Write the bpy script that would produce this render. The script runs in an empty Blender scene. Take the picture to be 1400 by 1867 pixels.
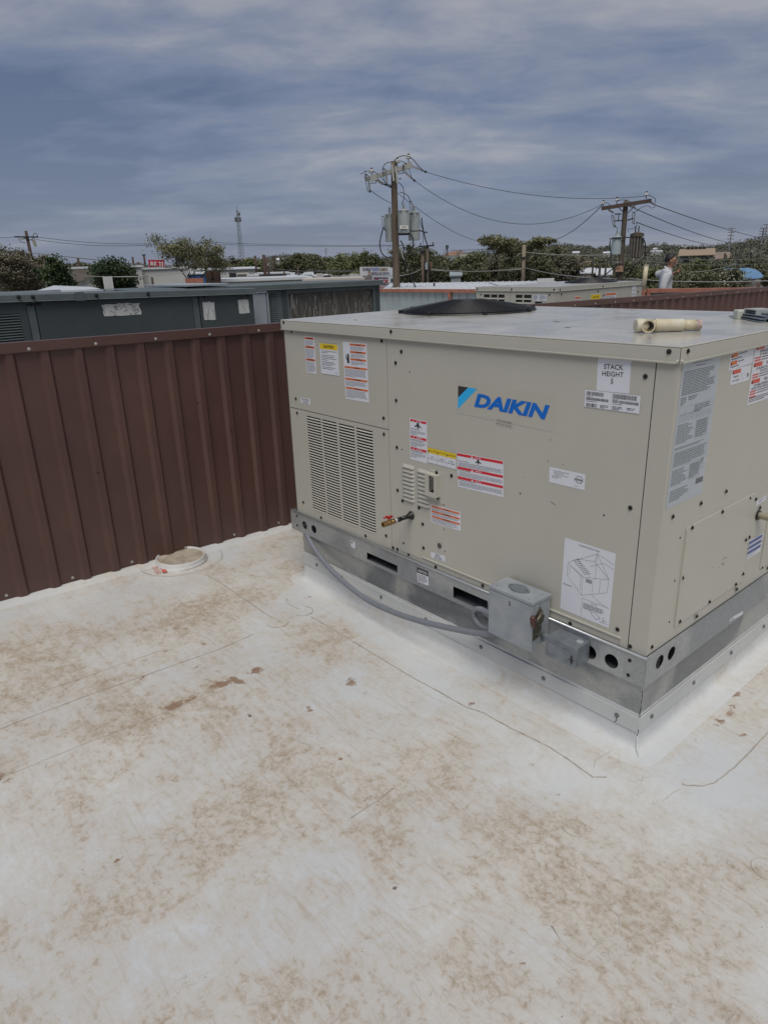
import bpy, bmesh, math, random
import numpy as np
from mathutils import Vector, Matrix
from mathutils.geometry import tessellate_polygon
R = math.radians
rng = random.Random(7)
SC = bpy.context.scene
COL = SC.collection

# ------------------------------------------------------------------ camera
CAM = Vector((1.0014, -1.9920, 1.6725))
YAW, PITCH, ROLL, FPX = R(49.9024), R(19.6631), R(-1.7980), 1260.72
FW = Vector((-math.sin(YAW)*math.cos(PITCH), math.cos(YAW)*math.cos(PITCH), -math.sin(PITCH)))
_r = Vector((math.cos(YAW), math.sin(YAW), 0)); _u = _r.cross(FW)
RT = _r*math.cos(ROLL)+_u*math.sin(ROLL); UP = _u*math.cos(ROLL)-_r*math.sin(ROLL)
cd = bpy.data.cameras.new('camera'); cam = bpy.data.objects.new('camera', cd); COL.objects.link(cam)
cd.sensor_fit = 'HORIZONTAL'; cd.sensor_width = 36; cd.lens = FPX/1400*36; cd.clip_start = 0.05; cd.clip_end = 8000
m = Matrix((RT, UP, -FW)).transposed().to_4x4(); m.translation = CAM; cam.matrix_world = m
SC.camera = cam

# ------------------------------------------------------------------ sky + sun + exposure
W = bpy.data.worlds.new('World'); SC.world = W; W.use_nodes = True
SUN_EL, SUN_AZ = R(62), R(-48)      # azimuth of the sun direction measured in the XY plane
def build_world():
    nt = W.node_tree; nt.nodes.clear(); N = nt.nodes.new; L = nt.links.new
    out = N('ShaderNodeOutputWorld'); bg = N('ShaderNodeBackground'); L(bg.outputs[0], out.inputs[0])
    bg.inputs[1].default_value = 0.11
    sky = N('ShaderNodeTexSky'); sky.sky_type = 'NISHITA'; sky.sun_disc = False
    sky.sun_elevation = SUN_EL; sky.sun_rotation = R(90)-SUN_AZ
    tc = N('ShaderNodeTexCoord'); sep = N('ShaderNodeSeparateXYZ'); L(tc.outputs['Generated'], sep.inputs[0])
    def M(op, a, b=None, c=None, clamp=False):
        n = N('ShaderNodeMath'); n.operation = op; n.use_clamp = clamp
        for i, v in enumerate((a, b, c)):
            if v is None: continue
            if isinstance(v, (int, float)): n.inputs[i].default_value = v
            else: L(v, n.inputs[i])
        return n.outputs[0]
    zc = M('MAXIMUM', sep.outputs[2], 0.0)
    den = M('ADD', zc, 0.16)
    px = M('DIVIDE', sep.outputs[0], den); py = M('DIVIDE', sep.outputs[1], den)
    cmb = N('ShaderNodeCombineXYZ'); L(px, cmb.inputs[0]); L(py, cmb.inputs[1])
    def noise(rot, scl, scale, detail, dist, rough=.55):
        mp = N('ShaderNodeMapping'); mp.vector_type = 'TEXTURE'; mp.inputs['Rotation'].default_value = (0, 0, rot); mp.inputs['Scale'].default_value = scl
        L(cmb.outputs[0], mp.inputs[0])
        n = N('ShaderNodeTexNoise'); n.inputs['Scale'].default_value = scale; n.inputs['Detail'].default_value = detail
        n.inputs['Distortion'].default_value = dist; n.inputs['Roughness'].default_value = rough; L(mp.outputs[0], n.inputs['Vector'])
        return n.outputs[0]
    n1 = noise(R(56), (2.2, 1.0, 1), .85, 6, .25, .5)
    n2 = noise(R(44), (1.5, 1.0, 1), 4.0, 8, .3, .6)
    n3 = noise(R(60), (1.6, 1, 1), .42, 2, .2)
    s = M('ADD', M('ADD', M('MULTIPLY', n1, .82), M('MULTIPLY', n2, .34)), M('MULTIPLY', n3, .62))
    # overcast brightens towards the zenith and is darkest in a mid band
    s = M('ADD', s, M('MINIMUM', M('MULTIPLY', M('MAXIMUM', M('SUBTRACT', zc, .15), 0), 1.0), .10))
    s = M('ADD', s, M('MULTIPLY', M('ADD', M('MULTIPLY', sep.outputs[0], RT.x), M('MULTIPLY', sep.outputs[1], RT.y)), .16))
    rampin = M('MULTIPLY_ADD', s, 4.1, -3.34, clamp=True)
    cr = N('ShaderNodeValToRGB'); L(rampin, cr.inputs[0])
    e = cr.color_ramp.elements
    e[0].position = 0; e[0].color = (.52, .72, 1.24, 1)
    e[1].position = 1; e[1].color = (1.95, 1.98, 2.18, 1)
    k = e.new(.36); k.color = (.86, 1.07, 1.62, 1)
    k = e.new(.66); k.color = (1.28, 1.42, 1.84, 1)
    # pale haze towards the horizon
    hz = M('POWER', M('SUBTRACT', 1, M('MINIMUM', M('MULTIPLY', zc, 3.2), 1)), 1.7)
    mx = N('ShaderNodeMixRGB'); L(M('MULTIPLY', hz, .62), mx.inputs[0]); L(cr.outputs[0], mx.inputs[1]); mx.inputs[2].default_value = (1.32, 1.48, 1.94, 1)
    mx2 = N('ShaderNodeMixRGB'); mx2.inputs[0].default_value = .06; L(mx.outputs[0], mx2.inputs[1]); L(sky.outputs[0], mx2.inputs[2])
    L(mx2.outputs[0], bg.inputs[0])
build_world()
sd = bpy.data.lights.new('sun', 'SUN'); sun = bpy.data.objects.new('sun', sd); COL.objects.link(sun)
sd.energy = 1.5; sd.angle = R(38); sd.color = (1, .94, .85)
sdir = Vector((math.cos(SUN_AZ)*math.cos(SUN_EL), math.sin(SUN_AZ)*math.cos(SUN_EL), math.sin(SUN_EL)))
sun.rotation_euler = sdir.to_track_quat('Z', 'Y').to_euler(); sun.location = (0, 0, 30)
SC.view_settings.view_transform = 'Standard'; SC.view_settings.look = 'None'
SC.view_settings.exposure = 0.68; SC.view_settings.gamma = 1; SC.view_settings.use_curve_mapping = False
SC.render.engine = 'CYCLES'

# ------------------------------------------------------------------ pixel -> point helpers (photo pixels, 1400 wide)
def ray(x, y): return FW*FPX + RT*(x-700) + UP*(933.5-y)
def onax(i, v, x, y):
    d = ray(x, y); return CAM + d*((v-CAM[i])/d[i])
def FY(x, y, v=0.0): return onax(1, v, x, y)
def FX(x, y, v=0.0): return onax(0, v, x, y)
def FZ(x, y, v=0.0): return onax(2, v, x, y)
def at(x, y, D):
    d = ray(x, y); return CAM + d*(D/math.hypot(d.x, d.y))
def zh(x, ppx, D):   # width in metres of ppx photo pixels at distance D
    return ppx/FPX*D*0.95

# ------------------------------------------------------------------ materials
MATS = {}
def mat(name, col, rough=.6, metal=0., var=.0, vs=6., bump=0., bs=60., col2=None, detail=5, spec=None, stretch=None, rnd=0.):
    if name in MATS: return MATS[name]
    mt = bpy.data.materials.new(name); mt.use_nodes = True; nt = mt.node_tree; N = nt.nodes.new; L = nt.links.new
    b = nt.nodes['Principled BSDF']; b.inputs['Roughness'].default_value = rough; b.inputs['Metallic'].default_value = metal
    if spec is not None: b.inputs['Specular IOR Level'].default_value = spec
    b.inputs['Base Color'].default_value = (*col, 1)
    tc = N('ShaderNodeTexCoord'); src = tc.outputs['Object']
    if stretch:
        mp = N('ShaderNodeMapping'); mp.inputs['Scale'].default_value = stretch; L(src, mp.inputs[0]); src = mp.outputs[0]
    if var or col2:
        n = N('ShaderNodeTexNoise'); n.inputs['Scale'].default_value = vs; n.inputs['Detail'].default_value = detail; n.inputs['Roughness'].default_value = .6; L(src, n.inputs[0])
        mr = N('ShaderNodeMapRange'); mr.inputs[1].default_value = .35; mr.inputs[2].default_value = .68; L(n.outputs[0], mr.inputs[0])
        mx = N('ShaderNodeMixRGB'); L(mr.outputs[0], mx.inputs[0])
        c2 = col2 or tuple(c*(1-var) for c in col)
        mx.inputs[1].default_value = (*col, 1); mx.inputs[2].default_value = (*c2, 1)
        o = mx.outputs[0]
        if rnd:
            oi = N('ShaderNodeObjectInfo'); hs = N('ShaderNodeHueSaturation'); mm = N('ShaderNodeMapRange'); mm.inputs[3].default_value = 1-rnd; mm.inputs[4].default_value = 1+rnd
            L(oi.outputs['Random'], mm.inputs[0]); L(mm.outputs[0], hs.inputs['Value']); L(o, hs.inputs['Color']); o = hs.outputs[0]
        L(o, b.inputs['Base Color'])
        r2 = N('ShaderNodeMapRange'); r2.inputs[3].default_value = max(.05, rough-.06); r2.inputs[4].default_value = min(1, rough+.08); L(n.outputs[0], r2.inputs[0]); L(r2.outputs[0], b.inputs['Roughness'])
    if bump:
        n = N('ShaderNodeTexNoise'); n.inputs['Scale'].default_value = bs; n.inputs['Detail'].default_value = 4; L(src, n.inputs[0])
        bp = N('ShaderNodeBump'); bp.inputs['Strength'].default_value = bump; bp.inputs['Distance'].default_value = .01; L(n.outputs[0], bp.inputs['Height']); L(bp.outputs[0], b.inputs['Normal'])
    MATS[name] = mt; return mt

def paint_beige():
    # powder-coated sheet with faint grime, rub marks and a slight oil-canning
    mt = mat('beige_powder_coat', (.462, .454, .398), .42, 0, .05, 2.2, .05, 420)
    nt = mt.node_tree; N = nt.nodes.new; L = nt.links.new; b = nt.nodes['Principled BSDF']
    src = [n for n in nt.nodes if n.type == 'TEX_COORD'][0].outputs['Object']
    old = b.inputs['Base Color'].links[0].from_socket
    n = N('ShaderNodeTexNoise'); n.inputs['Scale'].default_value = 9; n.inputs['Detail'].default_value = 9; n.inputs['Roughness'].default_value = .7; L(src, n.inputs[0])
    mr = N('ShaderNodeMapRange'); mr.inputs[1].default_value = .62; mr.inputs[2].default_value = .75; mr.inputs[4].default_value = .35; L(n.outputs[0], mr.inputs[0])
    mx = N('ShaderNodeMixRGB'); L(mr.outputs[0], mx.inputs[0]); L(old, mx.inputs[1]); mx.inputs[2].default_value = (.37, .34, .275, 1)
    L(mx.outputs[0], b.inputs['Base Color'])
    n2 = N('ShaderNodeTexNoise'); n2.inputs['Scale'].default_value = 2.3; n2.inputs['Detail'].default_value = 2; L(src, n2.inputs[0])
    bp = N('ShaderNodeBump'); bp.inputs['Strength'].default_value = .25; bp.inputs['Distance'].default_value = .02; L(n2.outputs[0], bp.inputs['Height'])
    ob = b.inputs['Normal'].links[0].from_node; L(bp.outputs[0], ob.inputs['Normal'])
    return mt
BEIGE = paint_beige()

def top_paint():
    mt = bpy.data.materials.new('beige_top_sheet'); mt.use_nodes = True; nt = mt.node_tree; N = nt.nodes.new; L = nt.links.new; b = nt.nodes['Principled BSDF']
    tc = N('ShaderNodeTexCoord'); src = tc.outputs['Object']
    n = N('ShaderNodeTexNoise'); n.inputs['Scale'].default_value = 4.5; n.inputs['Detail'].default_value = 9; n.inputs['Roughness'].default_value = .62; n.inputs['Distortion'].default_value = .6; L(src, n.inputs[0])
    cr = N('ShaderNodeValToRGB'); L(n.outputs[0], cr.inputs[0]); e = cr.color_ramp.elements
    e[0].position = .36; e[0].color = (.40, .385, .34, 1); e[1].position = .62; e[1].color = (.47, .465, .43, 1)
    k = e.new(.45); k.color = (.45, .44, .40, 1)
    L(cr.outputs[0], b.inputs['Base Color'])
    r = N('ShaderNodeMapRange'); r.inputs[1].default_value = .35; r.inputs[2].default_value = .65; r.inputs[3].default_value = .13; r.inputs[4].default_value = .26; L(n.outputs[0], r.inputs[0]); L(r.outputs[0], b.inputs['Roughness'])
    n2 = N('ShaderNodeTexNoise'); n2.inputs['Scale'].default_value = 3; n2.inputs['Detail'].default_value = 2; L(src, n2.inputs[0])
    bp = N('ShaderNodeBump'); bp.inputs['Strength'].default_value = .12; bp.inputs['Distance'].default_value = .02; L(n2.outputs[0], bp.inputs['Height']); L(bp.outputs[0], b.inputs['Normal'])
    return mt
TOPM = top_paint()

def galv(name, base=(.40, .42, .43), dark=(.29, .31, .33), rough=.42, big=2.1):
    mt = bpy.data.materials.new(name); mt.use_nodes = True; nt = mt.node_tree; N = nt.nodes.new; L = nt.links.new; b = nt.nodes['Principled BSDF']
    b.inputs['Metallic'].default_value = .55; b.inputs['Roughness'].default_value = rough
    tc = N('ShaderNodeTexCoord'); src = tc.outputs['Object']
    v = N('ShaderNodeTexVoronoi'); v.inputs['Scale'].default_value = 85; L(src, v.inputs[0])
    n = N('ShaderNodeTexNoise'); n.inputs['Scale'].default_value = big; n.inputs['Detail'].default_value = 3; n.inputs['Distortion'].default_value = .4; L(src, n.inputs[0])
    mr = N('ShaderNodeMapRange'); mr.inputs[1].default_value = .47; mr.inputs[2].default_value = .56; L(n.outputs[0], mr.inputs[0])
    mx = N('ShaderNodeMixRGB'); L(mr.outputs[0], mx.inputs[0]); mx.inputs[1].default_value = (*base, 1); mx.inputs[2].default_value = (*dark, 1)
    sp = N('ShaderNodeSeparateXYZ'); L(v.outputs['Color'], sp.inputs[0])
    hs = N('ShaderNodeHueSaturation'); mm = N('ShaderNodeMapRange'); mm.inputs[3].default_value = .93; mm.inputs[4].default_value = 1.07; L(sp.outputs[0], mm.inputs[0]); L(mm.outputs[0], hs.inputs['Value']); L(mx.outputs[0], hs.inputs['Color'])
    n3 = N('ShaderNodeTexNoise'); n3.inputs['Scale'].default_value = 22; n3.inputs['Detail'].default_value = 8; n3.inputs['Roughness'].default_value = .75; L(src, n3.inputs[0])
    m3 = N('ShaderNodeMapRange'); m3.inputs[1].default_value = .54; m3.inputs[2].default_value = .7; m3.inputs[4].default_value = .22; L(n3.outputs[0], m3.inputs[0])
    mx3 = N('ShaderNodeMixRGB'); L(m3.outputs[0], mx3.inputs[0]); L(hs.outputs[0], mx3.inputs[1]); mx3.inputs[2].default_value = (.47, .49, .47, 1)
    L(mx3.outputs[0], b.inputs['Base Color'])
    bp = N('ShaderNodeBump'); bp.inputs['Strength'].default_value = .12; bp.inputs['Distance'].default_value = .006; L(n3.outputs[0], bp.inputs['Height']); L(bp.outputs[0], b.inputs['Normal'])
    return mt
GALV = galv('galvanised_sheet'); GALV2 = galv('galvanised_curb', (.37, .385, .38), (.19, .205, .22), .36, 2.6)  # curb patches paint in reflections as well as differences between sheets
BOXM = mat('grey_painted_steel', (.36, .385, .41), .5, .25, .22, 14, .08, 200, col2=(.27, .30, .33))
JBM = mat('weathered_zinc_box', (.27, .30, .33), .45, .5, .3, 18, .1, 160, col2=(.17, .19, .215))
BLACK = mat('black_plastic', (.012, .012, .013), .45)
DARK = mat('dark_interior', (.02, .02, .021), .8)
SCREWM = mat('black_screw', (.02, .02, .02), .4, .5)
ZSCREW = mat('zinc_screw', (.20, .205, .205), .4, .6)
WHITE = mat('sticker_white', (.66, .68, .74), .45, 0, .04, 10)
SILVERST = mat('sticker_silver', (.46, .51, .56), .35, .2, .06, 6)
REDP = mat('print_red', (.60, .022, .03), .45); ORP = mat('print_orange', (.62, .155, .045), .45); YEP = mat('print_yellow', (.72, .52, .02), .45)
INK = mat('print_ink', (.03, .03, .035), .5); GREYINK = mat('fine_print_ink', (.27, .28, .31), .5); BLUEP = mat('print_blue', (.05, .085, .28), .4)
BRANDBLUE = mat('logo_blue', (.0, .135, .56), .4); CYAN = mat('logo_cyan', (.03, .42, .82), .4)
BROWN = mat('brown_wall_paint', (.100, .051, .042), .40, 0, .24, 2.2, .12, 500, rnd=.0)
BRASS = mat('brass', (.42, .28, .12), .35, .85, .3, 40); REDM = mat('red_enamel', (.36, .012, .014), .3)
CONDUIT = mat('grey_flexible_conduit', (.19, .205, .235), .42, 0, .1, 30)
PVC = mat('aged_pvc', (.62, .59, .48), .4, 0, .1, 20, col2=(.54, .47, .33)); PVC2 = mat('pvc_cream', (.60, .54, .38), .45, 0, .12, 25)

# ------------------------------------------------------------------ mesh builder
Z0 = Vector((0, 0, 1))
class MB:
    def __init__(s): s.v = []; s.f = []
    def add(s, vs, fs):
        o = len(s.v); s.v += [tuple(v) for v in vs]; s.f += [tuple(i+o for i in f) for f in fs]; return s
    def box(s, x0, x1, y0, y1, z0, z1):
        return s.obox(Vector(((x0+x1)/2, (y0+y1)/2, (z0+z1)/2)), Vector(((x1-x0)/2, 0, 0)), Vector((0, (y1-y0)/2, 0)), Vector((0, 0, (z1-z0)/2)))
    def obox(s, c, a, b, d):
        c = Vector(c); vs = [c+a*i+b*j+d*k for k in (-1, 1) for j in (-1, 1) for i in (-1, 1)]
        return s.add(vs, [(0, 2, 3, 1), (4, 5, 7, 6), (0, 1, 5, 4), (2, 6, 7, 3), (0, 4, 6, 2), (1, 3, 7, 5)])
    def bar(s, p, q, w, h, up=Vector((0, 0, 1))):
        p = Vector(p); q = Vector(q); d = (q-p)/2; sd = d.cross(up)
        sd = sd.normalized() if sd.length > 1e-6 else Vector((1, 0, 0)); u = sd.cross(d).normalized()
        return s.obox((p+q)/2, d, sd*w/2, u*h/2)
    def tube(s, path, rad, n=8, caps=True):
        path = [Vector(p) for p in path]; k = len(path); rs = rad if isinstance(rad, (list, tuple)) else [rad]*k
        prev = None; vs = []
        for i, p in enumerate(path):
            t = (path[min(i+1, k-1)]-path[max(i-1, 0)]); t = t.normalized() if t.length > 0 else Vector((0, 0, 1))
            if prev is None:
                a = t.cross(Vector((0, 0, 1)));  a = a if a.length > 1e-3 else t.cross(Vector((1, 0, 0))); a.normalize()
            else:
                a = prev - t*prev.dot(t); a.normalize()
            prev = a; b = t.cross(a)
            for j in range(n):
                an = 2*math.pi*j/n; vs.append(p+(a*math.cos(an)+b*math.sin(an))*rs[i])
        fs = [(i*n+j, i*n+(j+1) % n, (i+1)*n+(j+1) % n, (i+1)*n+j) for i in range(k-1) for j in range(n)]
        if caps: fs += [tuple(range(n-1, -1, -1)), tuple((k-1)*n+j for j in range(n))]
        return s.add(vs, fs)
    def lathe(s, c, ax, prof, n=20):
        c = Vector(c); ax = Vector(ax).normalized(); a = ax.cross(Z0) if abs(ax.z) < .9 else ax.cross(Vector((1, 0, 0))); a.normalize(); b = ax.cross(a)
        vs = [c+ax*t+(a*math.cos(2*math.pi*j/n)+b*math.sin(2*math.pi*j/n))*r for t, r in prof for j in range(n)]; k = len(prof)
        return s.add(vs, [(i*n+j, i*n+(j+1) % n, (i+1)*n+(j+1) % n, (i+1)*n+j) for i in range(k-1) for j in range(n)])
    def quad(s, a, b, c, d): return s.add([a, b, c, d], [(0, 1, 2, 3)])
    def disc(s, c, nrm, r, h, n=12):
        nrm = Vector(nrm).normalized(); return s.tube([Vector(c), Vector(c)+nrm*h], r, n)
    def ico(s, c, r, sq=(1, 1, 1)):
        bm = bmesh.new(); bmesh.ops.create_icosphere(bm, subdivisions=1, radius=1)
        s.add([Vector(c)+Vector((v.co.x*r*sq[0], v.co.y*r*sq[1], v.co.z*r*sq[2])) for v in bm.verts], [[v.index for v in f.verts] for f in bm.faces]); bm.free(); return s
    def plate(s, outer, holes, O, U, V, Nn, th):
        """flat sheet with holes: loops in (u,v) metres; front face at O, thickness th going against Nn"""
        loops = [outer]+holes
        tri = tessellate_polygon([[Vector((a, b, 0)) for a, b in l] for l in loops]); flat = [p for l in loops for p in l]
        base = len(flat); P = lambda uv, d: O+U*uv[0]+V*uv[1]-Nn*d
        vs = [P(p, 0) for p in flat]+[P(p, th) for p in flat]; fs = []
        for t in tri:
            a, b, c = (vs[i] for i in t); fl = (b-a).cross(c-a).dot(Nn) > 0
            fs.append(t if fl else t[::-1]); fs.append(tuple(i+base for i in (t[::-1] if fl else t)))
        i0 = 0
        for l in loops:
            k = len(l); fs += [(i0+i, i0+(i+1) % k, base+i0+(i+1) % k, base+i0+i) for i in range(k)]; i0 += k
        return s.add(vs, fs)
    def mesh(s, name, mt, smooth=False):
        me = bpy.data.meshes.new(name); me.from_pydata(s.v, [], s.f); me.materials.append(mt)
        if smooth: me.polygons.foreach_set('use_smooth', [True]*len(me.polygons))
        me.update(); return me
    def build(s, name, mt, parent=None, smooth=False, recalc=False, bevel=0, world=True):
        me = s.mesh(name, mt, smooth)
        if recalc:
            bm = bmesh.new(); bm.from_mesh(me); bmesh.ops.recalc_face_normals(bm, faces=bm.faces); bm.to_mesh(me); bm.free()
        return link(me, name, parent, bevel, world)
def base_inv(p):
    m = Matrix.Identity(4)
    while p is not None:
        m = p['_b'] @ m if False else m; break
    return m
PINV = {}
def link(me, name, parent=None, bevel=0, world=True):
    o = bpy.data.objects.new(name, me); COL.objects.link(o)
    if parent is not None:
        o.parent = parent
        if world and parent.name in PINV: o.matrix_parent_inverse = PINV[parent.name]
    if bevel:
        b = o.modifiers.new('bevel', 'BEVEL'); b.width = bevel; b.segments = 2; b.limit_method = 'ANGLE'; b.angle_limit = R(40)
    return o
def thing(name, label, cat, loc=(0, 0, 0), rz=0, group=None):
    o = bpy.data.objects.new(name, None); COL.objects.link(o); o.location = loc; o.rotation_euler = (0, 0, rz); o.empty_display_size = .1
    o['label'] = label; o['category'] = cat
    if group: o['group'] = group
    PINV[o.name] = (Matrix.Translation(Vector(loc)) @ Matrix.Rotation(rz, 4, 'Z')).inverted()
    return o
def tag(o, label, cat, group=None):
    o['label'] = label; o['category'] = cat
    if group: o['group'] = group
    return o
def struct(o): o['kind'] = 'structure'; return o
def dup(root, loc, rz=0, label=None, scale=None):
    r = root.copy(); COL.objects.link(r); r.location = loc; r.rotation_euler = (0, 0, rz)
    if label: r['label'] = label
    if scale: r.scale = scale
    for ch in list(root.children):
        c = ch.copy(); COL.objects.link(c); c.parent = r
        for g in ch.children:
            d = g.copy(); COL.objects.link(d); d.parent = c
    return r
X, Y, Z = Vector((1, 0, 0)), Vector((0, 1, 0)), Vector((0, 0, 1))

# text -> flat triangles, in a unit box (0..1, 0..1 top-down) or natural aspect
_tc = {}
def text_tris(t, shear=0., off=0.):
    k = (t, shear, off)
    if k in _tc: return _tc[k]
    cu = bpy.data.curves.new('t', 'FONT'); cu.body = t; cu.align_x = 'CENTER'; cu.shear = shear; cu.offset = off; cu.resolution_u = 3
    ob = bpy.data.objects.new('t', cu); COL.objects.link(ob); bpy.context.view_layer.update()
    dg = bpy.context.evaluated_depsgraph_get(); me = bpy.data.meshes.new_from_object(ob.evaluated_get(dg))
    vs = [(v.co.x, v.co.y) for v in me.vertices]; fs = [tuple(p.vertices) for p in me.polygons]
    bpy.data.objects.remove(ob); bpy.data.meshes.remove(me); bpy.data.curves.remove(cu)
    if not vs: _tc[k] = ([], [], 1, 1); return _tc[k]
    x0 = min(v[0] for v in vs); x1 = max(v[0] for v in vs); y0 = min(v[1] for v in vs); y1 = max(v[1] for v in vs)
    vs = [((a-x0)/(x1-x0), 1-(b-y0)/(y1-y0)) for a, b in vs]
    _tc[k] = (vs, fs, x1-x0, y1-y0); return _tc[k]

class Sticker:
    """a flat label on a face; u,v run 0..1 from its top left corner"""
    def __init__(s, parent, corners, Nn, m=None, name='sticker', e=.0006, holder=True):
        TL, TR, BR, BL = [Vector(c) for c in corners]
        u = ((TR-TL)+(BR-BL))/2; v = ((BL-TL)+(BR-TR))/2; w, h = u.length, v.length
        U = (u.normalized() - v.normalized()*0).normalized(); V = v.normalized(); U = (U - V*U.dot(V)*.5).normalized(); V = (V - U*V.dot(U)).normalized()
        c = (TL+TR+BR+BL)/4; s.N = Nn.normalized(); s.U = U*w; s.V = V*h; s.w = w; s.h = h; s.O = c-s.U/2-s.V/2+s.N*e; s.e = .0004
        s.layers = {}; s.parent = parent
        s.base = None
        if m is not None:
            b = MB(); b.add([s.P(0, 0, 0), s.P(0, 1, 0), s.P(1, 1, 0), s.P(1, 0, 0)], [(0, 1, 2, 3)])
            o2 = s.O-s.N*e*1.5
            rim = [s.P(0, 0, 0), s.P(0, 1, 0), s.P(1, 1, 0), s.P(1, 0, 0)]
            s.base = b.build(name, m, parent)
        else: s.base = parent
    def P(s, u, v, l=1): return s.O+s.U*u+s.V*v+s.N*s.e*l
    def lay(s, m, l=1):
        return s.layers.setdefault((m.name, l), (MB(), m))[0]
    def rect(s, m, u0, v0, u1, v1, l=1):
        s.lay(m, l).quad(s.P(u0, v0, l), s.P(u0, v1, l), s.P(u1, v1, l), s.P(u1, v0, l)); return s
    def poly(s, m, pts, l=1):
        t = tessellate_polygon([[Vector((a, b, 0)) for a, b in pts]]); s.lay(m, l).add([s.P(a, b, l) for a, b in pts], t); return s
    def text(s, m, t, u0, v0, u1, v1, l=2, shear=0., off=0., fit=False):
        vs, fs, tw, th = text_tris(t, shear, off)
        if not vs: return s
        W_, H_ = (u1-u0)*s.w, (v1-v0)*s.h
        if not fit:
            k = min(W_/tw, H_/th); fw, fh = tw*k/s.w, th*k/s.h
            cu, cv = (u0+u1)/2, (v0+v1)/2; u0, u1, v0, v1 = cu-fw/2, cu+fw/2, cv-fh/2, cv+fh/2
        s.lay(m, l).add([s.P(u0+a*(u1-u0), v0+b*(v1-v0), l) for a, b in vs], fs); return s
    def fine(s, m, u0, v0, u1, v1, n, fill=.45, rag=.12, gap=.18, l=1):
        """n lines of illegible fine print made of word-long dashes"""
        ph = (v1-v0)/n
        for i in range(n):
            a = v0+i*ph+ph*.25; b = a+ph*fill; e = u1-(rng.random()*rag*(u1-u0) if i < n-1 else (u1-u0)*rng.uniform(.2, .6)); x = u0
            while x < e:
                wl = rng.uniform(.012, .05)/max(s.w, .03)*.35; x2 = min(x+wl, e)
                s.rect(m, x, a, x2, b, l); x = x2+wl*gap
        return s
    def done(s):
        for (mn, l), (b, m) in s.layers.items():
            if b.v: b.build('printed_lettering' if 'ink' in mn else 'printed_mark', m, s.base)
        return s

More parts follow.
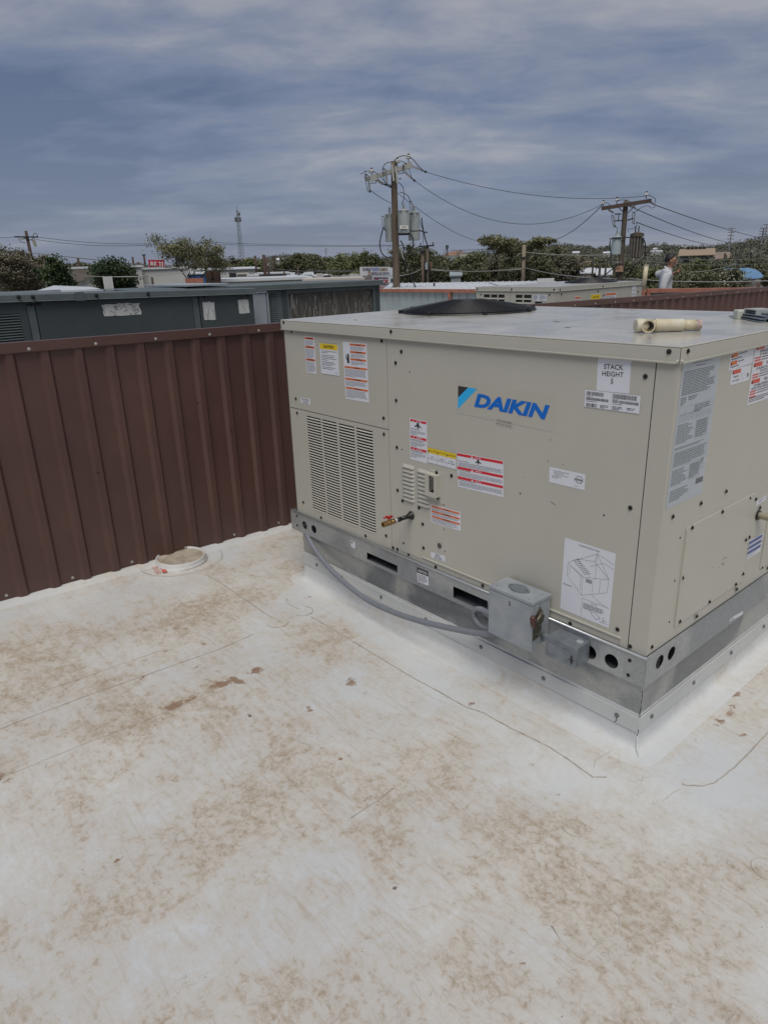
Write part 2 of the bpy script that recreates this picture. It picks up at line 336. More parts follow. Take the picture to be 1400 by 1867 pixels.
# ================================================================== ROOF
ZT, ZB, ZR, ZC, ZF = 1.425, .385, .27, .1375, .074      # cabinet top, cabinet bottom, rail bottom, curb metal bottom, flashing bottom
LW, DW = 2.12, 1.35                                     # unit size along -X and +Y
def roofz(x, y):
    w = np.clip((-.9-x)/1.2, 0, 1)
    return -.024*(np.clip(y, -3, 4)+.8)*w
def roof_material():
    mt = bpy.data.materials.new('white_roof_membrane'); mt.use_nodes = True; nt = mt.node_tree; N = nt.nodes.new; L = nt.links.new; b = nt.nodes['Principled BSDF']
    tc = N('ShaderNodeTexCoord'); src = tc.outputs['Object']
    at_ = N('ShaderNodeAttribute'); at_.attribute_name = 'stain'; sp = N('ShaderNodeSeparateColor'); L(at_.outputs['Color'], sp.inputs[0])
    def noise(s, d, r=.6, dist=0., st=None, rot=0):
        v = src
        if st: mp = N('ShaderNodeMapping'); mp.inputs['Rotation'].default_value = (0, 0, rot); mp.inputs['Scale'].default_value = st; L(src, mp.inputs[0]); v = mp.outputs[0]
        n = N('ShaderNodeTexNoise'); n.inputs['Scale'].default_value = s; n.inputs['Detail'].default_value = d; n.inputs['Roughness'].default_value = r; n.inputs['Distortion'].default_value = dist; L(v, n.inputs[0]); return n.outputs[0]
    def M(op, a, b_=None, c=None, clamp=False):
        n = N('ShaderNodeMath'); n.operation = op; n.use_clamp = clamp
        for i, v in enumerate((a, b_, c)):
            if v is None: continue
            if isinstance(v, (int, float)): n.inputs[i].default_value = v
            else: L(v, n.inputs[i])
        return n.outputs[0]
    def step(v, a, c): n = N('ShaderNodeMapRange'); n.interpolation_type = 'SMOOTHSTEP'; n.inputs[1].default_value = a; n.inputs[2].default_value = c; L(v, n.inputs[0]); return n.outputs[0]
    def mix(f, a, c):
        n = N('ShaderNodeMixRGB'); L(f, n.inputs[0])
        for i, v in ((1, a), (2, c)):
            if isinstance(v, tuple): n.inputs[i].default_value = (*v, 1)
            else: L(v, n.inputs[i])
        return n.outputs[0]
    big = noise(1.7, 5, .6, .6); mid = noise(7, 8, .72, .9); fine = noise(34, 7, .78, .5)
    st1 = noise(5, 7, .7, 1.4, (1, 5.5, 1), R(35)); st2 = noise(6, 6, .7, 1.0, (7, 1, 1), R(15))
    dens = sp.outputs[1]
    f = M('ADD', M('MULTIPLY', big, .42), M('MULTIPLY', mid, .34)); f = M('ADD', f, M('MULTIPLY', fine, .26))
    f = M('MULTIPLY_ADD', M('SUBTRACT', f, .5), 3.1, .5); f = M('ADD', f, M('MULTIPLY_ADD', dens, .40, -.22))
    f = M('ADD', f, M('MULTIPLY', M('SUBTRACT', st1, .5), .35))
    tan = step(f, .16, .80)
    tan2 = step(M('ADD', f, M('MULTIPLY', M('SUBTRACT', fine, .5), .9)),   .62, .98)
    scr = M('MULTIPLY', step(st1, .50, .70), M('MULTIPLY', dens, .85, clamp=True))
    scr2 = M('MULTIPLY', step(st2, .60, .72), M('MULTIPLY', dens, .5, clamp=True))
    cool = noise(1.1, 4, .6, .3)
    c = mix(step(cool, .35, .65), (.53, .555, .575), (.61, .625, .62))
    c = mix(M('MULTIPLY', tan, .64), c, (.455, .395, .31))
    gr = M('MULTIPLY_ADD', step(noise(75, 5, .8), .38, .62), .75, .38)
    c = mix(M('MULTIPLY', M('MULTIPLY', tan2, gr), .86), c, (.315, .245, .17))
    c = mix(M('MULTIPLY', scr, .75), c, (.40, .345, .28)); c = mix(M('MULTIPLY', scr2, .6), c, (.36, .31, .25))
    # white specks scoured clean
    vo = N('ShaderNodeTexVoronoi'); vo.inputs['Scale'].default_value = 46; L(src, vo.inputs[0])
    spk = M('MULTIPLY', M('LESS_THAN', vo.outputs['Distance'], .11), step(mid, .50, .6)); c = mix(M('MULTIPLY', spk, .55), c, (.60, .60, .58))
    # dark grit
    v2 = N('ShaderNodeTexVoronoi'); v2.inputs['Scale'].default_value = 27; L(src, v2.inputs[0])
    g = M('MULTIPLY', M('LESS_THAN', v2.outputs['Distance'], .055), step(noise(9, 2), .56, .6)); c = mix(M('MULTIPLY', g, .75), c, (.11, .09, .07))
    # scuffs: thin curved grey lines
    wv = noise(2.2, 3, .5, 2.5); ln = M('ABSOLUTE', M('SUBTRACT', wv, .5)); ln = M('MULTIPLY', M('LESS_THAN', ln, .0022), step(noise(3.3, 2), .52, .6)); c = mix(M('MULTIPLY', ln, .35), c, (.24, .22, .2))
    # placed mud (red) and rust or dark spots (blue): crisp ragged edges
    mud = step(M('ADD', sp.outputs[0], M('MULTIPLY', M('SUBTRACT', noise(24, 7, .75, .8), .5), 1.5)), .44, .60)
    c = mix(M('MULTIPLY', mud, .9), c, mix(noise(30, 5), (.17, .095, .055), (.31, .215, .145)))
    rs = step(M('ADD', sp.outputs[2], M('MULTIPLY', M('SUBTRACT', noise(60, 5, .7), .5), 1.0)), .42, .58)
    c = mix(M('MULTIPLY', rs, .85), c, (.10, .062, .045))
    L(c, b.inputs['Base Color'])
    rr = N('ShaderNodeMapRange'); rr.inputs[3].default_value = .42; rr.inputs[4].default_value = .75; L(tan, rr.inputs[0]); L(rr.outputs[0], b.inputs['Roughness'])
    b.inputs['Specular IOR Level'].default_value = .35
    h = M('ADD', M('MULTIPLY', mid, .5), M('MULTIPLY', noise(1.6, 2, .5, 1.2), 1.6)); h = M('ADD', h, M('MULTIPLY', fine, .22))
    bp = N('ShaderNodeBump'); bp.inputs['Strength'].default_value = .42; bp.inputs['Distance'].default_value = .010; L(h, bp.inputs['Height']); L(bp.outputs[0], b.inputs['Normal'])
    return mt
ROOFM = roof_material()
# placed stains: photo pixel centre, half sizes (px), turn (deg), channel, strength
STAINS = [(318,1288,24,10,-25,0,1.1),(350,1274,30,9,-30,0,.8),(405,1247,22,7,-15,0,1.15),(432,1240,22,6,15,0,1.1),(470,1222,22,7,-20,0,1.),(450,1232,30,4,-25,0,.6),
 (640,1243,13,13,20,0,.9),(667,1264,10,6,0,0,.8),(565,1293,9,6,0,0,1.1),(455,1305,5,4,0,2,1.1),(258,1236,9,3,-15,0,1.),(360,1215,12,3,-30,0,.9),
 (515,1364,6,3,-40,2,1.1),(483,1387,12,3,-40,0,1.1),(455,1405,9,3,-20,0,.9),(621,1384,6,3,0,0,1.1),(585,1365,5,3,0,0,.9),(215,1568,12,4,-35,0,1.2),(222,1577,4,2,0,2,1.2),(158,1566,12,3,10,0,.7),
 (8,1420,20,14,-30,0,.95),(722,1619,6,5,20,2,1.3),(125,1668,6,2,-20,2,1.2),(143,1720,20,3,-10,0,.8),(175,1715,16,4,-10,0,.8),(670,1456,14,3,-40,0,1.),(690,1437,30,2,-40,0,.8),
 (640,1255,8,6,0,0,.7),(320,1107,10,4,-10,0,.7),(300,1190,26,4,-25,0,.85),(375,1172,14,4,-20,0,.85),(255,1240,16,5,-12,0,.8),(338,1146,8,3,-10,0,1.),(322,1146,6,3,0,2,1.),
 (1080,1672,10,6,0,0,.7),(1030,1672,14,14,20,0,.75),(940,1735,18,30,35,0,.7),(950,1755,20,12,20,0,.75),(1020,1450,10,3,10,0,.9),(1120,1385,16,6,20,0,.8),(1240,1400,14,5,20,0,.75),
 (1330,1300,10,22,20,0,.95),(1315,1315,16,12,0,0,.95),(1340,1265,14,8,-30,0,.95),(1355,1340,20,5,-5,0,.85),(1270,1350,10,6,0,0,.8),(860,1283,6,5,0,0,1.),(560,1085,8,4,0,0,.9),(970,1395,8,4,0,0,.8),(905,1395,8,4,0,0,.7),
 (1105,1775,14,3,10,2,.8),(1335,1800,10,3,-40,2,.8),(1175,1775,8,4,0,2,.75),(1060,1850,40,10,10,0,.55),(1160,1740,14,10,0,0,.7)]
TANS = [(420,1085,110,38,-8,.75),(560,1035,70,22,-10,.5),(300,1140,120,36,-15,.6),(90,1190,110,30,-15,.4),(290,1310,150,30,-25,.55),(440,1310,110,55,-10,.75),(580,1440,170,60,-25,.7),(640,1500,130,70,-25,.65),
 (230,1420,130,30,-25,.4),(120,1480,110,50,-20,.15),(700,1560,130,60,-20,.5),(780,1420,120,60,25,.6),(870,1500,150,60,25,.6),(820,1560,120,60,20,.5),(1000,1580,160,50,10,.35),(1150,1640,180,60,5,.5),(1300,1650,120,60,0,.55),
 (1100,1720,150,60,10,.8),(1200,1780,160,60,10,.75),(1000,1800,160,50,10,.65),(1150,1850,200,40,0,.8),(400,1830,140,50,-10,.45),(90,1800,110,40,-25,.5),(180,1720,110,40,-25,.35),(420,1560,100,40,-25,.3),(560,1650,150,50,-25,.35),(520,1790,110,40,-10,.55),
 (760,1290,80,40,25,.45),(700,1220,60,30,10,.35),(880,1660,120,50,10,.4),(660,1860,140,50,0,.2),(1340,1490,60,40,0,.25),(760,1750,120,80,20,.1),(1390,1600,60,60,0,.5),(560,1160,60,24,-20,.3)]
CLEANS = [(555,1075,60,34,-10,.9),(640,1120,90,22,36,.8),(1180,1440,240,60,10,1.),(1000,1400,150,45,30,.9),(800,1240,160,30,38,.9),(660,1110,110,25,38,.8),(150,1110,260,30,-12,.6),(330,1020,180,22,-14,.6),(1350,1400,100,90,0,.6),(1230,1530,120,40,0,.5),(270,1620,140,60,-20,.35),(60,1580,110,70,0,.35),(650,1240,40,30,0,.6),
 (60,1350,120,25,-15,.5),(800,1820,90,70,0,.5),(1000,1700,50,40,20,.4),(470,1120,60,20,-20,.4)]
def stain_fields(PX, PY):
    Rr = np.zeros_like(PX); G = np.full_like(PX, .62); B = np.zeros_like(PX)
    def ell(cx, cy, rx, ry, rot):
        c, s = math.cos(R(rot)), math.sin(R(rot)); p = FZ(cx, cy); a = FZ(cx+rx*c, cy+rx*s)-p; b = FZ(cx-ry*s, cy+ry*c)-p
        det = a.x*b.y-a.y*b.x; dx, dy = PX-p.x, PY-p.y
        return (((dx*b.y-dy*b.x)/det)**2+((dy*a.x-dx*a.y)/det)**2)
    for cx, cy, rx, ry, rot, ch, k in STAINS:
        e = k*np.exp(-ell(cx, cy, rx, ry, rot)*.48)
        if ch == 0: Rr = np.maximum(Rr, e)
        else: B = np.maximum(B, e)
    for cx, cy, rx, ry, rot, k in TANS: G = G+k*.58*np.exp(-ell(cx, cy, rx, ry, rot))
    for cx, cy, rx, ry, rot, k in CLEANS: G = G-k*.60*np.exp(-ell(cx, cy, rx, ry, rot))
    return np.clip(Rr*.62, 0, 1), np.clip(G, 0, 1), np.clip(B*.62, 0, 1)
def build_roof():
    xs = np.concatenate([np.arange(-3.1, 1.5, .0135), np.linspace(1.5, 7, 30)]); ys = np.concatenate([np.linspace(-7, -2.15, 24), np.arange(-2.1, 1.5, .0135), np.linspace(1.55, 12, 40)])
    nx, ny = len(xs), len(ys); PX, PY = np.meshgrid(xs, ys); PZ = roofz(PX, PY)
    co = np.stack([PX, PY, PZ], -1).reshape(-1, 3).astype(np.float32)
    idx = np.arange(nx*ny).reshape(ny, nx); q = np.stack([idx[:-1, :-1], idx[:-1, 1:], idx[1:, 1:], idx[1:, :-1]], -1).reshape(-1, 4).astype(np.int32)
    me = bpy.data.meshes.new('roof'); me.vertices.add(len(co)); me.vertices.foreach_set('co', co.ravel()); me.loops.add(q.size); me.loops.foreach_set('vertex_index', q.ravel())
    me.polygons.add(len(q)); me.polygons.foreach_set('loop_start', np.arange(0, q.size, 4, dtype=np.int32)); me.update(calc_edges=True); me.polygons.foreach_set('use_smooth', [True]*len(q))
    r, g, b = stain_fields(PX, PY); a = np.stack([r, g, b, np.ones_like(r)], -1).reshape(-1).astype(np.float32)
    ca = me.color_attributes.new('stain', 'FLOAT_COLOR', 'POINT'); ca.data.foreach_set('color', a); me.materials.append(ROOFM)
    return struct(link(me, 'flat_roof'))
ROOF = build_roof()
SEAM = mat('seam_dirt_line', (.29, .255, .21), .7, 0, .5, 22, col2=(.48, .455, .41)); RIDGE = mat('membrane_ridge', (.54, .525, .49), .5, 0, .2, 25, col2=(.44, .395, .32))
CLEANM = mat('clean_white_membrane', (.58, .585, .575), .42, 0, .12, 3.5, .25, 9, col2=(.50, .49, .45))
def lift(p, h): return Vector((p.x, p.y, float(roofz(p.x, p.y))+h))
def seam(pts, w=.0035, m_=SEAM, h=.0015, name='membrane_seam', sub=6):
    P = [lift(FZ(*q), h) for q in pts]; Q = []
    for a, b in zip(P, P[1:]):
        for i in range(sub):
            t = i/sub; p = a.lerp(b, t); Q.append(Vector((p.x+rng.uniform(-1, 1)*.0012, p.y+rng.uniform(-1, 1)*.0012, p.z)))
    Q.append(P[-1]); b = MB(); b.tube(Q, [w*rng.uniform(.45, 1)*.6 for _ in Q], 5)
    return b.build(name, m_, ROOF)
seam([(373,1043),(410,1066),(455,1097),(497,1126)], .005)
seam([(568,1123),(600,1142),(630,1160),(700,1204),(752,1236),(800,1262),(850,1290),(880,1300),(930,1328),(1000,1362),(1045,1392),(1080,1418),(1106,1418)], .005)
seam([(1400,1336),(1372,1366),(1345,1395),(1303,1428),(1280,1434),(1250,1433),(1243,1430)], .005)
seam([(522,1088),(524,1098),(545,1108)], .004)
seam([(0,1337),(60,1312),(150,1276),(240,1243),(330,1210),(400,1184),(462,1156)], .003); seam([(0,1298),(110,1255),(210,1218),(300,1186)], .002, RIDGE)
seam([(640,1492),(690,1460),(720,1436)], .003); seam([(0,1425),(150,1362),(300,1302),(430,1250)], .0016, RIDGE)
seam([(1083,1400),(1085,1387),(1100,1378),(1117,1368)], .003, RIDGE); seam([(1208,1462),(1225,1448),(1240,1440)], .002, RIDGE)
def ring(cx, cy, rad, w=.003, m_=SEAM, a0=0, a1=360, h=.0018, wob=.02):
    c = FZ(cx, cy); P = []
    for i in range(29):
        a = R(a0+(a1-a0)*i/28); k = rad*(1+rng.uniform(-wob, wob)*.3)
        P.append(lift(c+Vector((math.cos(a)*k, math.sin(a)*k, 0)), h))
    MB().tube(P, w*.55, 5).build('membrane_patch_edge', m_, ROOF)
ring(552, 1112, .052, .003, SEAM, -80, 130); ring(506, 1133, .055, .0025, SEAM, 250, 420); ring(1048, 1510, .035, .003, RIDGE); ring(714, 1451, .035, .003, RIDGE); ring(1398, 1585, .04, .003, RIDGE, 60, 300)
# a square-ish patch of lifted membrane
sq = [(1006,1690),(1030,1672),(1060,1648),(1080,1638),(1100,1646),(1128,1672),(1131,1690),(1118,1708),(1090,1722),(1080,1734),(1062,1748),(1045,1738),(1020,1712),(1006,1690)]
Q = [lift(FZ(*q), .001) for q in sq]; MB().tube(Q, [.0022 if i % 3 else .0014 for i in range(len(Q))], 6).build('lifted_membrane_ridge', RIDGE, ROOF, smooth=True)

# membrane flashing that climbs the curb (fillet all round)
def flare():
    prof = [(-.001, .15), (0.002, .074), (.004, .035), (.009, .018), (.020, .008), (.045, .003), (.08, .0008), (.11, -.002)]
    x0, x1, y0, y1 = -LW+.035, 0, 0, DW; b = MB(); ringn = []
    for off, z in prof:
        loop = []
        for cx, cy, a0 in ((x1, y0, -90), (x1, y1, 0), (x0, y1, 90), (x0, y0, 180)):
            for k in range(7):
                a = R(a0+90*k/6); loop.append((cx+math.cos(a)*max(off, .0), cy+math.sin(a)*max(off, 0.), z))
        for i, p in enumerate(loop):
            j = i // 7
            if off <= .004 and False: pass
        ringn.append(loop)
    n = len(ringn[0])
    # subdivide long sides
    full = []
    for lp in ringn:
        o = []
        for i in range(n):
            a = Vector(lp[i]); c = Vector(lp[(i+1) % n]); k = 24 if (c-a).length > .5 else 1
            for t in range(k): o.append(a.lerp(c, t/k))
        full.append(o)
    M_ = len(full[0]); vs = []
    for li, lp in enumerate(full):
        for p in lp: vs.append(Vector((p.x, p.y, p.z + (float(roofz(p.x, p.y)) if p.z < .03 else 0))))
    fs = [(i*M_+j, i*M_+(j+1) % M_, (i+1)*M_+(j+1) % M_, (i+1)*M_+j) for i in range(len(full)-1) for j in range(M_)]
    b.add(vs, [f[::-1] for f in fs]); return struct(b.build('membrane_flashing', ROOFM, None, smooth=True))
flare()
# corner boot of the membrane at the near corner
MB().tube([Vector((.003, -.003, .074)), Vector((.005, -.005, .035)), Vector((.012, -.012, .014)), Vector((.03, -.03, .003))], [.0015, .003, .005, .003], 8).build('membrane_corner_boot', ROOFM, ROOF, smooth=True)

# roof drain sleeve at the wall foot
def drain():
    t = thing('roof_drain', 'low round white drain sleeve at the foot of the brown wall', 'roof drain', (-2.76, -.44, 0))
    c = Vector((-2.815, -.425, 0)); r = .148; b = MB(); n = 40; vs = []; prof = [(r+.010, -.006), (r+.004, .004), (r+.001, .010), (r, .025), (r-.004, .028), (r-.009, .025), (r-.012, .004)]
    for rr, z in prof:
        for i in range(n):
            a = 2*math.pi*i/n; vs.append(c+Vector((math.cos(a)*rr, math.sin(a)*rr, z)))
    b.add(vs, [(i*n+j, i*n+(j+1) % n, (i+1)*n+(j+1) % n, (i+1)*n+j) for i in range(len(prof)-1) for j in range(n)])
    b.build('sleeve', ROOFM, t, smooth=True)
    bo = MB(); bo.add([c+Vector((math.cos(2*math.pi*i/n)*(r-.01), math.sin(2*math.pi*i/n)*(r-.01), .016)) for i in range(n)], [tuple(range(n))])
    bo.build('drain_sump', mat('drain_dirt', (.42, .38, .31), .8, 0, .5, 16, .4, 40, col2=(.24, .20, .155)), t)
    MB().tube([c+Vector((math.cos(R(a))*.235, math.sin(R(a))*.25, .003)) for a in range(-95, 91, 6)],   .0016, 5).build('flange_edge', RIDGE, t)
    # red print on the membrane
    s = Sticker(t, [lift(FZ(*q), .002) for q in ((276,1034),(298,1029),(305,1044),(283,1049))], Z, None, e=.004)
    # text block left, red boxes right
    RD = mat('faded_red_ink', (.50, .12, .09), .6)
    s.rect(RD, .62, .05, 1.0, .45); s.rect(RD, .62, .55, 1.0, .95)
    for k in range(4): s.rect(RD, .0+.03*k, .06+.10*k, .52, .10+.10*k)
    for k in range(4): s.rect(RD, .02+.03*k, .56+.10*k, .52, .60+.10*k)
    s.done()
drain()

# ================================================================== MAIN ROOFTOP UNIT
U = thing('rooftop_unit', 'large beige packaged rooftop unit in the foreground with DAIKIN in blue on its side', 'rooftop unit', (-1.06, .675, ZB))
SN, SE = -Y, X          # outward normals of the lettered side and the nameplate side
xs1 = FY(707.5, 740).x; xs2 = FY(1171, 915).x; zgap = (FY(536.8,743).z+FY(707.8,784).z)/2
zl = ZT-.052            # bottom of the cap lip
MB().box(-LW+.006, -.006, .006, DW-.006, ZB+.002, ZT-.01).build('inner_frame', DARK, U)
def faceplate(name, x0, x1, z0, z1, holes=(), y=0, th=.004, m_=BEIGE, bevel=.0012):
    b = MB(); b.plate([(x0, z0), (x1, z0), (x1, z1), (x0, z1)], [list(h) for h in holes], Vector((0, y, 0)), X, Z, SN, th)
    return b.build(name, m_, U, bevel=0)
cols = []
for (tx0, ty0, tx1, bx0, by0, bx1) in ((559.1,757.2,583.6,570,926.4,595),(587.4,763.5,614.5,596.8,939,621),(618.3,771.8,646.6,624.6,951,652),(649.9,779.6,679.2,656.4,962,685)):
    a = FY(tx0, ty0); c = FY(tx1, ty0); b_ = FY(bx0, by0); d = FY(bx1, by0); cols.append(((a.x+b_.x)/2, (c.x+d.x)/2, b_.z, a.z))
z1c = sum(c[3] for c in cols)/4; z0c = sum(c[2] for c in cols)/4
holes = [[(c[0], z0c), (c[1], z0c), (c[1], z1c), (c[0], z1c)] for c in cols]
faceplate('control_panel', -LW+.001, xs1-.0015, zgap+.0015, zl+.006)
faceplate('louvered_panel', -LW+.001, xs1-.0015, ZB+.001, zgap-.0025, holes)
faceplate('blower_panel', xs1+.0015, xs2-.002, ZB+.001, zl+.006)
faceplate('corner_post', xs2+.002, 0, ZB+.001, zl+.006)
# louvre slats
ns = 36; pz = (z1c-z0c)/ns
sl = MB(); w0 = cols[0][1]-cols[0][0]
def slat_mesh(w, p):
    b = MB(); n = 6; vs = []
    for i in range(n+1):
        t = i/n; x = w*t; e = 1 if 0 < i < n else .25
        vs += [(x, .0015, p*.36), (x, -.003*e, p*.03), (x, -.0024*e, -p*.02), (x, .004, p*.30)]
    fs = [(i*4+k, i*4+(k+1) % 4, (i+1)*4+(k+1) % 4, (i+1)*4+k) for i in range(n) for k in range(4)]
    b.add(vs, [f[::-1] for f in fs]); return b
for c in cols:
    me = slat_mesh(c[1]-c[0], pz).mesh('louver_slat', BEIGE)
    for i in range(ns):
        o = link(me, 'louver_slat', U); o.location = (c[0], 0, z0c+pz*(i+.12))
MB().box(cols[0][0]-.01, cols[3][1]+.01, .012, .016, z0c-.01, z1c+.01).build('slot_shade_backing', DARK, U)  # black sheet standing in for the shade behind the louvre slats
# stiffening ledge of the main panel
p0, p1 = FY(770.5, 1016), FY(1133, 1163)
MB().box(p0.x, p1.x, -.006, .0, p0.z*.5+p1.z*.5-.004, p0.z*.5+p1.z*.5+.004).build('panel_ledge', BEIGE, U, bevel=.002)
MB().box(p1.x-.003, p1.x, -.004, 0, ZB+.004, p1.z-.004).build('panel_ledge', BEIGE, U)
# nameplate side + back + far end
b = MB(); b.plate([(0.0042, ZB+.001), (DW, ZB+.001), (DW, zl+.006), (0.0042, zl+.006)], [], Vector((0, 0, 0)), Y, Z, SE, .004); b.build('side_panel', BEIGE, U)
b = MB(); b.plate([(-LW, ZB+.001), (-.0, ZB+.001), (0, zl+.006), (-LW, zl+.006)], [], Vector((0, DW, 0)), X, Z, Y, .004); b.build('back_panel', BEIGE, U)
b = MB(); b.plate([(0.0, ZB+.001), (DW, ZB+.001), (DW, zl+.006), (0.0, zl+.006)], [], Vector((-LW, 0, 0)), Y, Z, -X, .004); b.build('end_panel', BEIGE, U)
# cap: sheet, lips with rolled hem, corner slit
e = .009
MB().box(-LW-e, e, -e, DW+e, ZT-.006, ZT).build('top_sheet', TOPM, U, bevel=.003)
def lip(pts, name):
    b = MB(); (x0, x1, y0, y1) = pts; b.box(x0, x1, y0, y1, zl, ZT-.0062); return b.build(name, BEIGE, U, bevel=.0015)
lip((-LW-e, e-.0045, -e, -e+.003), 'cap_lip'); lip((-LW-e, -.001, DW+e-.003, DW+e), 'cap_lip'); lip((e-.003, e, -e+.0005, DW+e-.004), 'cap_lip'); lip((-LW-e, -LW-e+.003, -e+.0035, DW+e-.004), 'cap_lip')
MB().tube([(-LW-e, -e-.001, zl+.003), (-.006, -e-.001, zl+.003), (.003, -e-.001, zl+.012)], .0042, 8).build('cap_hem', BEIGE, U, smooth=True)
MB().tube([(e+.001, -.006, zl+.012), (e+.001, .003, zl+.003), (e+.001, DW+e, zl+.003)], .0042, 8).build('cap_hem', BEIGE, U, smooth=True)
MB().box(e-.0043, e-.0032, -e+.0015, -e+.004, zl+.002, ZT-.0065).build('cap_corner_slit', DARK, U)
# screws
def screw_mesh(m_, n=8, r=.0062, h=.0058):
    b = MB(); vs = []
    prof = [(r*1.25, 0), (r*1.25, .0012), (r*.8, .0016), (r*.78, h*.8), (r*.5, h)]
    for rr, z in prof:
        for i in range(n):
            a = 2*math.pi*i/n; vs.append((math.cos(a)*rr, math.sin(a)*rr, z))
    b.add(vs, [(i*n+j, i*n+(j+1) % n, (i+1)*n+(j+1) % n, (i+1)*n+j) for i in range(len(prof)-1) for j in range(n)]+[tuple((len(prof)-1)*n+j for j in range(n))])
    return b.mesh('screw', m_)
SM_B = screw_mesh(SCREWM); SM_Z = screw_mesh(ZSCREW, r=.0068)
def washer_mesh():
    b = MB(); b.tube([Vector((0, 0, -.0002)), Vector((0, 0, .0012))], .0098, 14); return b.mesh('washer', mat('beige_washer', (.30, .29, .25), .4))
WM = washer_mesh()
def screw(p, Nn, par=U, me=None, s=1., washer=True, world=True):
    o = link(me or SM_B, 'screw', par, world=world); q = Nn.to_track_quat('Z', 'Y').to_matrix().to_4x4(); o.matrix_basis = Matrix.Translation(p) @ q @ Matrix.Rotation(rng.random()*6, 4, 'Z') @ Matrix.Diagonal((s, s, s, 1))
    if washer and me is None:
        w = link(WM, 'washer', o, world=False); w.location = (0, 0, -.0003)
    return o
z5 = lambda x, y: (500+x/3.889, 570+y/3.889)
z6 = lambda x, y: (700+x/3.889, 640+y/3.889)
z7 = lambda x, y: (1000+x/3.5, 600+y/3.5)
z8 = lambda x, y: (1000+x/3.5, 950+y/3.5)
za = lambda x, y: (520+x/2.8, 880+y/2.8)
zb = lambda x, y: (680+x/10, 900+y/10)
zc_ = lambda x, y: (1200+x/6.67, 880+y/6.67)
zd = lambda x, y: (860+x/5.833, 1020+y/5.833)
for q in [z5(123,133), z5(762,199), z5(154,609), z5(776,747), z5(163,710), z5(778,861), za(93,100), za(516,271), za(184,178), za(411,271),
          z5(901,275), z5(861,355), z5(865,621), z5(870,955), z5(875,1259), z5(1257,1156), z7(618,302), z7(522,1141),
          z6(132,1062), z6(249,1112), zb(908,555), zb(565,900), zb(922,990), zb(370,985), zb(448,1015), zb(650,1105), zb(1145,1335), zd(117,278), zd(1048,682), z8(440,692), z8(520,800)]:
    screw(FY(*q), SN)
for q in [z5(67,67), z5(828,133), z7(769,143)]: screw(FY(*q, -e), SN)
for q in [z7(888,140)]: screw(FX(*q, e), SE)
for q in [(410,548),(778,353),(1110,187),(1183,200),(1233,303),(1062,695),(1103,663),(293,1160),(940,1235),(952,1295),(620,1450),(465,1625),(260,1690),(1028,1110),(175,412),(517,250),(823,105),(1255,1030),(1328,1035)]:
    screw(FX(*zc_(*q), .0035 if 260 <= q[0] <= 1070 and q[1] > 340 else .001), SE)
screw(FX(*z8(658,803)), SE)
# pre-punched holes
def hole(p, Nn, r=.0045): MB().disc(p-Nn*.0002, Nn, r, .0006, 10).build('punched_hole', DARK, U)
for q in [z5(960,418), z5(906,970), zb(1298,205), zb(1300,650), zb(1310,1055), z6(966,1010), z7(353,1188)]: hole(FY(*q), SN, .0035)
for q in [(265,672),(199,1195),(134,1697)]: hole(FX(*zc_(*q)), SE)
# round plug
p = FY(*zb(1215, 948)); MB().disc(p, SN, .0125, .003, 16).build('hole_plug', mat('plug_grey', (.12, .12, .12), .4, .6), U, bevel=.001)
# gas access plate
a, c = FY(*zb(487,155)), FY(*zb(878,318)); d = FY(*zb(500,1060))
MB().box(a.x, c.x, -.0022, 0, ZB+.02, (a.z+c.z)/2).build('access_plate', BEIGE, U, bevel=.0006)
# pressed vent louvres
def vents(q0, q1, q2, n):
    a = FY(*q0); c = FY(*q1); d = FY(*q2); x0 = a.x; x1 = c.x; zt = (a.z+c.z)/2; zb_ = d.z; p_ = (zt-zb_)/n
    w = x1-x0; b = MB(); nn = 8; vs = []
    for i in range(nn+1):
        t = i/nn; en = min(1, min(t, 1-t)*8+.15); xx = w*t
        vs += [(xx, 0, p_*.95), (xx, -.006*en, p_*.42), (xx, -.009*en, p_*.16), (xx, -.008*en, p_*.08), (xx, 0, p_*.10)]
    b.add(vs, [tuple(reversed((i*5+k, i*5+k+1, (i+1)*5+k+1, (i+1)*5+k))) for i in range(nn) for k in range(4)]); me = b.mesh('vent_louver', BEIGE, True)
    for i in range(n):
        o = link(me, 'vent_louver', U); o.location = (x0, 0, zb_+p_*i)
vents(z6(130,795), z6(215,812), z6(137,1050), 9); vents(z6(234,826), z6(326,850), z6(238,1088), 9)
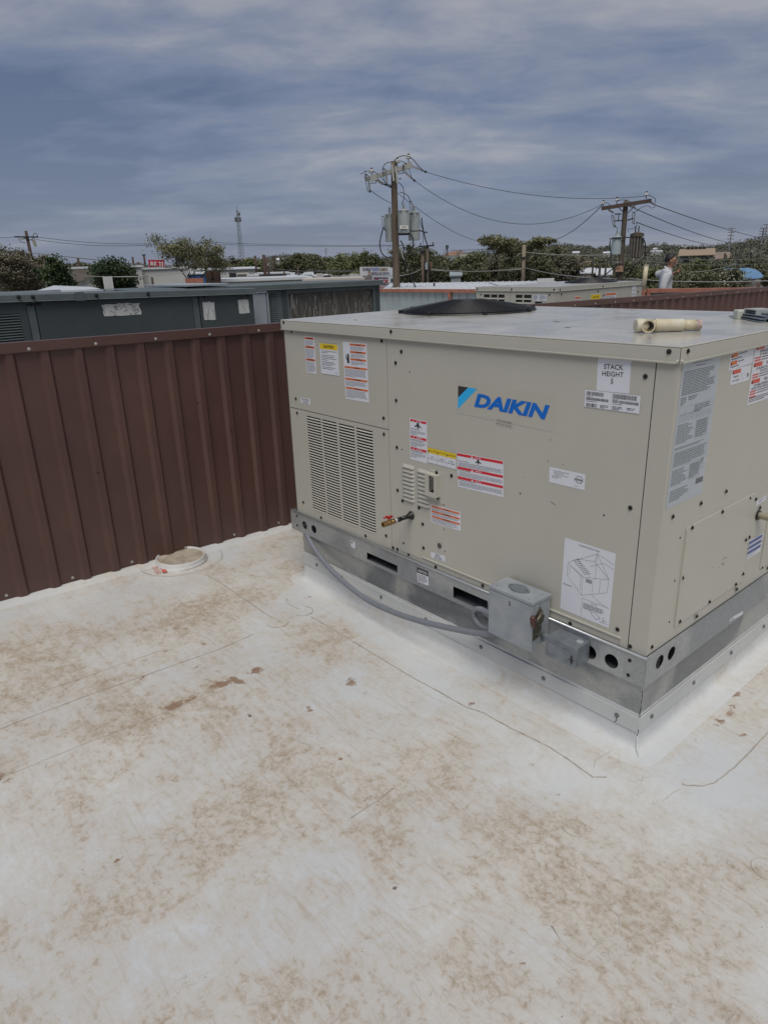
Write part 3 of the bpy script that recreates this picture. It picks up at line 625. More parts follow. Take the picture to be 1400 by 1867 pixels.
# exhaust hood
def hood():
    a = FY(*z6(343,870)); zt = FY(*z6(375,850)).z; zb_ = FY(*z6(385,1075)).z; x0 = FY(*z6(322,960)).x; x1 = FY(*z6(428,960)).x; d = .03
    MB().box(x0, x1, -.003, 0, zb_, zt).build('hood_flange', BEIGE, U, bevel=.001)
    h = thing_part = MB(); z0, z1 = zb_+.03, zt-.012; xl, xr = x0+.002, x1-.022
    # hood box frame with an open front
    b = MB(); b.plate([(xl, z0), (xr, z0), (xr, z1), (xl, z1)], [[(xl+.024, z0+.02), (xr-.012, z0+.02), (xr-.012, z1-.006), (xl+.024, z1-.006)]], Vector((0, -d, 0)), X, Z, SN, .003)
    b.box(xl, xl+.002, -d+.003, -.003, z0, z1); b.box(xr-.002, xr, -d+.003, -.003, z0, z1); b.box(xl+.002, xr-.002, -d+.003, -.003, z1-.002, z1)
    b.add([(xl, -d, z0), (xr, -d, z0), (xr, -.003, z0-.022), (xl, -.003, z0-.022)], [(0, 3, 2, 1)])
    ho = b.build('exhaust_hood', BEIGE, U)
    MB().box(xl+.02, xr-.008, -d+.008, -d+.009, z0+.014, z1-.003).build('hood_cavity', DARK, ho, world=False)
    g = MB()
    for i in range(13):
        zz = z0+.022+i*(z1-z0-.03)/13; g.bar(Vector((xl+.026, -d+.004, zz)), Vector((xr-.012, -d+.004, min(z1-.006, zz+.02))), .0016, .0016)
    g.build('hood_mesh', mat('wire_zinc', (.42, .42, .40), .4, .8), ho, world=False)
    screw(Vector((FY(*z6(377,861)).x, -.003, FY(*z6(377,861)).z)), SN)
hood()
# gas connection
def gas():
    p = FY(*zb(705,395)); b = MB(); prof = [(0, .021), (.004, .0205), (.010, .017), (.02, .012), (.034, .0095), (.07, .009)]
    b.tube([p+SN*t for t, _ in prof], [r for _, r in prof], 18).build('rubber_grommet', BLACK, U, smooth=True)
    MB().tube([p+SN*.066, p+SN*.092], .0104, 14).build('black_iron_pipe', mat('black_iron', (.02, .02, .022), .5, .6), U, smooth=True)
    MB().tube([p+SN*.090, p+SN*.104], .0098, 14).build('thread_tape', mat('thread_tape', (.6, .62, .64), .6, 0, .2, 200), U, smooth=True)
    v = MB(); v.lathe(p, SN, list(zip((.103, .104, .118, .121, .135, .150, .153, .172, .172, .158), (.0105, .0125, .0125, .0112, .0135, .0112, .0128, .0128, .009, .008))), 12)
    vo = v.build('brass_valve', BRASS, U, smooth=False)
    MB().disc(p+SN*.1585, SN, .0085, .0004, 12).build('valve_bore', mat('brass_bore', (.12, .08, .03), .6, .5), vo, world=False)
    st = MB(); st.tube([p+SN*.136+Z*.010, p+SN*.136+Z*.021], .0055, 10).build('valve_stem', BRASS, vo, world=False)
    h = MB(); c = p+SN*.136+Z*.026; h.tube([c-Z*.006, c+Z*.004], [.010, .009], 12); h.obox(c+SN*.006+Z*.001, X*.0135, Y*.004, Z*.0055)
    h.obox(c+SN*.012-X*.002+Z*.003, Y*.018, X*.0045, Z*.0022); h.obox(c+Y*.012+X*.004+Z*.002, Y*.004, X*.006, Z*.004)
    h.build('valve_handle', REDM, U, bevel=.001)
gas()
# fan guard and fan on top
def fan():
    c = Vector((-1.67, .895, ZT)); Rr = .363; n = 48
    MB().add([c+Vector((math.cos(2*math.pi*i/n)*(r_), math.sin(2*math.pi*i/n)*r_, z)) for r_, z in ((Rr+.004, 0), (Rr+.002, .008), (Rr-.012, .010), (Rr-.016, .001)) for i in range(n)],
             [(k*n+i, k*n+(i+1) % n, (k+1)*n+(i+1) % n, (k+1)*n+i) for k in range(3) for i in range(n)]).build('fan_orifice_ring', BLACK, U, smooth=True)
    MB().add([c+Vector((math.cos(2*math.pi*i/n)*(Rr-.01), math.sin(2*math.pi*i/n)*(Rr-.01), .0015)) for i in range(n)], [tuple(range(n))]).build('fan_well', DARK, U)
    g = MB()
    def prof(r): t = r/Rr; return .012+.046*min(1, (1-t)*1.35)
    for k in range(30):
        r_ = .05+(Rr-.005-.05)*k/29; z = prof(r_); g.tube([c+Vector((math.cos(2*math.pi*i/n)*r_, math.sin(2*math.pi*i/n)*r_, z)) for i in range(n+1)], .0024, 5, False)
    go = g.build('fan_guard', BLACK, U, smooth=True)
    s = MB()
    for k in range(8):
        a = 2*math.pi*k/8+.2; d = Vector((math.cos(a), math.sin(a), 0)); s.tube([c+d*r_+Z*(prof(r_)+.001) for r_ in (.04, .1, .16, .22, .28, .34, Rr+.008)], .0018, 6)
        s.disc(c+d*(Rr+.006), Z, .011, .018, 8)
    s.disc(c+Z*.055, Z, .07, .006, 20); s.build('guard_spokes', BLACK, go, smooth=False, world=False)
    bl = MB()
    for k in range(3):
        a = 2*math.pi*k/3+.5; d = Vector((math.cos(a), math.sin(a), 0)); t = Vector((-d.y, d.x, 0))
        bl.add([c+d*.05+t*.04+Z*.012, c+d*.33+t*.1+Z*.012, c+d*.33-t*.09+Z*.004, c+d*.05-t*.04+Z*.004], [(0, 1, 2, 3)])
    bl.build('fan_blade', mat('fan_blade_metal', (.15, .16, .17), .4, .7), U)
fan()
# hatch on the nameplate side, drain stub, second hatch
def hatch():
    TL, TR, BL = FX(*zc_(335,545)), FX(*zc_(1150,130)), FX(*zc_(190,1755)); x = .0035
    y0, y1, z0, z1 = (TL.y+BL.y)/2, FX(*zc_(1080,700)).y, BL.z, (TL.z+TR.z)/2
    z0 = max(z0, ZB+.025)
    MB().box(0, x, y0, y1, z0, z1).build('side_hatch', BEIGE, U, bevel=.0015)
    MB().box(x, x+.003, y0, y0+.006, z0, z1-.01).build('hatch_flange', BEIGE, U, bevel=.001)
    MB().box(0, .0015, y1+.004, y1+.022, z0-.01, z1+.005).build('hatch_flange', BEIGE, U, bevel=.0006)
    y2 = FX(*zc_(1225,1060)).y; MB().box(0, x, y2, y2+.3, z0+.0, z1+.03).build('side_hatch', BEIGE, U, bevel=.0015)
    p = FX(1381, 939); MB().disc(p, X, .021, .006, 18).build('drain_grommet', BLACK, U)
    MB().tube([p, p+X*.05, p+X*.05, p+X*.11], [.0135, .0135, .0155, .0155], 16).build('condensate_stub', PVC, U, smooth=True)
hatch()
# scratches and scuffs on the hatch and panel
sc = MB()
for q0, q1 in [((780,948),(798,918)),((798,918),(820,910)),((820,910),(832,916)),((768,982),(800,975)),((766,1000),(802,992)),((728,1028),(738,1024)),((650,1045),(664,1030))]:
    a, c = FX(*zc_(*q0), .0037), FX(*zc_(*q1), .0037); sc.bar(a, c, .0014, .0006, X)
sc.build('scuff_mark', mat('scuff_dark', (.10, .09, .08), .7), U)
sc = MB()
for q0, q1 in [(z6(1180,622), z6(1184,636)), (z6(1162,770), z6(1165,786)), (z6(1182,1068), z6(1215,1092)), (z6(985,898), z6(992,895)), (z7(90,860), z7(96,866))]:
    sc.bar(FY(*q0, -.0004), FY(*q1, -.0004), .0014, .0006, Y)
sc.build('scuff_mark', mat('scuff_dark'.replace('x', 'x'), (.1, .09, .08), .7), U)
# black nick on the top sheet and scraps
for px_ in ((648,583),(1015,586.5),(1035,597)): 
    p = FZ(*px_, ZT); MB().obox(p+Z*.0006, X*.012, Y*.004, Z*.0005).build('top_scratch', mat('scuff_dark', (.1, .09, .08), .7), U)

# ---------------- base rail
def rail():
    def circ(c, r, n=20): return [(c[0]+math.cos(2*math.pi*i/n)*r, c[1]+math.sin(2*math.pi*i/n)*r) for i in range(n)]
    yr = -.013; XL = -LW-.045; hs = []
    for q in (za(99,217), za(146,238)):
        p = FY(*q, yr); hs.append(circ((p.x, p.z), .0235))
    for q in (z8(262,838), z8(400,896)):
        p = FY(*q, yr); hs.append(circ((p.x, p.z), .0275))
    for (q0, q1, q2, q3) in ((za(416,356), za(572,424), za(572,460), za(416,391)), (za(857,533), za(1033,601), za(1033,660), za(857,593))):
        P = [FY(*q, yr) for q in (q0, q1, q2, q3)]; xa, xb, zt, zo = P[0].x, P[1].x, (P[0].z+P[1].z)/2, (P[2].z+P[3].z)/2
        hs.append([(xa, zo), (xb, zo), (xb, zt), (xa, zt)])
    b = MB(); b.plate([(XL, ZR), (0, ZR), (0, ZB-.002), (XL, ZB-.002)], hs, Vector((0, yr, 0)), X, Z, SN, .0025)
    r = b.build('base_rail', GALV, U)
    MB().box(XL, .013, yr+.0026, 0.002, ZB-.006, ZB-.001).build('rail_flange', GALV, U)
    MB().box(.0015, .0135, .003, DW, ZB-.0055, ZB-.0015).build('rail_flange', GALV, U)
    MB().tube([(XL, yr-.002, ZB+.001), (.012, yr-.002, ZB+.001)], .0045, 8).build('rail_top_roll', mat('bright_zinc_edge', (.55, .57, .6), .28, .7), U, smooth=True)
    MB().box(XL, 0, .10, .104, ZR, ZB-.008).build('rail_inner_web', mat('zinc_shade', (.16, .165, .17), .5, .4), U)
    MB().box(XL, 0, yr+.003, .099, ZR-.0, ZR+.004).build('rail_bottom_flange', GALV, U)
    # reflecting side
    hs = []
    for q in (z8(710,900), z8(785,845)):
        p = FX(*q, .013); hs.append(circ((p.y, p.z), .0265))
    b = MB(); b.plate([(yr, ZR), (DW, ZR), (DW, ZB-.002), (yr, ZB-.002)], hs, Vector((.013, 0, 0)), Y, Z, SE, .0025); b.build('base_rail', GALV, U)
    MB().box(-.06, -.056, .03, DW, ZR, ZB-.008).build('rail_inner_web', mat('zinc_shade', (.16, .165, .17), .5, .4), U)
    # end bracket with two screws, left and right
    pr = FY(*z8(487,850), yr); MB().box(pr.x, .0105, yr-.0022, yr, ZR+.002, ZB-.004).build('rail_bracket', galv('galv_b', (.36, .375, .385), (.30, .32, .33)), U)
    for q in (z8(518,890), z8(508,984)): screw(FY(*q, yr-.002), SN, washer=False, s=.9)
    pl = FY(*za(72,200), yr); MB().box(XL-.002, pl.x, yr-.0022, yr, ZR+.002, ZB-.004).build('rail_bracket', MATS.get('galv_b') or GALV, U)
    for q in (za(60,170), za(62,218)): screw(FY(*q, yr-.002), SN, washer=False, s=.9)
    MB().box(XL-.002, XL, yr, DW, ZR, ZB-.002).build('base_rail', GALV, U)
    # small rail label + notice
    s = Sticker(U, [FY(*za(*q), yr) for q in ((335,295),(357,303),(357,335),(335,327))], SN, WHITE); s.rect(INK, .15, .12, .45, .4); s.fine(GREYINK, .12, .6, .85, .8, 1); s.done()
    s = Sticker(U, [FY(*za(*q), yr) for q in ((673,430),(730,454),(732,525),(675,507))], SN, WHITE)
    s.rect(INK, .0, .0, 1, .36); s.text(WHITE, 'NOTICE', .12, .08, .88, .30, off=.02); s.fine(INK, .08, .42, .9, .95, 5, gap=.3); s.done()
    # torn scrap on the nameplate side of the rail
    P = [FX(*z8(*q), .0135) for q in ((1155,622),(1243,570),(1235,592),(1152,650))]
    s = Sticker(U, P, SE, mat('torn_label', (.6, .62, .64), .5)); s.poly(GREYINK, [(.05, .3), (.2, .2), (.35, .5), (.12, .8)]); s.done()
rail()

# ---------------- roof curb
def curb():
    t = thing('roof_curb', 'galvanised metal curb under the large beige unit, screwed down over white flashing', 'roof curb', (-1.04, .675, 0))
    xl = (FY(553,974.6).x+FY(554,1003).x)/2
    b = MB(); b.box(xl, 0, 0, .003, ZC-.004, ZR-.001); b.box(-.003, 0, .0035, DW, ZC-.004, ZR-.001); b.box(xl, xl+.003, .0035, DW, ZC-.004, ZR-.001); b.box(xl+.0035, -.0035, DW-.003, DW, ZC-.004, ZR-.001)
    b.build('curb_wall', GALV2, t)
    ST = mat('white_termination_strip', (.52, .54, .54), .42, 0, .1, 5)
    for args in ((xl-.004, .006, -.006, -.0025), ):
        MB().box(*args, ZF, ZC).build('termination_strip', ST, t, bevel=.001)
    MB().box(.0025, .006, -.0015, DW, ZF, ZC).build('termination_strip', ST, t, bevel=.001)
    MB().box(xl-.004, xl-.001, -.0015, DW, ZF, ZC).build('termination_strip', ST, t, bevel=.001)
    for q in (za(160,398), za(289,460), za(489,566), za(718,686), zd(98,908), zd(764,1238), z8(437,1228)):
        p = FY(*q, -.006); p.z = (ZF+ZC)/2+.002; screw(p, SN, t, SM_Z, 1.15)
    for q in (z8(658,1237), z8(924,1037), z8(1163,840), z8(1371,678)):
        p = FX(*q, .006); p.z = (ZF+ZC)/2+.002; screw(p, SE, t, SM_Z, 1.15)
    # sealant bead and cracks at the near corner
    s = MB(); P = [Vector((.004+rng.uniform(-.0015, .0015), -.004+rng.uniform(-.0015, .0015), ZF-.01+i*(ZR-ZF)/22)) for i in range(22)]
    s.tube(P, [.0016 if rng.random() > .3 else .0007 for _ in P], 5).build('corner_sealant_crack', mat('black_gap', (.02, .02, .02), .8), t)
    a = FY(*z8(437,1240), -.0065); s = MB(); s.tube([a, a+Vector((-.002, 0, -.012)), a+Vector((.001, 0, -.02)), a+Vector((-.007, -.001, -.034))], .0011, 5).build('sealant_crack', MATS['black_gap'], t)
curb()

# ---------------- stickers on the lettered side
def stick(qs, f=None, m_=WHITE, name='sticker', v=0.0, side='y'):
    return Sticker(U, [(FY if side == 'y' else FX)(*q, v) for q in qs], SN if side == 'y' else SE, m_, name)
def headline(s, m_, t, u0, v0, u1, v1, ink=INK):
    s.rect(m_, u0, v0, u1, v1); h = v1-v0; s.text(ink, t, u0+(u1-u0)*.22, v0+h*.2, u1-(u1-u0)*.12, v1-h*.2, off=.02)
    # warning triangle
    cx = u0+(u1-u0)*.2; hw = h*s.h/s.w*.32; s.poly(ink, [(cx, v0+h*.2), (cx-hw, v1-h*.2), (cx+hw, v1-h*.2)], 2)
s = stick([(555,612.4),(573.5,614.2),(577.1,681.1),(559.1,679.3)])
for i, (a, w_) in enumerate(((.02, 'WARNING'), (.255, 'AVERTISSEMENT'), (.60, 'ADVERTENCIA'))):
    headline(s, ORP, w_, .04, a, .94, a+.06); s.fine(GREYINK, .06, a+.08, .94, (.245, .585, .97)[i], (6, 9, 10)[i])
s.done()
s = stick([(582.8,624),(616.2,627),(618.8,684.7),(585.6,681.6)])
s.rect(INK, .0, .0, 1, .006); s.rect(INK, .0, .994, 1, 1); s.rect(YEP, .02, .02, .97, .2); s.text(INK, 'CAUTION', .22, .055, .76, .165, off=.035)
for a, n in ((.24, 2), (.37, 4), (.58, 3), (.75, 2)): s.fine(INK, .08, a, .93, a+n*.05, n, .3, .2)
s.fine(INK, .8, .9, .97, .93, 1); s.done()
s = stick([(625.2,622.7),(668.7,626),(673,733.8),(629.9,726.9)])
for a, w_ in ((.02, 'WARNING'), (.145, 'AVERTISSEMENT'), (.27, 'ADVERTENCIA')):
    headline(s, ORP, w_, .30, a, .95, a+.034); s.fine(GREYINK, .32, a+.045, .93, a+.115, 4)
for a, w_, n, e_ in ((.415, 'WARNING', 9, .60), (.62, 'AVERTISSEMENT', 6, .76), (.78, 'ADVERTENCIA', 8, .97)):
    headline(s, ORP, w_, .03, a, .97, a+.034); s.fine(GREYINK, .04, a+.045, .96, e_, n)
# struck hand pictogram
s.poly(INK, [(.10,.20),(.12,.22),(.15,.24),(.13,.26),(.12,.275),(.15,.285),(.165,.26),(.175,.205),(.19,.20),(.20,.19),(.215,.20),(.235,.205),(.25,.24),(.245,.29),(.25,.36),(.16,.365),(.15,.31),(.105,.285),(.10,.265),(.115,.245)], 1)
s.done()
s = stick([(547.8,723.8),(565.6,727.4),(566,737.7),(548.9,734.6)]); s.text(INK, 'CONTROL', .12, .12, .88, .44); s.text(INK, 'ACCESS', .2, .56, .8, .88); s.done()
# red danger column
def person_mark(s, u0, v0, u1, v1):
    f = lambda a, b: (u0+(u1-u0)*a, v0+(v1-v0)*b)
    s.poly(INK, [f(*p) for p in ((.42,.02),(.58,.02),(.66,.12),(.64,.3),(.72,.42),(1,.72),(.94,.86),(.7,.7),(.64,.62),(.58,.8),(.62,1),(.36,1),(.42,.8),(.34,.6),(.1,.86),(0,.74),(.28,.42),(.36,.3),(.34,.12))], 2)
s = stick([z6(183,475), z6(308,495), z6(305,797), z6(187,765)])
headline(s, REDP, 'DANGER', .04, .02, .96, .075, WHITE); person_mark(s, .28, .08, .68, .215); s.fine(INK, .05, .235, .95, .26, 1, .5); s.fine(GREYINK, .05, .28, .93, .36, 4); s.fine(INK, .05, .37, .8, .39, 1, .5)
headline(s, REDP, 'DANGER', .04, .415, .96, .47, WHITE); s.fine(INK, .05, .49, .93, .53, 2, .4); s.fine(GREYINK, .05, .545, .93, .64, 4); s.fine(INK, .05, .65, .7, .67, 1, .5)
headline(s, REDP, 'PELIGRO', .04, .69, .96, .745, WHITE); s.fine(INK, .05, .76, .93, .8, 2, .4); s.fine(GREYINK, .05, .815, .93, .9, 4); s.fine(INK, .05, .91, .75, .93, 1, .5); s.done()
s = stick([z6(310,682), z6(516,722), z6(514,838), z6(308,795)])
s.rect(YEP, .02, .03, .98, .36)
for i, (w_, l1, l2) in enumerate((('CAUTION', 'HOT', 'DO NOT TOUCH'), ('ATTENTION', 'CHAUD', 'NE PAS TOUCHER'), ('ATENCION', 'CALIENTE', 'NO TOCAR'))):
    u = .02+.32*i; s.text(INK, w_, u+.055, .12, u+.31, .28); s.poly(INK, [(u+.035, .15), (u+.01, .28), (u+.06, .28)], 2)
    s.text(INK, l1, u+.08, .53, u+.24, .61); s.text(INK, l2, u+.02, .66, u+.3, .74)
    s.rect(INK, u+.155, .8, u+.158, .92)
    if i: s.rect(INK, u-.004, .03, u, .97, 2)
for a in (.015, .975): s.rect(INK, .01, a, .99, a+.012)
for a in (.01, .985): s.rect(INK, a, .015, a+.005, .985)
s.done()
s = stick([z6(522,722), z6(848,773), z6(847,1033), z6(523,965)])
for a, w_, e_ in ((.02, 'DANGER', .33), (.40, 'DANGER', .66), (.685, 'PELIGRO', .95)):
    s.rect(REDP, .0, a, .99, a+.075); s.text(WHITE, w_, .40, a+.018, .54, a+.058, off=.01); s.poly(WHITE, [(.335, a+.01), (.305, a+.068), (.365, a+.068)], 2)
person_mark(s, .4, .10, .54, .225)
s.fine(INK, .02, .215, .42, .24, 1, .5); s.fine(GREYINK, .03, .26, .98, .39, 5, .42, .03); s.fine(INK, .02, .485, .6, .51, 1, .5); s.fine(GREYINK, .03, .53, .98, .67, 5, .42, .03); s.fine(INK, .02, .77, .6, .795, 1, .5); s.fine(GREYINK, .03, .815, .98, .955, 6, .42, .03); s.rect(INK, .3, .26, .98, .263); s.done()
s = stick([z6(330,1085), z6(543,1140), z6(545,1277), z6(335,1215)])
for a, w_ in ((.05, 'WARNING'), (.32, 'AVERTISSEMENT'), (.6, 'ADVERTENCIA')):
    headline(s, ORP, w_, .03, a, .97, a+.10); s.fine(GREYINK, .04, a+.12, .96, a+.26, 4)
s.fine(GREYINK, .04, .86, .95, .96, 2); s.done()
s = stick([zb(1052,1052), zb(1312,1145), zb(1322,1248), zb(1062,1160)]); s.text(INK, 'HEAT', .32, .1, .68, .44); s.text(INK, 'ACCESS', .2, .54, .8, .9); s.done()
# brand decal
CLEAR = mat('clear_decal_film', (.456, .446, .388), .32, 0, .04, 6)
s = stick([z6(515,225), z6(1215,310), z6(1195,570), z6(510,440)], m_=CLEAR, name='brand_decal')
def inv(s, q):
    p = FY(*q)-s.O; return (p.dot(s.U)/s.U.length_squared, p.dot(s.V)/s.V.length_squared)
A = inv(s, z6(528,250)); B_ = inv(s, z6(598,256)); C_ = inv(s, z6(527,330)); D_ = inv(s, z6(662,264)); E_ = inv(s, z6(522,410))
va = (A[1]+B_[1]+D_[1])/3; ua = (A[0]+C_[0]+E_[0])/3
s.poly(INK, [(ua, va), (B_[0], va), (ua, C_[1])]); s.poly(CYAN, [(B_[0], va), (D_[0], va), (ua, E_[1]), (ua, C_[1])])
T = [inv(s, z6(*q)) for q in ((660,303), (640,397), (1178,380), (1150,483))]
s.text(BRANDBLUE, 'DAIKIN', T[1][0], (T[0][1]+T[2][1])/2, T[2][0], (T[1][1]+T[3][1])/2, shear=.24, off=.048, fit=True)
s.done()
GI = mat('faded_ink', (.16, .155, .14), .6)
s = stick([z6(790,472), z6(918,505), z6(916,555), z6(788,522)], m_=CLEAR, name='clear_tape_label'); s.text(GI, 'EVAP BLOWER', .06, .12, .94, .40); s.text(GI, 'MOTOR ACCESS', .02, .56, .96, .82); s.done()
# ashrae compliance label
s = stick([z7(8,880), z7(237,925), z7(230,1028), z7(3,975)])
for i, w_ in enumerate(('THIS UNIT MEETS OR EXCEEDS', 'EQUIPMENT EFFICIENCY', 'REQUIREMENTS OF ASHRAE 90.1', 'AND ASHRAE 189.1', 'SECTION 6.4')):
    s.text(INK, w_, .04, .16+i*.11, .04+.0225*len(w_), .22+i*.11)
hx = [(.84+.105*math.cos(R(60*k)), .42+.24*math.sin(R(60*k))) for k in range(6)]
for i in range(6):
    a, c = hx[i], hx[(i+1) % 6]; s.lay(INK, 1).bar(s.P(*a), s.P(*c), .0012, .0003, s.N)
s.rect(WHITE, .71, .34, .97, .5, 2); s.text(INK, 'ASHRAE', .70, .34, .95, .5, l=3, shear=.2, off=.03); s.fine(INK, .72, .84, .95, .88, 1); s.done()
# stack height
s = stick([z7(320,168), z7(531,180), z7(515,408), z7(302,395)]); s.text(INK, 'STACK', .2, .22, .78, .36, off=.004); s.text(INK, 'HEIGHT', .16, .42, .8, .56, off=.004); s.text(INK, '5', .42, .62, .52, .76, off=.004); s.done()
s = stick([z7(235,388), z7(590,422), z7(578,533), z7(226,500)], v=-.0012)
def barcode(s, u0, v0, u1, v1):
    x = u0
    while x < u1:
        w_ = rng.choice((.0022, .004, .006)); s.rect(INK, x, v0, min(x+w_, u1), v1); x += w_+rng.choice((.0022, .004, .006))
barcode(s, .03, .08, .35, .30); barcode(s, .03, .42, .45, .58); barcode(s, .04, .76, .24, .97); barcode(s, .52, .06, .94, .32); barcode(s, .52, .40, .98, .56)
s.fine(INK, .03, .33, .2, .38, 1); s.fine(INK, .03, .62, .28, .68, 1); s.fine(INK, .52, .35, .68, .39, 1); s.fine(INK, .52, .6, .8, .66, 1); s.fine(INK, .3, .76, .45, .97, 3); s.fine(INK, .52, .74, .72, .98, 3); s.fine(INK, .78, .74, .94, .9, 2); s.rect(GREYINK, .495, .05, .497, .97); s.done()
# rigging instructions
s = stick([z8(103,105), z8(433,207), z8(383,686), z8(75,555)]); s.text(INK, 'RIGGING INSTRUCTIONS', .30, .025, .70, .055)
def ln(a, b, w=.0011, l=1): s.lay(GREYINK, l).bar(s.P(*a, l), s.P(*b, l), w, .0002, s.N)
cub = {'a': (.10,.36), 'b': (.30,.25), 'c': (.86,.38), 'd': (.36,.50), 'A': (.12,.52), 'D': (.40,.70), 'C': (.86,.56), 'e': (.40, .62)}
for a, b_ in (((.10,.33),(.28,.23)),((.28,.23),(.62,.19)),((.62,.19),(.92,.36)),((.92,.36),(.42,.45)),((.42,.45),(.10,.33)),((.10,.33),(.10,.50)),((.10,.50),(.42,.70)),((.42,.70),(.42,.45)),((.92,.36),(.90,.54)),((.90,.54),(.42,.70)),((.28,.23),(.55,.41)),((.66,.04),(.66,.42)),((.66,.08),(.28,.24)),((.66,.08),(.62,.19)),((.66,.08),(.92,.36)),((.66,.08),(.78,.10)),((.78,.10),(.98,.15)),((.55,.27),(.80,.17)),((.80,.17),(.98,.21)),((.62,.43),(.62,.62)),((.76,.40),(.76,.58)),((.62,.64),(.76,.70)),((.76,.70),(.94,.74)),((.16,.35),(.42,.44)),((.14,.36),(.14,.49)),((.38,.44),(.38,.64))): ln(a, b_)
for i in range(9):
    for j in range(4):
        u = .20+.030*i+.033*j; v = .265+.0165*i-.011*j; s.rect(INK, u, v, u+.022, v+.008)
s.rect(GREYINK, .48, .45, .60, .50); s.fine(INK, .04, .62, .32, .65, 1, .3)
for a, b_ in (((.44,.735),(.97,.735)),((.44,.735),(.44,.985))): ln(a, b_)
s.text(INK, 'CAUTION', .62, .75, .74, .77); s.fine(INK, .47, .785, .88, .87, 5, .4)
for a, b_ in (((.62,.88),(.72,.86)),((.72,.86),(.82,.92)),((.82,.92),(.74,.95)),((.74,.95),(.62,.88)),((.88,.88),(.88,.95)),((.82,.96),(.97,.96)),((.86,.93),(.95,.93))): ln(a, b_, .0016)
s.done()
# ---------------- stickers on the nameplate side
s = stick([z7(865,190), z7(1090,155), z7(985,1045), z7(742,1150)], m_=SILVERST, side='x', name='nameplate_label')
s.text(INK, 'DAIKIN COMFORT TECHNOLOGIES MANUFACTURING, L.P.', .14, .03, .86, .038); s.text(INK, '19001 KERMIER RD, WALLER, TX', .25, .05, .7, .058)
NINK = mat('nameplate_ink', (.13, .14, .15), .5)
s.fine(NINK, .05, .075, .93, .235, 15, .45, .25); s.fine(NINK, .05, .245, .2, .30, 5, .45); s.fine(NINK, .25, .245, .5, .275, 3, .45)
def grid(u0, v0, u1, v1, nu, nv):
    for i in range(nu+1): u = u0+(u1-u0)*i/nu; s.rect(GREYINK, u, v0, u+.004, v1)
    for j in range(nv+1): v = v0+(v1-v0)*j/nv; s.rect(GREYINK, u0, v, u1+.004, v+.0008)
grid(.05, .31, .93, .35, 6, 1); grid(.05, .37, .93, .41, 13, 4); s.fine(NINK, .44, .315, .9, .365, 4, .4); s.fine(NINK, .06, .36, .9, .367, 1, .4)
s.fine(NINK, .05, .425, .5, .56, 12, .38, .4); grid(.55, .425, .88, .56, 6, 8); s.fine(NINK, .56, .43, .88, .55, 8, .4, .1)
s.fine(NINK, .05, .58, .93, .60, 2, .4); grid(.05, .61, .95, .72, 11, 4); s.fine(NINK, .06, .615, .94, .715, 8, .35)
s.fine(NINK, .05, .735, .5, .85, 11, .38, .4); grid(.52, .73, .82, .85, 5, 9); s.fine(NINK, .53, .735, .82, .84, 9, .4, .1)
s.rect(NINK, .76, .865, .97, .905); s.fine(NINK, .06, .88, .6, .965, 6, .4, .35); s.fine(NINK, .82, .72, .92, .76, 3, .5)
cc = (.9, .78); 
for k in range(14):
    a0, a1 = 2*math.pi*k/14, 2*math.pi*(k+1)/14; ln((cc[0]+.05*math.cos(a0), cc[1]+.015*math.sin(a0)), (cc[0]+.05*math.cos(a1), cc[1]+.015*math.sin(a1)), .001)
s.done()
s = stick([z7(1160,143), z7(1310,118), z7(1300,228), z7(1150,250)], side='x')
for a in (.08, .52):
    s.rect(ORP, .05, a, .32, a+.22); s.poly(INK, [(.08, a+.05), (.05, a+.2), (.12, a+.2)], 2); s.fine(INK, .36, a+.05, .82, a+.14, 1, .6); s.fine(INK, .06, a+.27, .75, a+.36, 1, .6)
s.rect(GREYINK, .0, .47, 1, .48); s.done()
s = stick([z7(1168,253), z7(1290,230), z7(1278,330), z7(1155,352)], side='x'); s.rect(mat('print_faded_red', (.58, .10, .06), .45), .06, .08, .48, .34); s.poly(INK, [(.1, .13), (.07, .32), (.14, .32)], 2)
s.text(INK, 'MINIMUM', .12, .46, .42, .58); s.text(INK, 'ROOM AREA M2', .08, .72, .5, .82); s.rect(GREYINK, .5, .42, .8, .425); s.rect(GREYINK, .5, .64, .8, .645); s.text(INK, '17', .52, .46, .6, .58); s.text(INK, '1.1', .58, .70, .68, .82); s.fine(INK, .84, .5, .95, .8, 4, .6); s.done()
P0, P3 = FX(*z7(1320,100)), FX(*z7(1263,487)); P1, P2 = P0+Y*.33, P3+Y*.33
s = Sticker(U, [P0, P1, P2, P3], SE, WHITE)
RF = MATS['print_faded_red']
rows = ((.02, 1, 'RISK OF FIRE. FLAMMABLE', 'REFRIGERANT USED. TO BE REPAIRED ONLY', 'BY TRAINED SERVICE PERSONNEL'), (.30, 1, 'RISK OF FIRE. DISPOSE', 'OF PROPERLY IN ACCORDANCE WITH FEDERAL', 'OR LOCAL REGULATIONS'), (.58, 1, 'RISK OF FIRE DUE TO', 'FLAMMABLE REFRIGERANT. FOLLOW HANDLING', 'INSTRUCTIONS CAREFULLY IN COMPLIANCE'))
for (a, k, t1, t2, t3) in rows:
    s.rect(RF, .03, a, .24, a+.07); s.poly(INK, [(.05, a+.01), (.035, a+.06), (.075, a+.06)], 2); s.text(INK, t1, .27, a+.01, .85, a+.06); s.text(INK, t2, .03, a+.085, .95, a+.125); s.text(INK, t3, .03, a+.135, .8, a+.175)
    for j in range(2): s.rect(RF, .03, a+.19+j*.042, .18, a+.215+j*.042); s.fine(INK, .2, a+.19+j*.042, .95, a+.218+j*.042, 1, .5)
s.fine(INK, .03, .88, .95, .97, 3, .4); s.rect(RF, .03, .86, .18, .885); s.done()
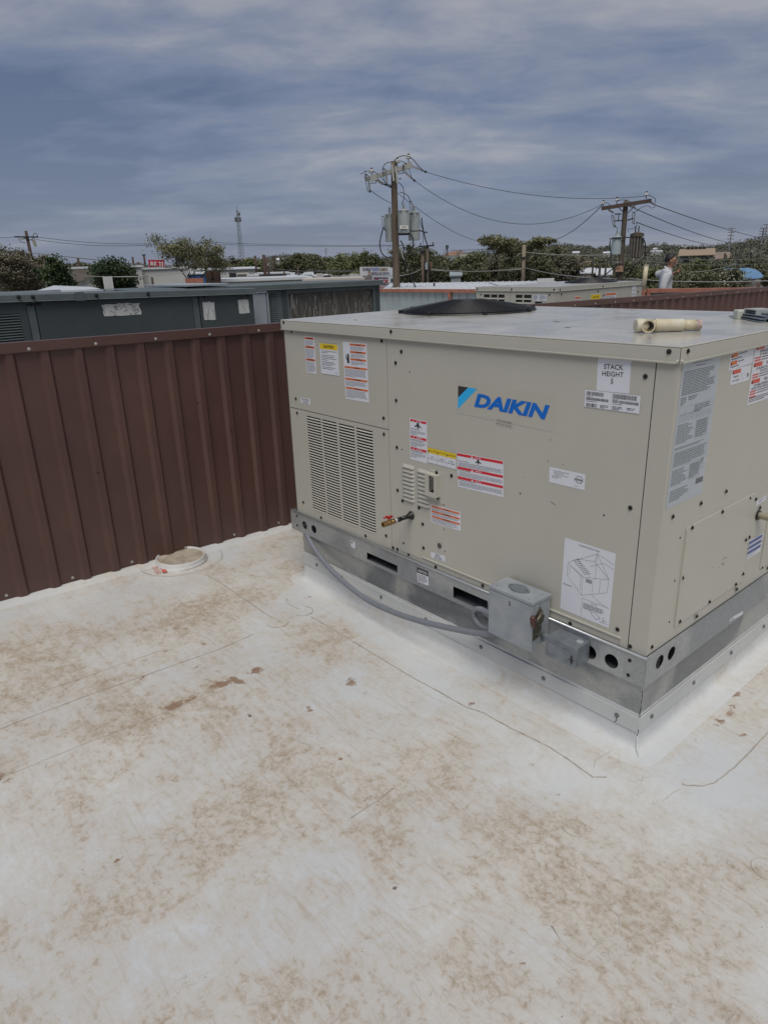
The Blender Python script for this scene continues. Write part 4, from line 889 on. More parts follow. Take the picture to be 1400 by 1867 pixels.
s = stick([zc_(1085,712), zc_(1275,615), zc_(1238,838), zc_(1050,950)], side='x', v=.0005)
for a in (.06, .32, .58): s.rect(BLUEP, .03, a, .95, a+.16)
for a in (.25, .51, .78, .84, .9): s.fine(GREYINK, .05, a, .93, a+.04, 1, .5)
s.done()
s = stick([zc_(1190,220), zc_(1312,155), zc_(1308,215), zc_(1180,280)], side='x'); s.fine(INK, .3, .25, .8, .75, 2, .4); s.poly(INK, [(.08, .4), (.05, .6), (.11, .6)]); s.poly(INK, [(.92, .4), (.89, .6), (.95, .6)]); s.done()

# ================================================================== ELECTRICAL BOXES AND CONDUIT
def disconnect():
    yb = -.016; yf = -.125
    P = [FY(*q, yf) for q in ((888.3,1062),(969.7,1102.3),(969.7,1191.4),(892.6,1153.7))]
    x0, x1, z1, z0 = (P[0].x+P[3].x)/2, (P[1].x+P[2].x)/2, (P[0].z+P[1].z)/2, (P[2].z+P[3].z)/2
    t = thing('disconnect_switch', 'grey steel disconnect switch box with brown handle, on the base rail', 'disconnect switch', ((x0+x1)/2, yb, z0))
    MB().box(x0+.003, x1-.003, yf+.012, yb, z0+.012, z1-.004).build('box_body', BOXM, t, bevel=.002)
    MB().box(x0, x1, yf, yf+.011, z0, z1-.016).build('box_cover', BOXM, t, bevel=.002)
    MB().box(x0-.001, x1+.001, yf-.002, yb, z1-.014, z1).build('box_lid', BOXM, t, bevel=.002)
    MB().box(x1-.0025, x1, yf+.0115, yf+.035, z0, z1-.016).build('cover_return', BOXM, t, bevel=.001)
    # hub plate on the lid
    c = Vector(((x0+x1)/2-.002, (yf+yb)/2-.002, z1)); hub = MB(); pts = []
    for i in range(24):
        a = 2*math.pi*i/24; r_ = .034*(1+.45*abs(math.cos(a))**3); pts.append((math.cos(a)*r_, math.sin(a)*.030))
    hub.add([c+Vector((a, b, 0)) for a, b in pts]+[c+Vector((a*.96, b*.95, .007)) for a, b in pts], [tuple(range(24, 48))]+[(i, (i+1) % 24, 24+(i+1) % 24, 24+i) for i in range(24)])
    hub.build('hub_plate', mat('hub_grey', (.20, .235, .25), .45, .4, .1, 30), t, smooth=False)
    for sx in (-.037, .037): MB().disc(c+Vector((sx, 0, .006)), Z, .005, .003, 10).build('hub_screw', ZSCREW, t)
    for sx, sy in ((x0+.025, yf+.018), (x1-.02, yb-.03), (x1-.03, yf+.012)): MB().disc(Vector((sx, sy, z1)), Z, .002, .001, 8).build('lid_rivet', mat('rivet_dark', (.08, .08, .08), .5), t)
    # handle on the right side
    q = Vector((x1+.001, yf+.035, z1-.075))
    pl = MB(); pl.plate([(-.030, -.085), (.008, -.075), (.02, -.045), (.012, -.03), (.028, -.02), (.034, .0), (.02, .012), (.006, .008), (.016, .028), (.006, .045), (-.01, .03), (-.030, .012)], [], q+X*.003, Y, Z, X, .0035)
    pl.build('handle_plate', mat('tarnished_plate', (.16, .15, .115), .45, .7, .3, 30), t)
    h = MB(); h.tube([q+Vector((.006, .01, .03)), q+Vector((.012, -.012, .012)), q+Vector((.014, -.03, .002))], [.006, .007, .008], 10)
    h.build('handle_arm', MATS['tarnished_plate'], t, smooth=True)
    g = MB(); g.tube([q+Vector((.012, -.052, .034)), q+Vector((.013, -.053, .024)), q+Vector((.014, -.05, .002)), q+Vector((.014, -.043, -.018)), q+Vector((.014, -.041, -.022))], [.005, .010, .011, .008, .004], 12)
    g.build('handle_grip', mat('brown_grip', (.065, .026, .021), .3), t, smooth=True)
    for a, b in ((-.02, -.03), (-.018, -.06), (-.002, -.065), (0, -.03)): MB().disc(q+Vector((.003, a, b)), X, .0035, .003, 8).build('plate_rivet', ZSCREW, t)
    # hasp at the bottom
    MB().plate([(-.022, -.010), (.022, -.010), (.022, .006), (-.022, .006)], [[(-.014, -.006), (.014, -.006), (.014, -.001), (-.014, -.001)]], Vector(((x0+x1)/2+.02, yf+.016, z0+.002)), X, Z, SN, .002).build('cover_hasp', BOXM, t)
    # embossed pattern + number
    eb = MB()
    for j, (n, zz) in enumerate(((5, z1-.10), (3, z1-.125), (4, z1-.165), (4, z1-.18))):
        for i in range(n): eb.box(x0+.095+i*.011-.0035, x0+.095+i*.011+.0035, yf-.0008, yf, zz-.004, zz+.004)
    eb.build('embossed_marks', BOXM, t)
    s = Sticker(t, [Vector((x0+.098, yf, z1-.032)), Vector((x0+.110, yf, z1-.032)), Vector((x0+.110, yf, z1-.052)), Vector((x0+.098, yf, z1-.052))], SN, None, e=.0005); s.text(INK, '5', .1, .05, .9, .95, fit=True, off=.0); s.done()
    return x0, x1, yf, yb, z0, z1
dx0, dx1, dyf, dyb, dz0, dz1 = disconnect()
def jbox():
    yb, yf = -.016, -.10
    P = [FY(*zd(*q), yf) for q in ((795,810),(1115,960),(1100,1165),(780,1010))]
    x0, x1, z1, z0 = (P[0].x+P[3].x)/2, (P[1].x+P[2].x)/2, (P[0].z+P[1].z)/2, (P[2].z+P[3].z)/2
    t = thing('junction_box', 'small weathered zinc junction box to the right of the disconnect switch', 'junction box', ((x0+x1)/2, yb, z0))
    MB().box(x0, x1, yf+.003, yb, z0, z1).build('box_body', JBM, t, bevel=.002)
    MB().box(x0-.001, x1+.001, yf-.001, yf+.0028, z0-.001, z1+.001).build('cover_plate', JBM, t, bevel=.001)
    MB().box(x0+.012, x1-.022, yf-.0035, yf-.001, z0+.018, z1-.02).build('cover_emboss', JBM, t, bevel=.0015)
    MB().disc(Vector((x1-.022, (yf+yb)/2+.01, z1)), Z, .013, .0015, 18).build('knockout', BOXM, t)
    b = MB(); b.bar(Vector((x1-.018, yf-.003, z0+.045)), Vector((x1-.016, yf-.003, z0+.012)), .0035, .002, Y); b.bar(Vector((x1-.030, yf-.003, z0+.03)), Vector((x1-.008, yf-.003, z0+.027)), .003, .002, Y)
    b.build('tar_smear', mat('tar', (.02, .022, .03), .5), t)
    MB().tube([Vector((dx1, -.06, z0+.05)), Vector(((dx1+x0)/2, -.06, z0+.048)), Vector((x0, -.055, z0+.046))], [.012, .0135, .012], 12).build('nipple_fitting', mat('hub_grey', (.2, .235, .25), .45, .4), t, smooth=True)
    return x0, z0
jbox()
def conduit():
    t = thing('flexible_conduit', 'long grey flexible conduit sagging along the curb up to the disconnect switch', 'conduit', (-1.4, -.05, 0))
    pts = [((108,258), .0), ((122,290), -.02), ((165,360), -.035), ((230,440), -.05), ((320,525), -.06), ((430,605), -.07), ((560,665), -.08), ((700,710), -.085), ((850,745), -.085), ((1000,770), -.08)]
    P = [FY(*za(*q), y) for q, y in pts]
    P.append(Vector((dx0+.05, -.07, dz0-.002))); P.append(Vector((dx0+.07, -.07, dz0+.014)))
    # smooth (Catmull-Rom)
    Q = []
    for i in range(len(P)-1):
        a, b, c, d = P[max(i-1, 0)], P[i], P[i+1], P[min(i+2, len(P)-1)]
        for k in range(10):
            u = k/10; Q.append(.5*((2*b)+(c-a)*u+(2*a-5*b+4*c-d)*u*u+(3*b-3*c+d-a)*u**3))
    Q.append(P[-1]); MB().tube(Q, .0135, 14).build('conduit_hose', CONDUIT, t, smooth=True)
    MB().tube([P[-1]-Z*.02, P[-1]+Z*.004], .018, 12).build('conduit_fitting', mat('hub_grey', (.2, .235, .25), .45, .4), t)
    # short loop that leaves the box and dives behind
    c = FY(*za(1003,702), -.05); L_ = []
    for k in range(19):
        a = R(95+k*13.5); L_.append(c+Vector((math.cos(a)*.058, 0.015*math.sin(a*.5)+.0, math.sin(a)*.040)))
    L_ = [Vector((dx0+.02, -.05, L_[0].z+.002))]+L_
    lo = MB(); lo.tube(L_, .0125, 14).build('conduit_loop', CONDUIT, t, smooth=True)
    rb = MB()
    for i in range(1, len(L_)-1):
        for f in (0, .5): 
            p = L_[i].lerp(L_[i+1], f); d = (L_[i+1]-L_[i]).normalized()*.0012; rb.tube([p-d, p+d], .0134, 14)
    rb.build('conduit_ribs', CONDUIT, t, smooth=True)
conduit()

# ================================================================== THINGS LYING ON THE UNIT
def pvc():
    t = thing('pvc_pipe_fitting', 'dirty cream PVC tee with a short pipe lying on top of the large unit', 'pipe fitting', (-.3, .4, ZT))
    c = FZ(1184, 593, ZT+.0235); b_ = FZ(1276, 592, ZT+.0195); d = b_-c; d.z = 0; L_ = d.length; d.normalize(); d = Vector((d.x, d.y, -.004/L_)); br = (Vector((CAM.x-c.x-.05, CAM.y-c.y-.35, 0))).normalized()
    tee = MB(); tee.lathe(c, d, [(-.026, .019), (-.026, .0225), (-.014, .0225), (-.0138, .0195), (.016, .0195), (.0162, .0225), (L_*.19, .0225), (L_*.195, .018)], 26); tee.build('tee_run', PVC2, t)
    k = MB(); k.lathe(c, br, [(0, .0195), (.018, .0195), (.0185, .0225), (.038, .0225), (.0382, .0178), (.018, .0172)], 26); k.build('tee_branch', PVC2, t)
    MB().disc(c+br*.020, br, .0172, .0004, 20).build('tee_bore', mat('pvc_dark_bore', (.20, .15, .10), .8), t); MB().disc(c+br*.0206, br, .0110, .0003, 20).build('tee_inner_bore', DARK, t)
    MB().lathe(c, d, [(-.050, .0), (-.050, .020), (-.047, .0232), (-.0262, .0232), (-.0262, .018)], 26).build('end_cap', PVC, t)
    MB().lathe(c, d, [(L_*.19, .018), (L_*.19, .0215), (L_*.65, .0215), (L_*.652, .0185)], 26).build('coupling', PVC, t)
    MB().tube([c+d*L_*.645, c+d*L_*.89], .0186, 24).build('pipe_stub', PVC2, t, smooth=True); MB().lathe(c, d, [(L_*.89, .0188), (L_, .0188), (L_+.0002, .0165), (L_-.02, .016)], 24).build('pipe_primer_band', mat('primer_stain', (.55, .50, .44), .5, 0, .3, 60, col2=(.30, .17, .17)), t)
    s = MB()
    for i in range(9):
        an = rng.uniform(2.0, 4.4); p = c+br*rng.uniform(.02, .037); u_ = br.cross(Z)
        s.ico(p+u_*math.cos(an)*.022+Z*math.sin(an)*-.022, rng.uniform(.0012, .003), (1, 1, .6))
    s.build('glue_drip', mat('glue_brown', (.05, .03, .02), .4), t)
pvc()
def bundle():
    t = thing('metal_strap_bundle', 'taped bundle of grey metal straps lying on top of the large unit', 'metal strap bundle', (-.2, .95, ZT))
    a = FZ(1335, 578, ZT); b_ = FZ(1412, 590, ZT); d = (b_-a).normalized(); n = Vector((-d.y, d.x, 0)); STM = mat('blue_grey_strap', (.28, .33, .38), .4, .5, .2, 20)
    for i in range(9):
        lay = i//3; o = (i % 3)*.028-.02+rng.uniform(-.006, .006); st = rng.uniform(-.02, .02)+lay*.015
        c = a+d*(.14+st)+n*(o+.02)+Z*(.004+lay*.009); yaw = rng.uniform(-.08, .08); dd = Matrix.Rotation(yaw, 3, 'Z') @ d; nn = Matrix.Rotation(yaw, 3, 'Z') @ n
        st_ = MB(); st_.obox(c, dd*(.15-lay*.025), nn*.014, Z*.0015); st_.obox(c+nn*.013+Z*.004, dd*(.15-lay*.025), nn*.0012, Z*.0045); st_.build('strap', STM, t)
    c = a+d*.085+n*.02; MB().obox(c+Z*.017, d*.022, n*.050, Z*.019).build('tape_wrap', mat('yellowed_tape', (.52, .54, .47), .35, 0, .12, 40), t, bevel=.006)
    c = a+d*.15+n*.03; b = MB(); b.obox(c+Z*.040, d*.05, n*.035, Z*.002); b.obox(c+d*.05+Z*.022, d*.002, n*.035, Z*.018); b.build('angle_plate', mat('pale_plate', (.44, .46, .44), .4, .3), t)
bundle()

# ================================================================== BROWN WALL
def brown_wall():
    XW = -2.92; pitch = .1695; pw = pitch*6; y0 = -.992-pitch*12
    t = thing('parapet_wall', 'brown ribbed sheet metal parapet wall running behind the large unit', 'wall', (XW, 0, 0))
    def top(y): return 1.337-.0113*(y-0)
    npan = 16
    for k in range(npan):
        ya = y0+pw*k; prof = []
        for i in range(6):
            c = ya+pitch*(i+.0); prof += [(c, 0), (c+.020, .019), (c+.052, .019), (c+.068, 0)]
            if False: pass
        prof.append((ya+pw, 0)); b = MB(); vs = []
        for (yy, d) in prof:
            zb_ = -.024*(min(max(yy, -3), 4)+.8); vs += [(XW+d, yy, zb_+.004), (XW+d, yy, top(yy)-.004)]
        fs = [(2*i, 2*i+2, 2*i+3, 2*i+1) for i in range(len(prof)-1)]
        b.add(vs, fs); b.build('wall_panel', BROWN, t)
        # horizontal joints caps
    # cap trim
    ya, yb = y0, y0+pw*npan; nseg = 5
    for k in range(nseg):
        a, c = ya+(yb-ya)*k/nseg, ya+(yb-ya)*(k+1)/nseg-.002
        b = MB(); X0, X1 = XW-.08, XW+.026; za_, zc2 = top(a)+.008, top(c)+.008
        prof = [(X0, -.06), (X0, 0), (X1, .004), (X1+.001, -.045), (X1-.004, -.049)]
        vs = [(x, a, za_+z) for x, z in prof]+[(x, c, zc2+z) for x, z in prof]; n = len(prof)
        b.add(vs, [(i, i+1, n+i+1, n+i) for i in range(n-1)]); b.build('wall_cap_trim', BROWN, t, recalc=False)
    # back skin
    b = MB(); b.add([(XW-.09, ya, -.2), (XW-.09, yb, -.2), (XW-.09, yb, top(yb)-.01), (XW-.09, ya, top(ya)-.01)], [(0, 1, 2, 3)]); b.build('wall_backing', BROWN, t)
    # screws: cap and foot
    me = screw_mesh(mat('pale_screw', (.42, .41, .38), .4, .5), r=.0072)
    for i in range(-4, 28):
        y = -1.031+.335*i; screw(Vector((XW+.028, y, top(y)+.008-.032)), X, t, me)
        y = -1.391+.346*i+.0; z = -.024*(min(max(y, -3), 4)+.8); screw(Vector((XW+.0005, y+.012, z+.034)), X, t, me)
    for y, z in ((-.80, .62), (-.15, .92), (.05, .72)):
        screw(Vector((XW+.0195, y, z)), X, t, SM_B, .7)
brown_wall()
# turned-up membrane at the wall foot
b = MB(); n = 60; vs = []
for i in range(n+1):
    y = -4+13*i/n; z = float(roofz(-2.9, y))
    for dx_, dz_ in ((-.03, .012), (.004, .009), (.05, .006), (.10, -.001)): vs.append((-2.92+dx_, y, z+dz_))
b.add(vs, [(i*4+k, (i+1)*4+k, (i+1)*4+k+1, i*4+k+1)[::-1] for i in range(n) for k in range(3)]); b.build('wall_foot_flashing', ROOFM, ROOF, smooth=True)

# ================================================================== BEYOND THE WALL: ROOF, GROUND
ROOF2M = mat('far_roof_membrane', (.48, .49, .48), .6, 0, .3, 1.2, .2, 20, col2=(.36, .33, .28))
MB().box(-16, -3.01, -7, 9.0, -.5, -.10).build('neighbour_roof', ROOF2M)['kind'] = 'structure'
WALLM = mat('building_stucco', (.38, .36, .32), .85, 0, .2, 1, .2, 40)
MB().box(-16, 7.5, -7.2, 12.5, -5.2, -.52).build('building_mass', WALLM)['kind'] = 'structure'
GZ = -5.0
def ss(x, a, b): t = max(0, min(1, (x-a)/(b-a))); return t*t*(3-2*t)
def groundz(x, y):
    dx, dy = x-CAM.x, y-CAM.y; D = math.hypot(dx, dy); az = math.degrees(math.atan2(dy, dx))   # view axis is about 140 deg, right edge about 108, left about 172
    right = ss(150-az, 0, 45)
    rise = 10.5+1.5*right+ 2.5*math.sin(az*.31)+1.5*math.sin(az*.9+1)
    return GZ + rise*ss(D, 160, 760) + 3*right*ss(D, 90, 330) + .5*math.sin(x*.021)*math.cos(y*.017)*ss(D, 60, 200)
def ground():
    rad = [0, 15, 30, 50, 75, 100, 130, 160, 200, 250, 310, 380, 460, 560, 680, 800, 1000, 1500, 2500, 4500]; n = 120; vs = []
    for r_ in rad:
        for i in range(n):
            a = 2*math.pi*i/n; x, y = CAM.x+r_*math.cos(a), CAM.y+r_*math.sin(a); vs.append((x, y, groundz(x, y)))
    fs = [(k*n+i, (k+1)*n+i, (k+1)*n+(i+1) % n, k*n+(i+1) % n) for k in range(1, len(rad)-1) for i in range(n)]+[(0, n+i, n+(i+1) % n) for i in range(n)]
    g = MB().add(vs, fs).build('ground', mat('dry_ground', (.16, .13, .095), .95, 0, .4, .06, 0, 60, col2=(.075, .085, .045), detail=9), None, smooth=True); struct(g)
ground()

# ------------------------------------------------------------------ steel framed fence along the far roof edge
ORANGE = mat('orange_primer_steel', (.42, .185, .125), .6, .1, .3, 9, .1, 80, col2=(.30, .12, .085)); PALES = mat('pale_ribbed_sheet', (.37, .43, .44), .45, .1, .12, 2.2, .05, 90)
def far_fence():
    A, B = Vector((-12.6, 9.05, 0)), Vector((-8.9, 9.15, 0)); Cc, Dd = Vector((-5.6, 9.72, 0)), Vector((.5, 12.1, 0))
    t = thing('roof_screen_fence', 'pale ribbed sheet fence with orange steel top rail and posts at the far roof edge', 'fence', (-8.9, 9.15, -.1))
    segs = [(A, B), (B, Cc), (Cc, Dd)]
    for a, c in segs:
        d = (c-a); L_ = d.length; d.normalize(); n = Vector((d.y, -d.x, 0)); ns_ = int(L_/.9); w = L_/ns_
        for k in range(ns_):
            b = MB(); vs = []; prof = []
            for i in range(4): s0 = w*i/4; prof += [(s0, 0), (s0+.02, .022), (s0+.045, .022), (s0+.065, 0)]
            prof.append((w-.004, 0))
            for s0, dd in prof: p = a+d*(w*k+s0)-n*(dd+.03); vs += [p+Z*-.1, p+Z*1.10]
            b.add(vs, [(2*i, 2*i+2, 2*i+3, 2*i+1) for i in range(len(prof)-1)]); b.build('fence_panel', PALES, t)
        b = MB(); b.obox((a+c)/2+Z*1.115, d*(L_/2-.002), n*.035, Z*.035); b.build('top_rail', ORANGE, t, bevel=.004)
        for k in range(0, ns_+1, 3):
            p = a+d*min(L_-.05, w*k+.03)
            MB().obox(p+n*.01+Z*.49, d*.03, n*.028, Z*.588).build('fence_post', ORANGE, t)
    p = FY(828, 540, 9.3); 
    return t
far_fence()

# ------------------------------------------------------------------ second packaged unit
def unit2():
    O = Vector((-4.577, 5.70, 0)); th = .02
    t = thing('rooftop_unit', 'smaller looking beige rooftop unit beyond the brown wall, partly hidden by it', 'rooftop unit', O, th)
    w_, l_, z0, z1 = 1.35, 2.12, .28, 1.345; loc = False
    def bb(n, *a, m_=BEIGE, bev=.0): return MB().box(*a).build(n, m_, t, bevel=bev, world=False)
    bb('inner_frame', -w_+.01, -.01, .01, l_-.01, z0, z1-.02, m_=DARK)
    bb('top_cover', -w_-.01, .01, -.01, l_+.01, z1-.006, z1, m_=TOPM); 
    for a in ((-w_-.01, .01, -.01, -.006, z1-.055, z1-.0065), (.006, .01, -.0055, l_+.01, z1-.055, z1-.0065)): bb('cap_lip', *a, bev=.002)
    MB().tube([(-w_-.01, -.011, z1-.053), (.01, -.011, z1-.053)], .004, 6).build('cap_hem', BEIGE, t, world=False); MB().tube([(.011, -.01, z1-.053), (.011, l_, z1-.053)], .004, 6).build('cap_hem', BEIGE, t, world=False)
    # louvered side: two panels, groups of slats; pixel columns mapped along the side
    def ux(px_): return -w_+(px_-870)/145*w_
    def holes_of(lst): return [[(a, .45), (c, .45), (c, 1.245), (a, 1.245)] for a, c in lst]
    g1 = [(ux(885), ux(897)), (ux(899), ux(911)), (ux(913), ux(924.5))]; g2 = [(ux(945), ux(957)), (ux(959.5), ux(972.5))]
    for x0, x1, g in ((-w_+.05, ux(935)-.002, g1), (ux(935)+.002, -.03, g2)):
        hs = holes_of(g)
        if g is g2: hs.append([(ux(979), .82), (ux(991.5), .82), (ux(991.5), 1.16), (ux(979), 1.16)])
        b = MB(); b.plate([(x0, z0), (x1, z0), (x1, z1-.05), (x0, z1-.05)], hs, Vector((0, 0, 0)), X, Z, -Y, .004); b.build('louvered_panel', BEIGE, t, world=False)
        for a, c in g:
            me = slat_mesh(c-a, .052).mesh('louver_slat', BEIGE)
            for i in range(15): o = link(me, 'louver_slat', t, world=False); o.location = (a, 0, .455+.052*i)
    bb('corner_post', -w_, -w_+.048, 0, .003, z0, z1-.05); bb('corner_post', -.028, 0, 0, .003, z0, z1-.05)
    b = MB(); b.plate([(0, z0), (l_, z0), (l_, z1-.05), (0, z1-.05)], [], Vector((.0, 0, 0)), Y, Z, X, .003); b.build('side_panel', BEIGE, t, world=False)
    bb('base_rail', -w_-.02, .02, -.012, l_+.02, z0-.12, z0, m_=GALV); bb('curb_wall', -w_+.02, -.02, .02, l_-.02, -.1, z0-.12, m_=GALV2)
    for x_, z_ in ((ux(873), z1-.03), (ux(938), z1-.03), (ux(1011), z1-.03), (ux(879), 1.24), (ux(877), 1.02), (ux(1003), 1.25)):
        o = screw(Vector((x_, -.012 if z_ > 1.3 else 0, z_)), -Y, t, SM_B, 1.5, world=False)
    for y_, z_ in ((.05, 1.31), (.1, 1.25), (.95, 1.25), (1.1, 1.19), (.95, 1.12), (2.02, 1.2), (2.08, 1.31), (1.05, 1.31)): screw(Vector((.011 if z_ > 1.3 else .001, y_, z_)), X, t, SM_B, 1.5, world=False)
    # fan guard
    c = Vector((-.50, 1.55, z1)); g = MB(); n = 32
    for r_ in np.linspace(.05, .36, 20): z = .012+.05*min(1, (1-r_/.363)*1.4); g.tube([c+Vector((math.cos(2*math.pi*i/n)*r_, math.sin(2*math.pi*i/n)*r_, z)) for i in range(n+1)], .005, 4, False)
    g.tube([c+Vector((math.cos(2*math.pi*i/n)*.365, math.sin(2*math.pi*i/n)*.365, .008)) for i in range(n+1)], .01, 5, False)
    g.build('fan_guard', BLACK, t, world=False)
    # stickers: small, flat
    def st(pl, a0, z_1, a1, z_0, fn, nm='sticker', m_=WHITE):
        if pl == 'y': q = [Vector((a0, -.001, z_1)), Vector((a1, -.001, z_1)), Vector((a1, -.001, z_0)), Vector((a0, -.001, z_0))]; nn = -Y
        else: q = [Vector((.001, a0, z_1)), Vector((.001, a1, z_1)), Vector((.001, a1, z_0)), Vector((.001, a0, z_0))]; nn = X
        s = Sticker(None, q, nn, m_, nm, e=.002); s.e = .001
        if s.base is None: s.base = t
        else: s.base.parent = t
        fn(s); s.done()
    def f_o(s):
        for a in (.02, .3, .62): s.rect(ORP, .04, a, .96, a+.07); s.fine(GREYINK, .06, a+.09, .94, a+.26, 4)
    def f_c(s): s.rect(YEP, .02, .02, .98, .2); s.text(INK, 'CAUTION', .2, .05, .8, .17); s.fine(GREYINK, .08, .25, .9, .9, 8)
    def f_w(s):
        s.fine(GREYINK, .06, .08, .4, .9, 5, .5); s.fine(GREYINK, .5, .08, .94, .9, 5, .5)
    st('x', .40, 1.21, .54, .84, f_o); st('x', .78, 1.22, 1.02, .86, f_c); st('x', 1.12, 1.22, 1.42, .83, f_o)
    def f_s(s): s.text(INK, 'STACK', .2, .15, .8, .3); s.text(INK, 'HEIGHT', .15, .4, .85, .55); s.text(INK, '4', .4, .62, .6, .8)
    st('x', 1.83, 1.28, 1.95, 1.04, f_s); st('x', 1.78, 1.03, 2.02, .9, f_w); st('y', ux(975), 1.25, ux(999), 1.17, f_w)
    def f_d(s): s.poly(INK, [(0, .0), (.07, 0), (0, .45)]); s.poly(CYAN, [(.07, 0), (.2, 0), (0, 1), (0, .5)]); s.text(BRANDBLUE, 'DAIKIN', .2, .2, 1, .95, shear=.24, off=.048, fit=True)
    st('x', 1.22, 1.0, 1.85, .86, f_d, 'brand_decal', CLEAR)
unit2()
t = thing('vent_pipe', 'pale slender vent pipe leaning up behind the smaller beige unit', 'pipe', at(1175, 520, 12.6))
MB().tube([at(1172.5, 528, 12.6), at(1178.5, 482.5, 12.6)], .036, 12).build('pipe_shaft', PVC2, t, smooth=True); MB().tube([at(1178.4, 484, 12.6), at(1178.6, 482, 12.6)], .04, 12).build('pipe_rim', PVC, t)

# ------------------------------------------------------------------ grey units behind the wall
DG = mat('dark_green_grey_paint', (.058, .072, .075), .5, 0, .25, 2.5, .15, 50, col2=(.045, .058, .062)); LG = mat('mid_green_grey_paint', (.105, .13, .135), .5, 0, .22, 5, .1, 50); PG = mat('pale_blue_grey_panel', (.31, .35, .39), .5, 0, .15, 6)
COILM = mat('weathered_coil', (.135, .125, .11), .7, .2, .35, 30, .3, 120, col2=(.07, .066, .06), stretch=(1, 1, .12))
PEEL = mat('peeled_white_label', (.55, .57, .56), .7, 0, .12, 20)
def px_y(XP, x, y): p = onax(0, XP, x, y); return p.y, p.z
def unit_a():
    XP = -5.0; t = thing('rooftop_unit', 'long dark green-grey rooftop unit with peeling white labels, left behind the brown wall', 'rooftop unit', (XP, 0, -.1))
    ya = -2.6; yb = px_y(XP, 464, 570)[0]; slope = -.0185; zt = lambda y: 1.497+slope*(y+.64)
    segs = [ya, px_y(XP, 52, 580)[0], px_y(XP, 68, 580)[0], px_y(XP, 352, 560)[0], px_y(XP, 364, 560)[0], yb]
    for i in range(len(segs)-1):
        y0, y1 = segs[i], segs[i+1]; rec = 0.006 if i in (1, 3) else 0
        b = MB(); hs = []
        if i == 0:
            l0, l1 = px_y(XP, -60, 600)[0], px_y(XP, 41, 600)[0]; za_, zb_ = px_y(XP, 20, 625)[1], px_y(XP, 20, 572)[1]; hs = [[(l0, za_-.3), (l1, za_-.3), (l1, zb_), (l0, zb_)]]
        b.plate([(y0+.003, -.0), (y1-.003, 0), (y1-.003, zt(y1)-.005), (y0+.003, zt(y0)-.005)], hs, Vector((XP-rec, 0, 0)), Y, Z, X, .003); b.build('casing_panel', DG if i not in (1, 3) else LG, t)
        if hs:
            for k in range(26):
                z = za_-.3+(zb_-za_+.3)*(k+.3)/26
                MB().add([(XP+.004, l0, z), (XP+.004, l1, z), (XP-.012, l1, z+.014), (XP-.012, l0, z+.014)], [(0, 1, 2, 3)]).build('louver_slat', LG, t)
    MB().box(XP-1.6, XP-.02, ya, yb-.01, -.05, zt(yb)-.03).build('inner_frame', DARK, t)
    MB().box(XP-1.6, XP-.004, yb-.004, yb, 0, zt(yb)-.006).build('end_panel', DG, t)
    # cap: lip with a bracket joint
    yj = px_y(XP, 137, 540)[0]
    for a, c, k in ((ya, yj, 0), (yj, yb+.02, .004)):
        b = MB(); za_, zb_ = zt(a), zt(c); vs = []
        for (yy, zz) in ((a, za_), (c, zb_)):
            for x_, z_ in ((XP-1.6, .035), (XP-.35, .05), (XP-.02, .048), (XP+.03+k, .044), (XP+.032+k, .0), (XP+.038+k, -.004)): vs.append((x_, yy, zz+z_))
        b.add(vs, [(i, i+1, 6+i+1, 6+i) for i in range(5)]); b.build('cap_trim', LG, t)
    MB().box(XP+.036, XP+.042, yj-.012, yj+.06, zt(yj)-.012, zt(yj)+.055).build('cap_bracket', LG, t)
    MB().box(XP-.4, XP-.34, ya, yj, 1.53, 1.56).build('top_seam', PG, t)
    for px_, py_ in ((34, 541), (60, 541), (176, 538), (270, 535.5)): p = onax(0, XP+.04, px_, py_); screw(p, X, t, SM_B, 2, washer=False)
    for px_, py_ in ((52, 555), (58, 555), (66, 554), (72, 554), (362, 542), (372, 541), (452, 538)): p = onax(0, XP+.002, px_, py_); screw(p, X, t, SM_B, 1.6, washer=False)
    def peel(x0, y0, x1, y1, cr, seed):
        r_ = random.Random(seed); y_0, z_1 = px_y(XP, x0, y0); y_1, z_0 = px_y(XP, x1, y1); pts = []
        n = 9
        for i in range(n): pts.append((i/n+r_.uniform(-.02, .02), r_.uniform(0, .10)))
        for i in range(5): pts.append((1+r_.uniform(-.04, .01), .08+i/5*.85))
        for i in range(n): pts.append((1-i/n+r_.uniform(-.02, .02), 1-r_.uniform(0, .05)))
        for i in range(4): pts.append((r_.uniform(0, .03), .95-i/5))
        s = Sticker(None, [Vector((XP+.002, y_0, z_1)), Vector((XP+.002, y_1, z_1)), Vector((XP+.002, y_1, z_0)), Vector((XP+.002, y_0, z_0))], X, None); s.base = t
        s.poly(PEEL, pts); s.done()
        for ch in [c for c in t.children if c.name.startswith('printed_mark')]: ch.name = 'peeled_label'
        s.layers = {}
        for _ in range(cr):
            a = Vector((r_.uniform(.03, .97), r_.uniform(.2, .9))); 
            for k in range(3):
                c = a+Vector((r_.uniform(-.12, .12), r_.uniform(-.35, .35))); c = Vector((min(.97, max(.03, c.x)), min(.95, max(.12, c.y))))
                s.lay(INK, 2).bar(s.P(*a, 2), s.P(*c, 2), .003, .0005, X); a = c
        s.done()
        for ch in [c for c in t.children if c.name.startswith('printed_lett')]: ch.name = 'label_cracks'
    peel(185, 554, 258, 573, 14, 1); peel(368, 549, 394, 583, 3, 2); peel(433, 545, 455, 571, 1, 3)
    s = Sticker(None, [onax(0, XP+.002, *q) for q in ((419, 596), (452, 594), (452, 603), (419, 605))], X, PEEL); s.base.parent = t; s.base.matrix_parent_inverse = PINV[t.name]; s.fine(GREYINK, .05, .1, .95, .9, 3); s.done()
unit_a()
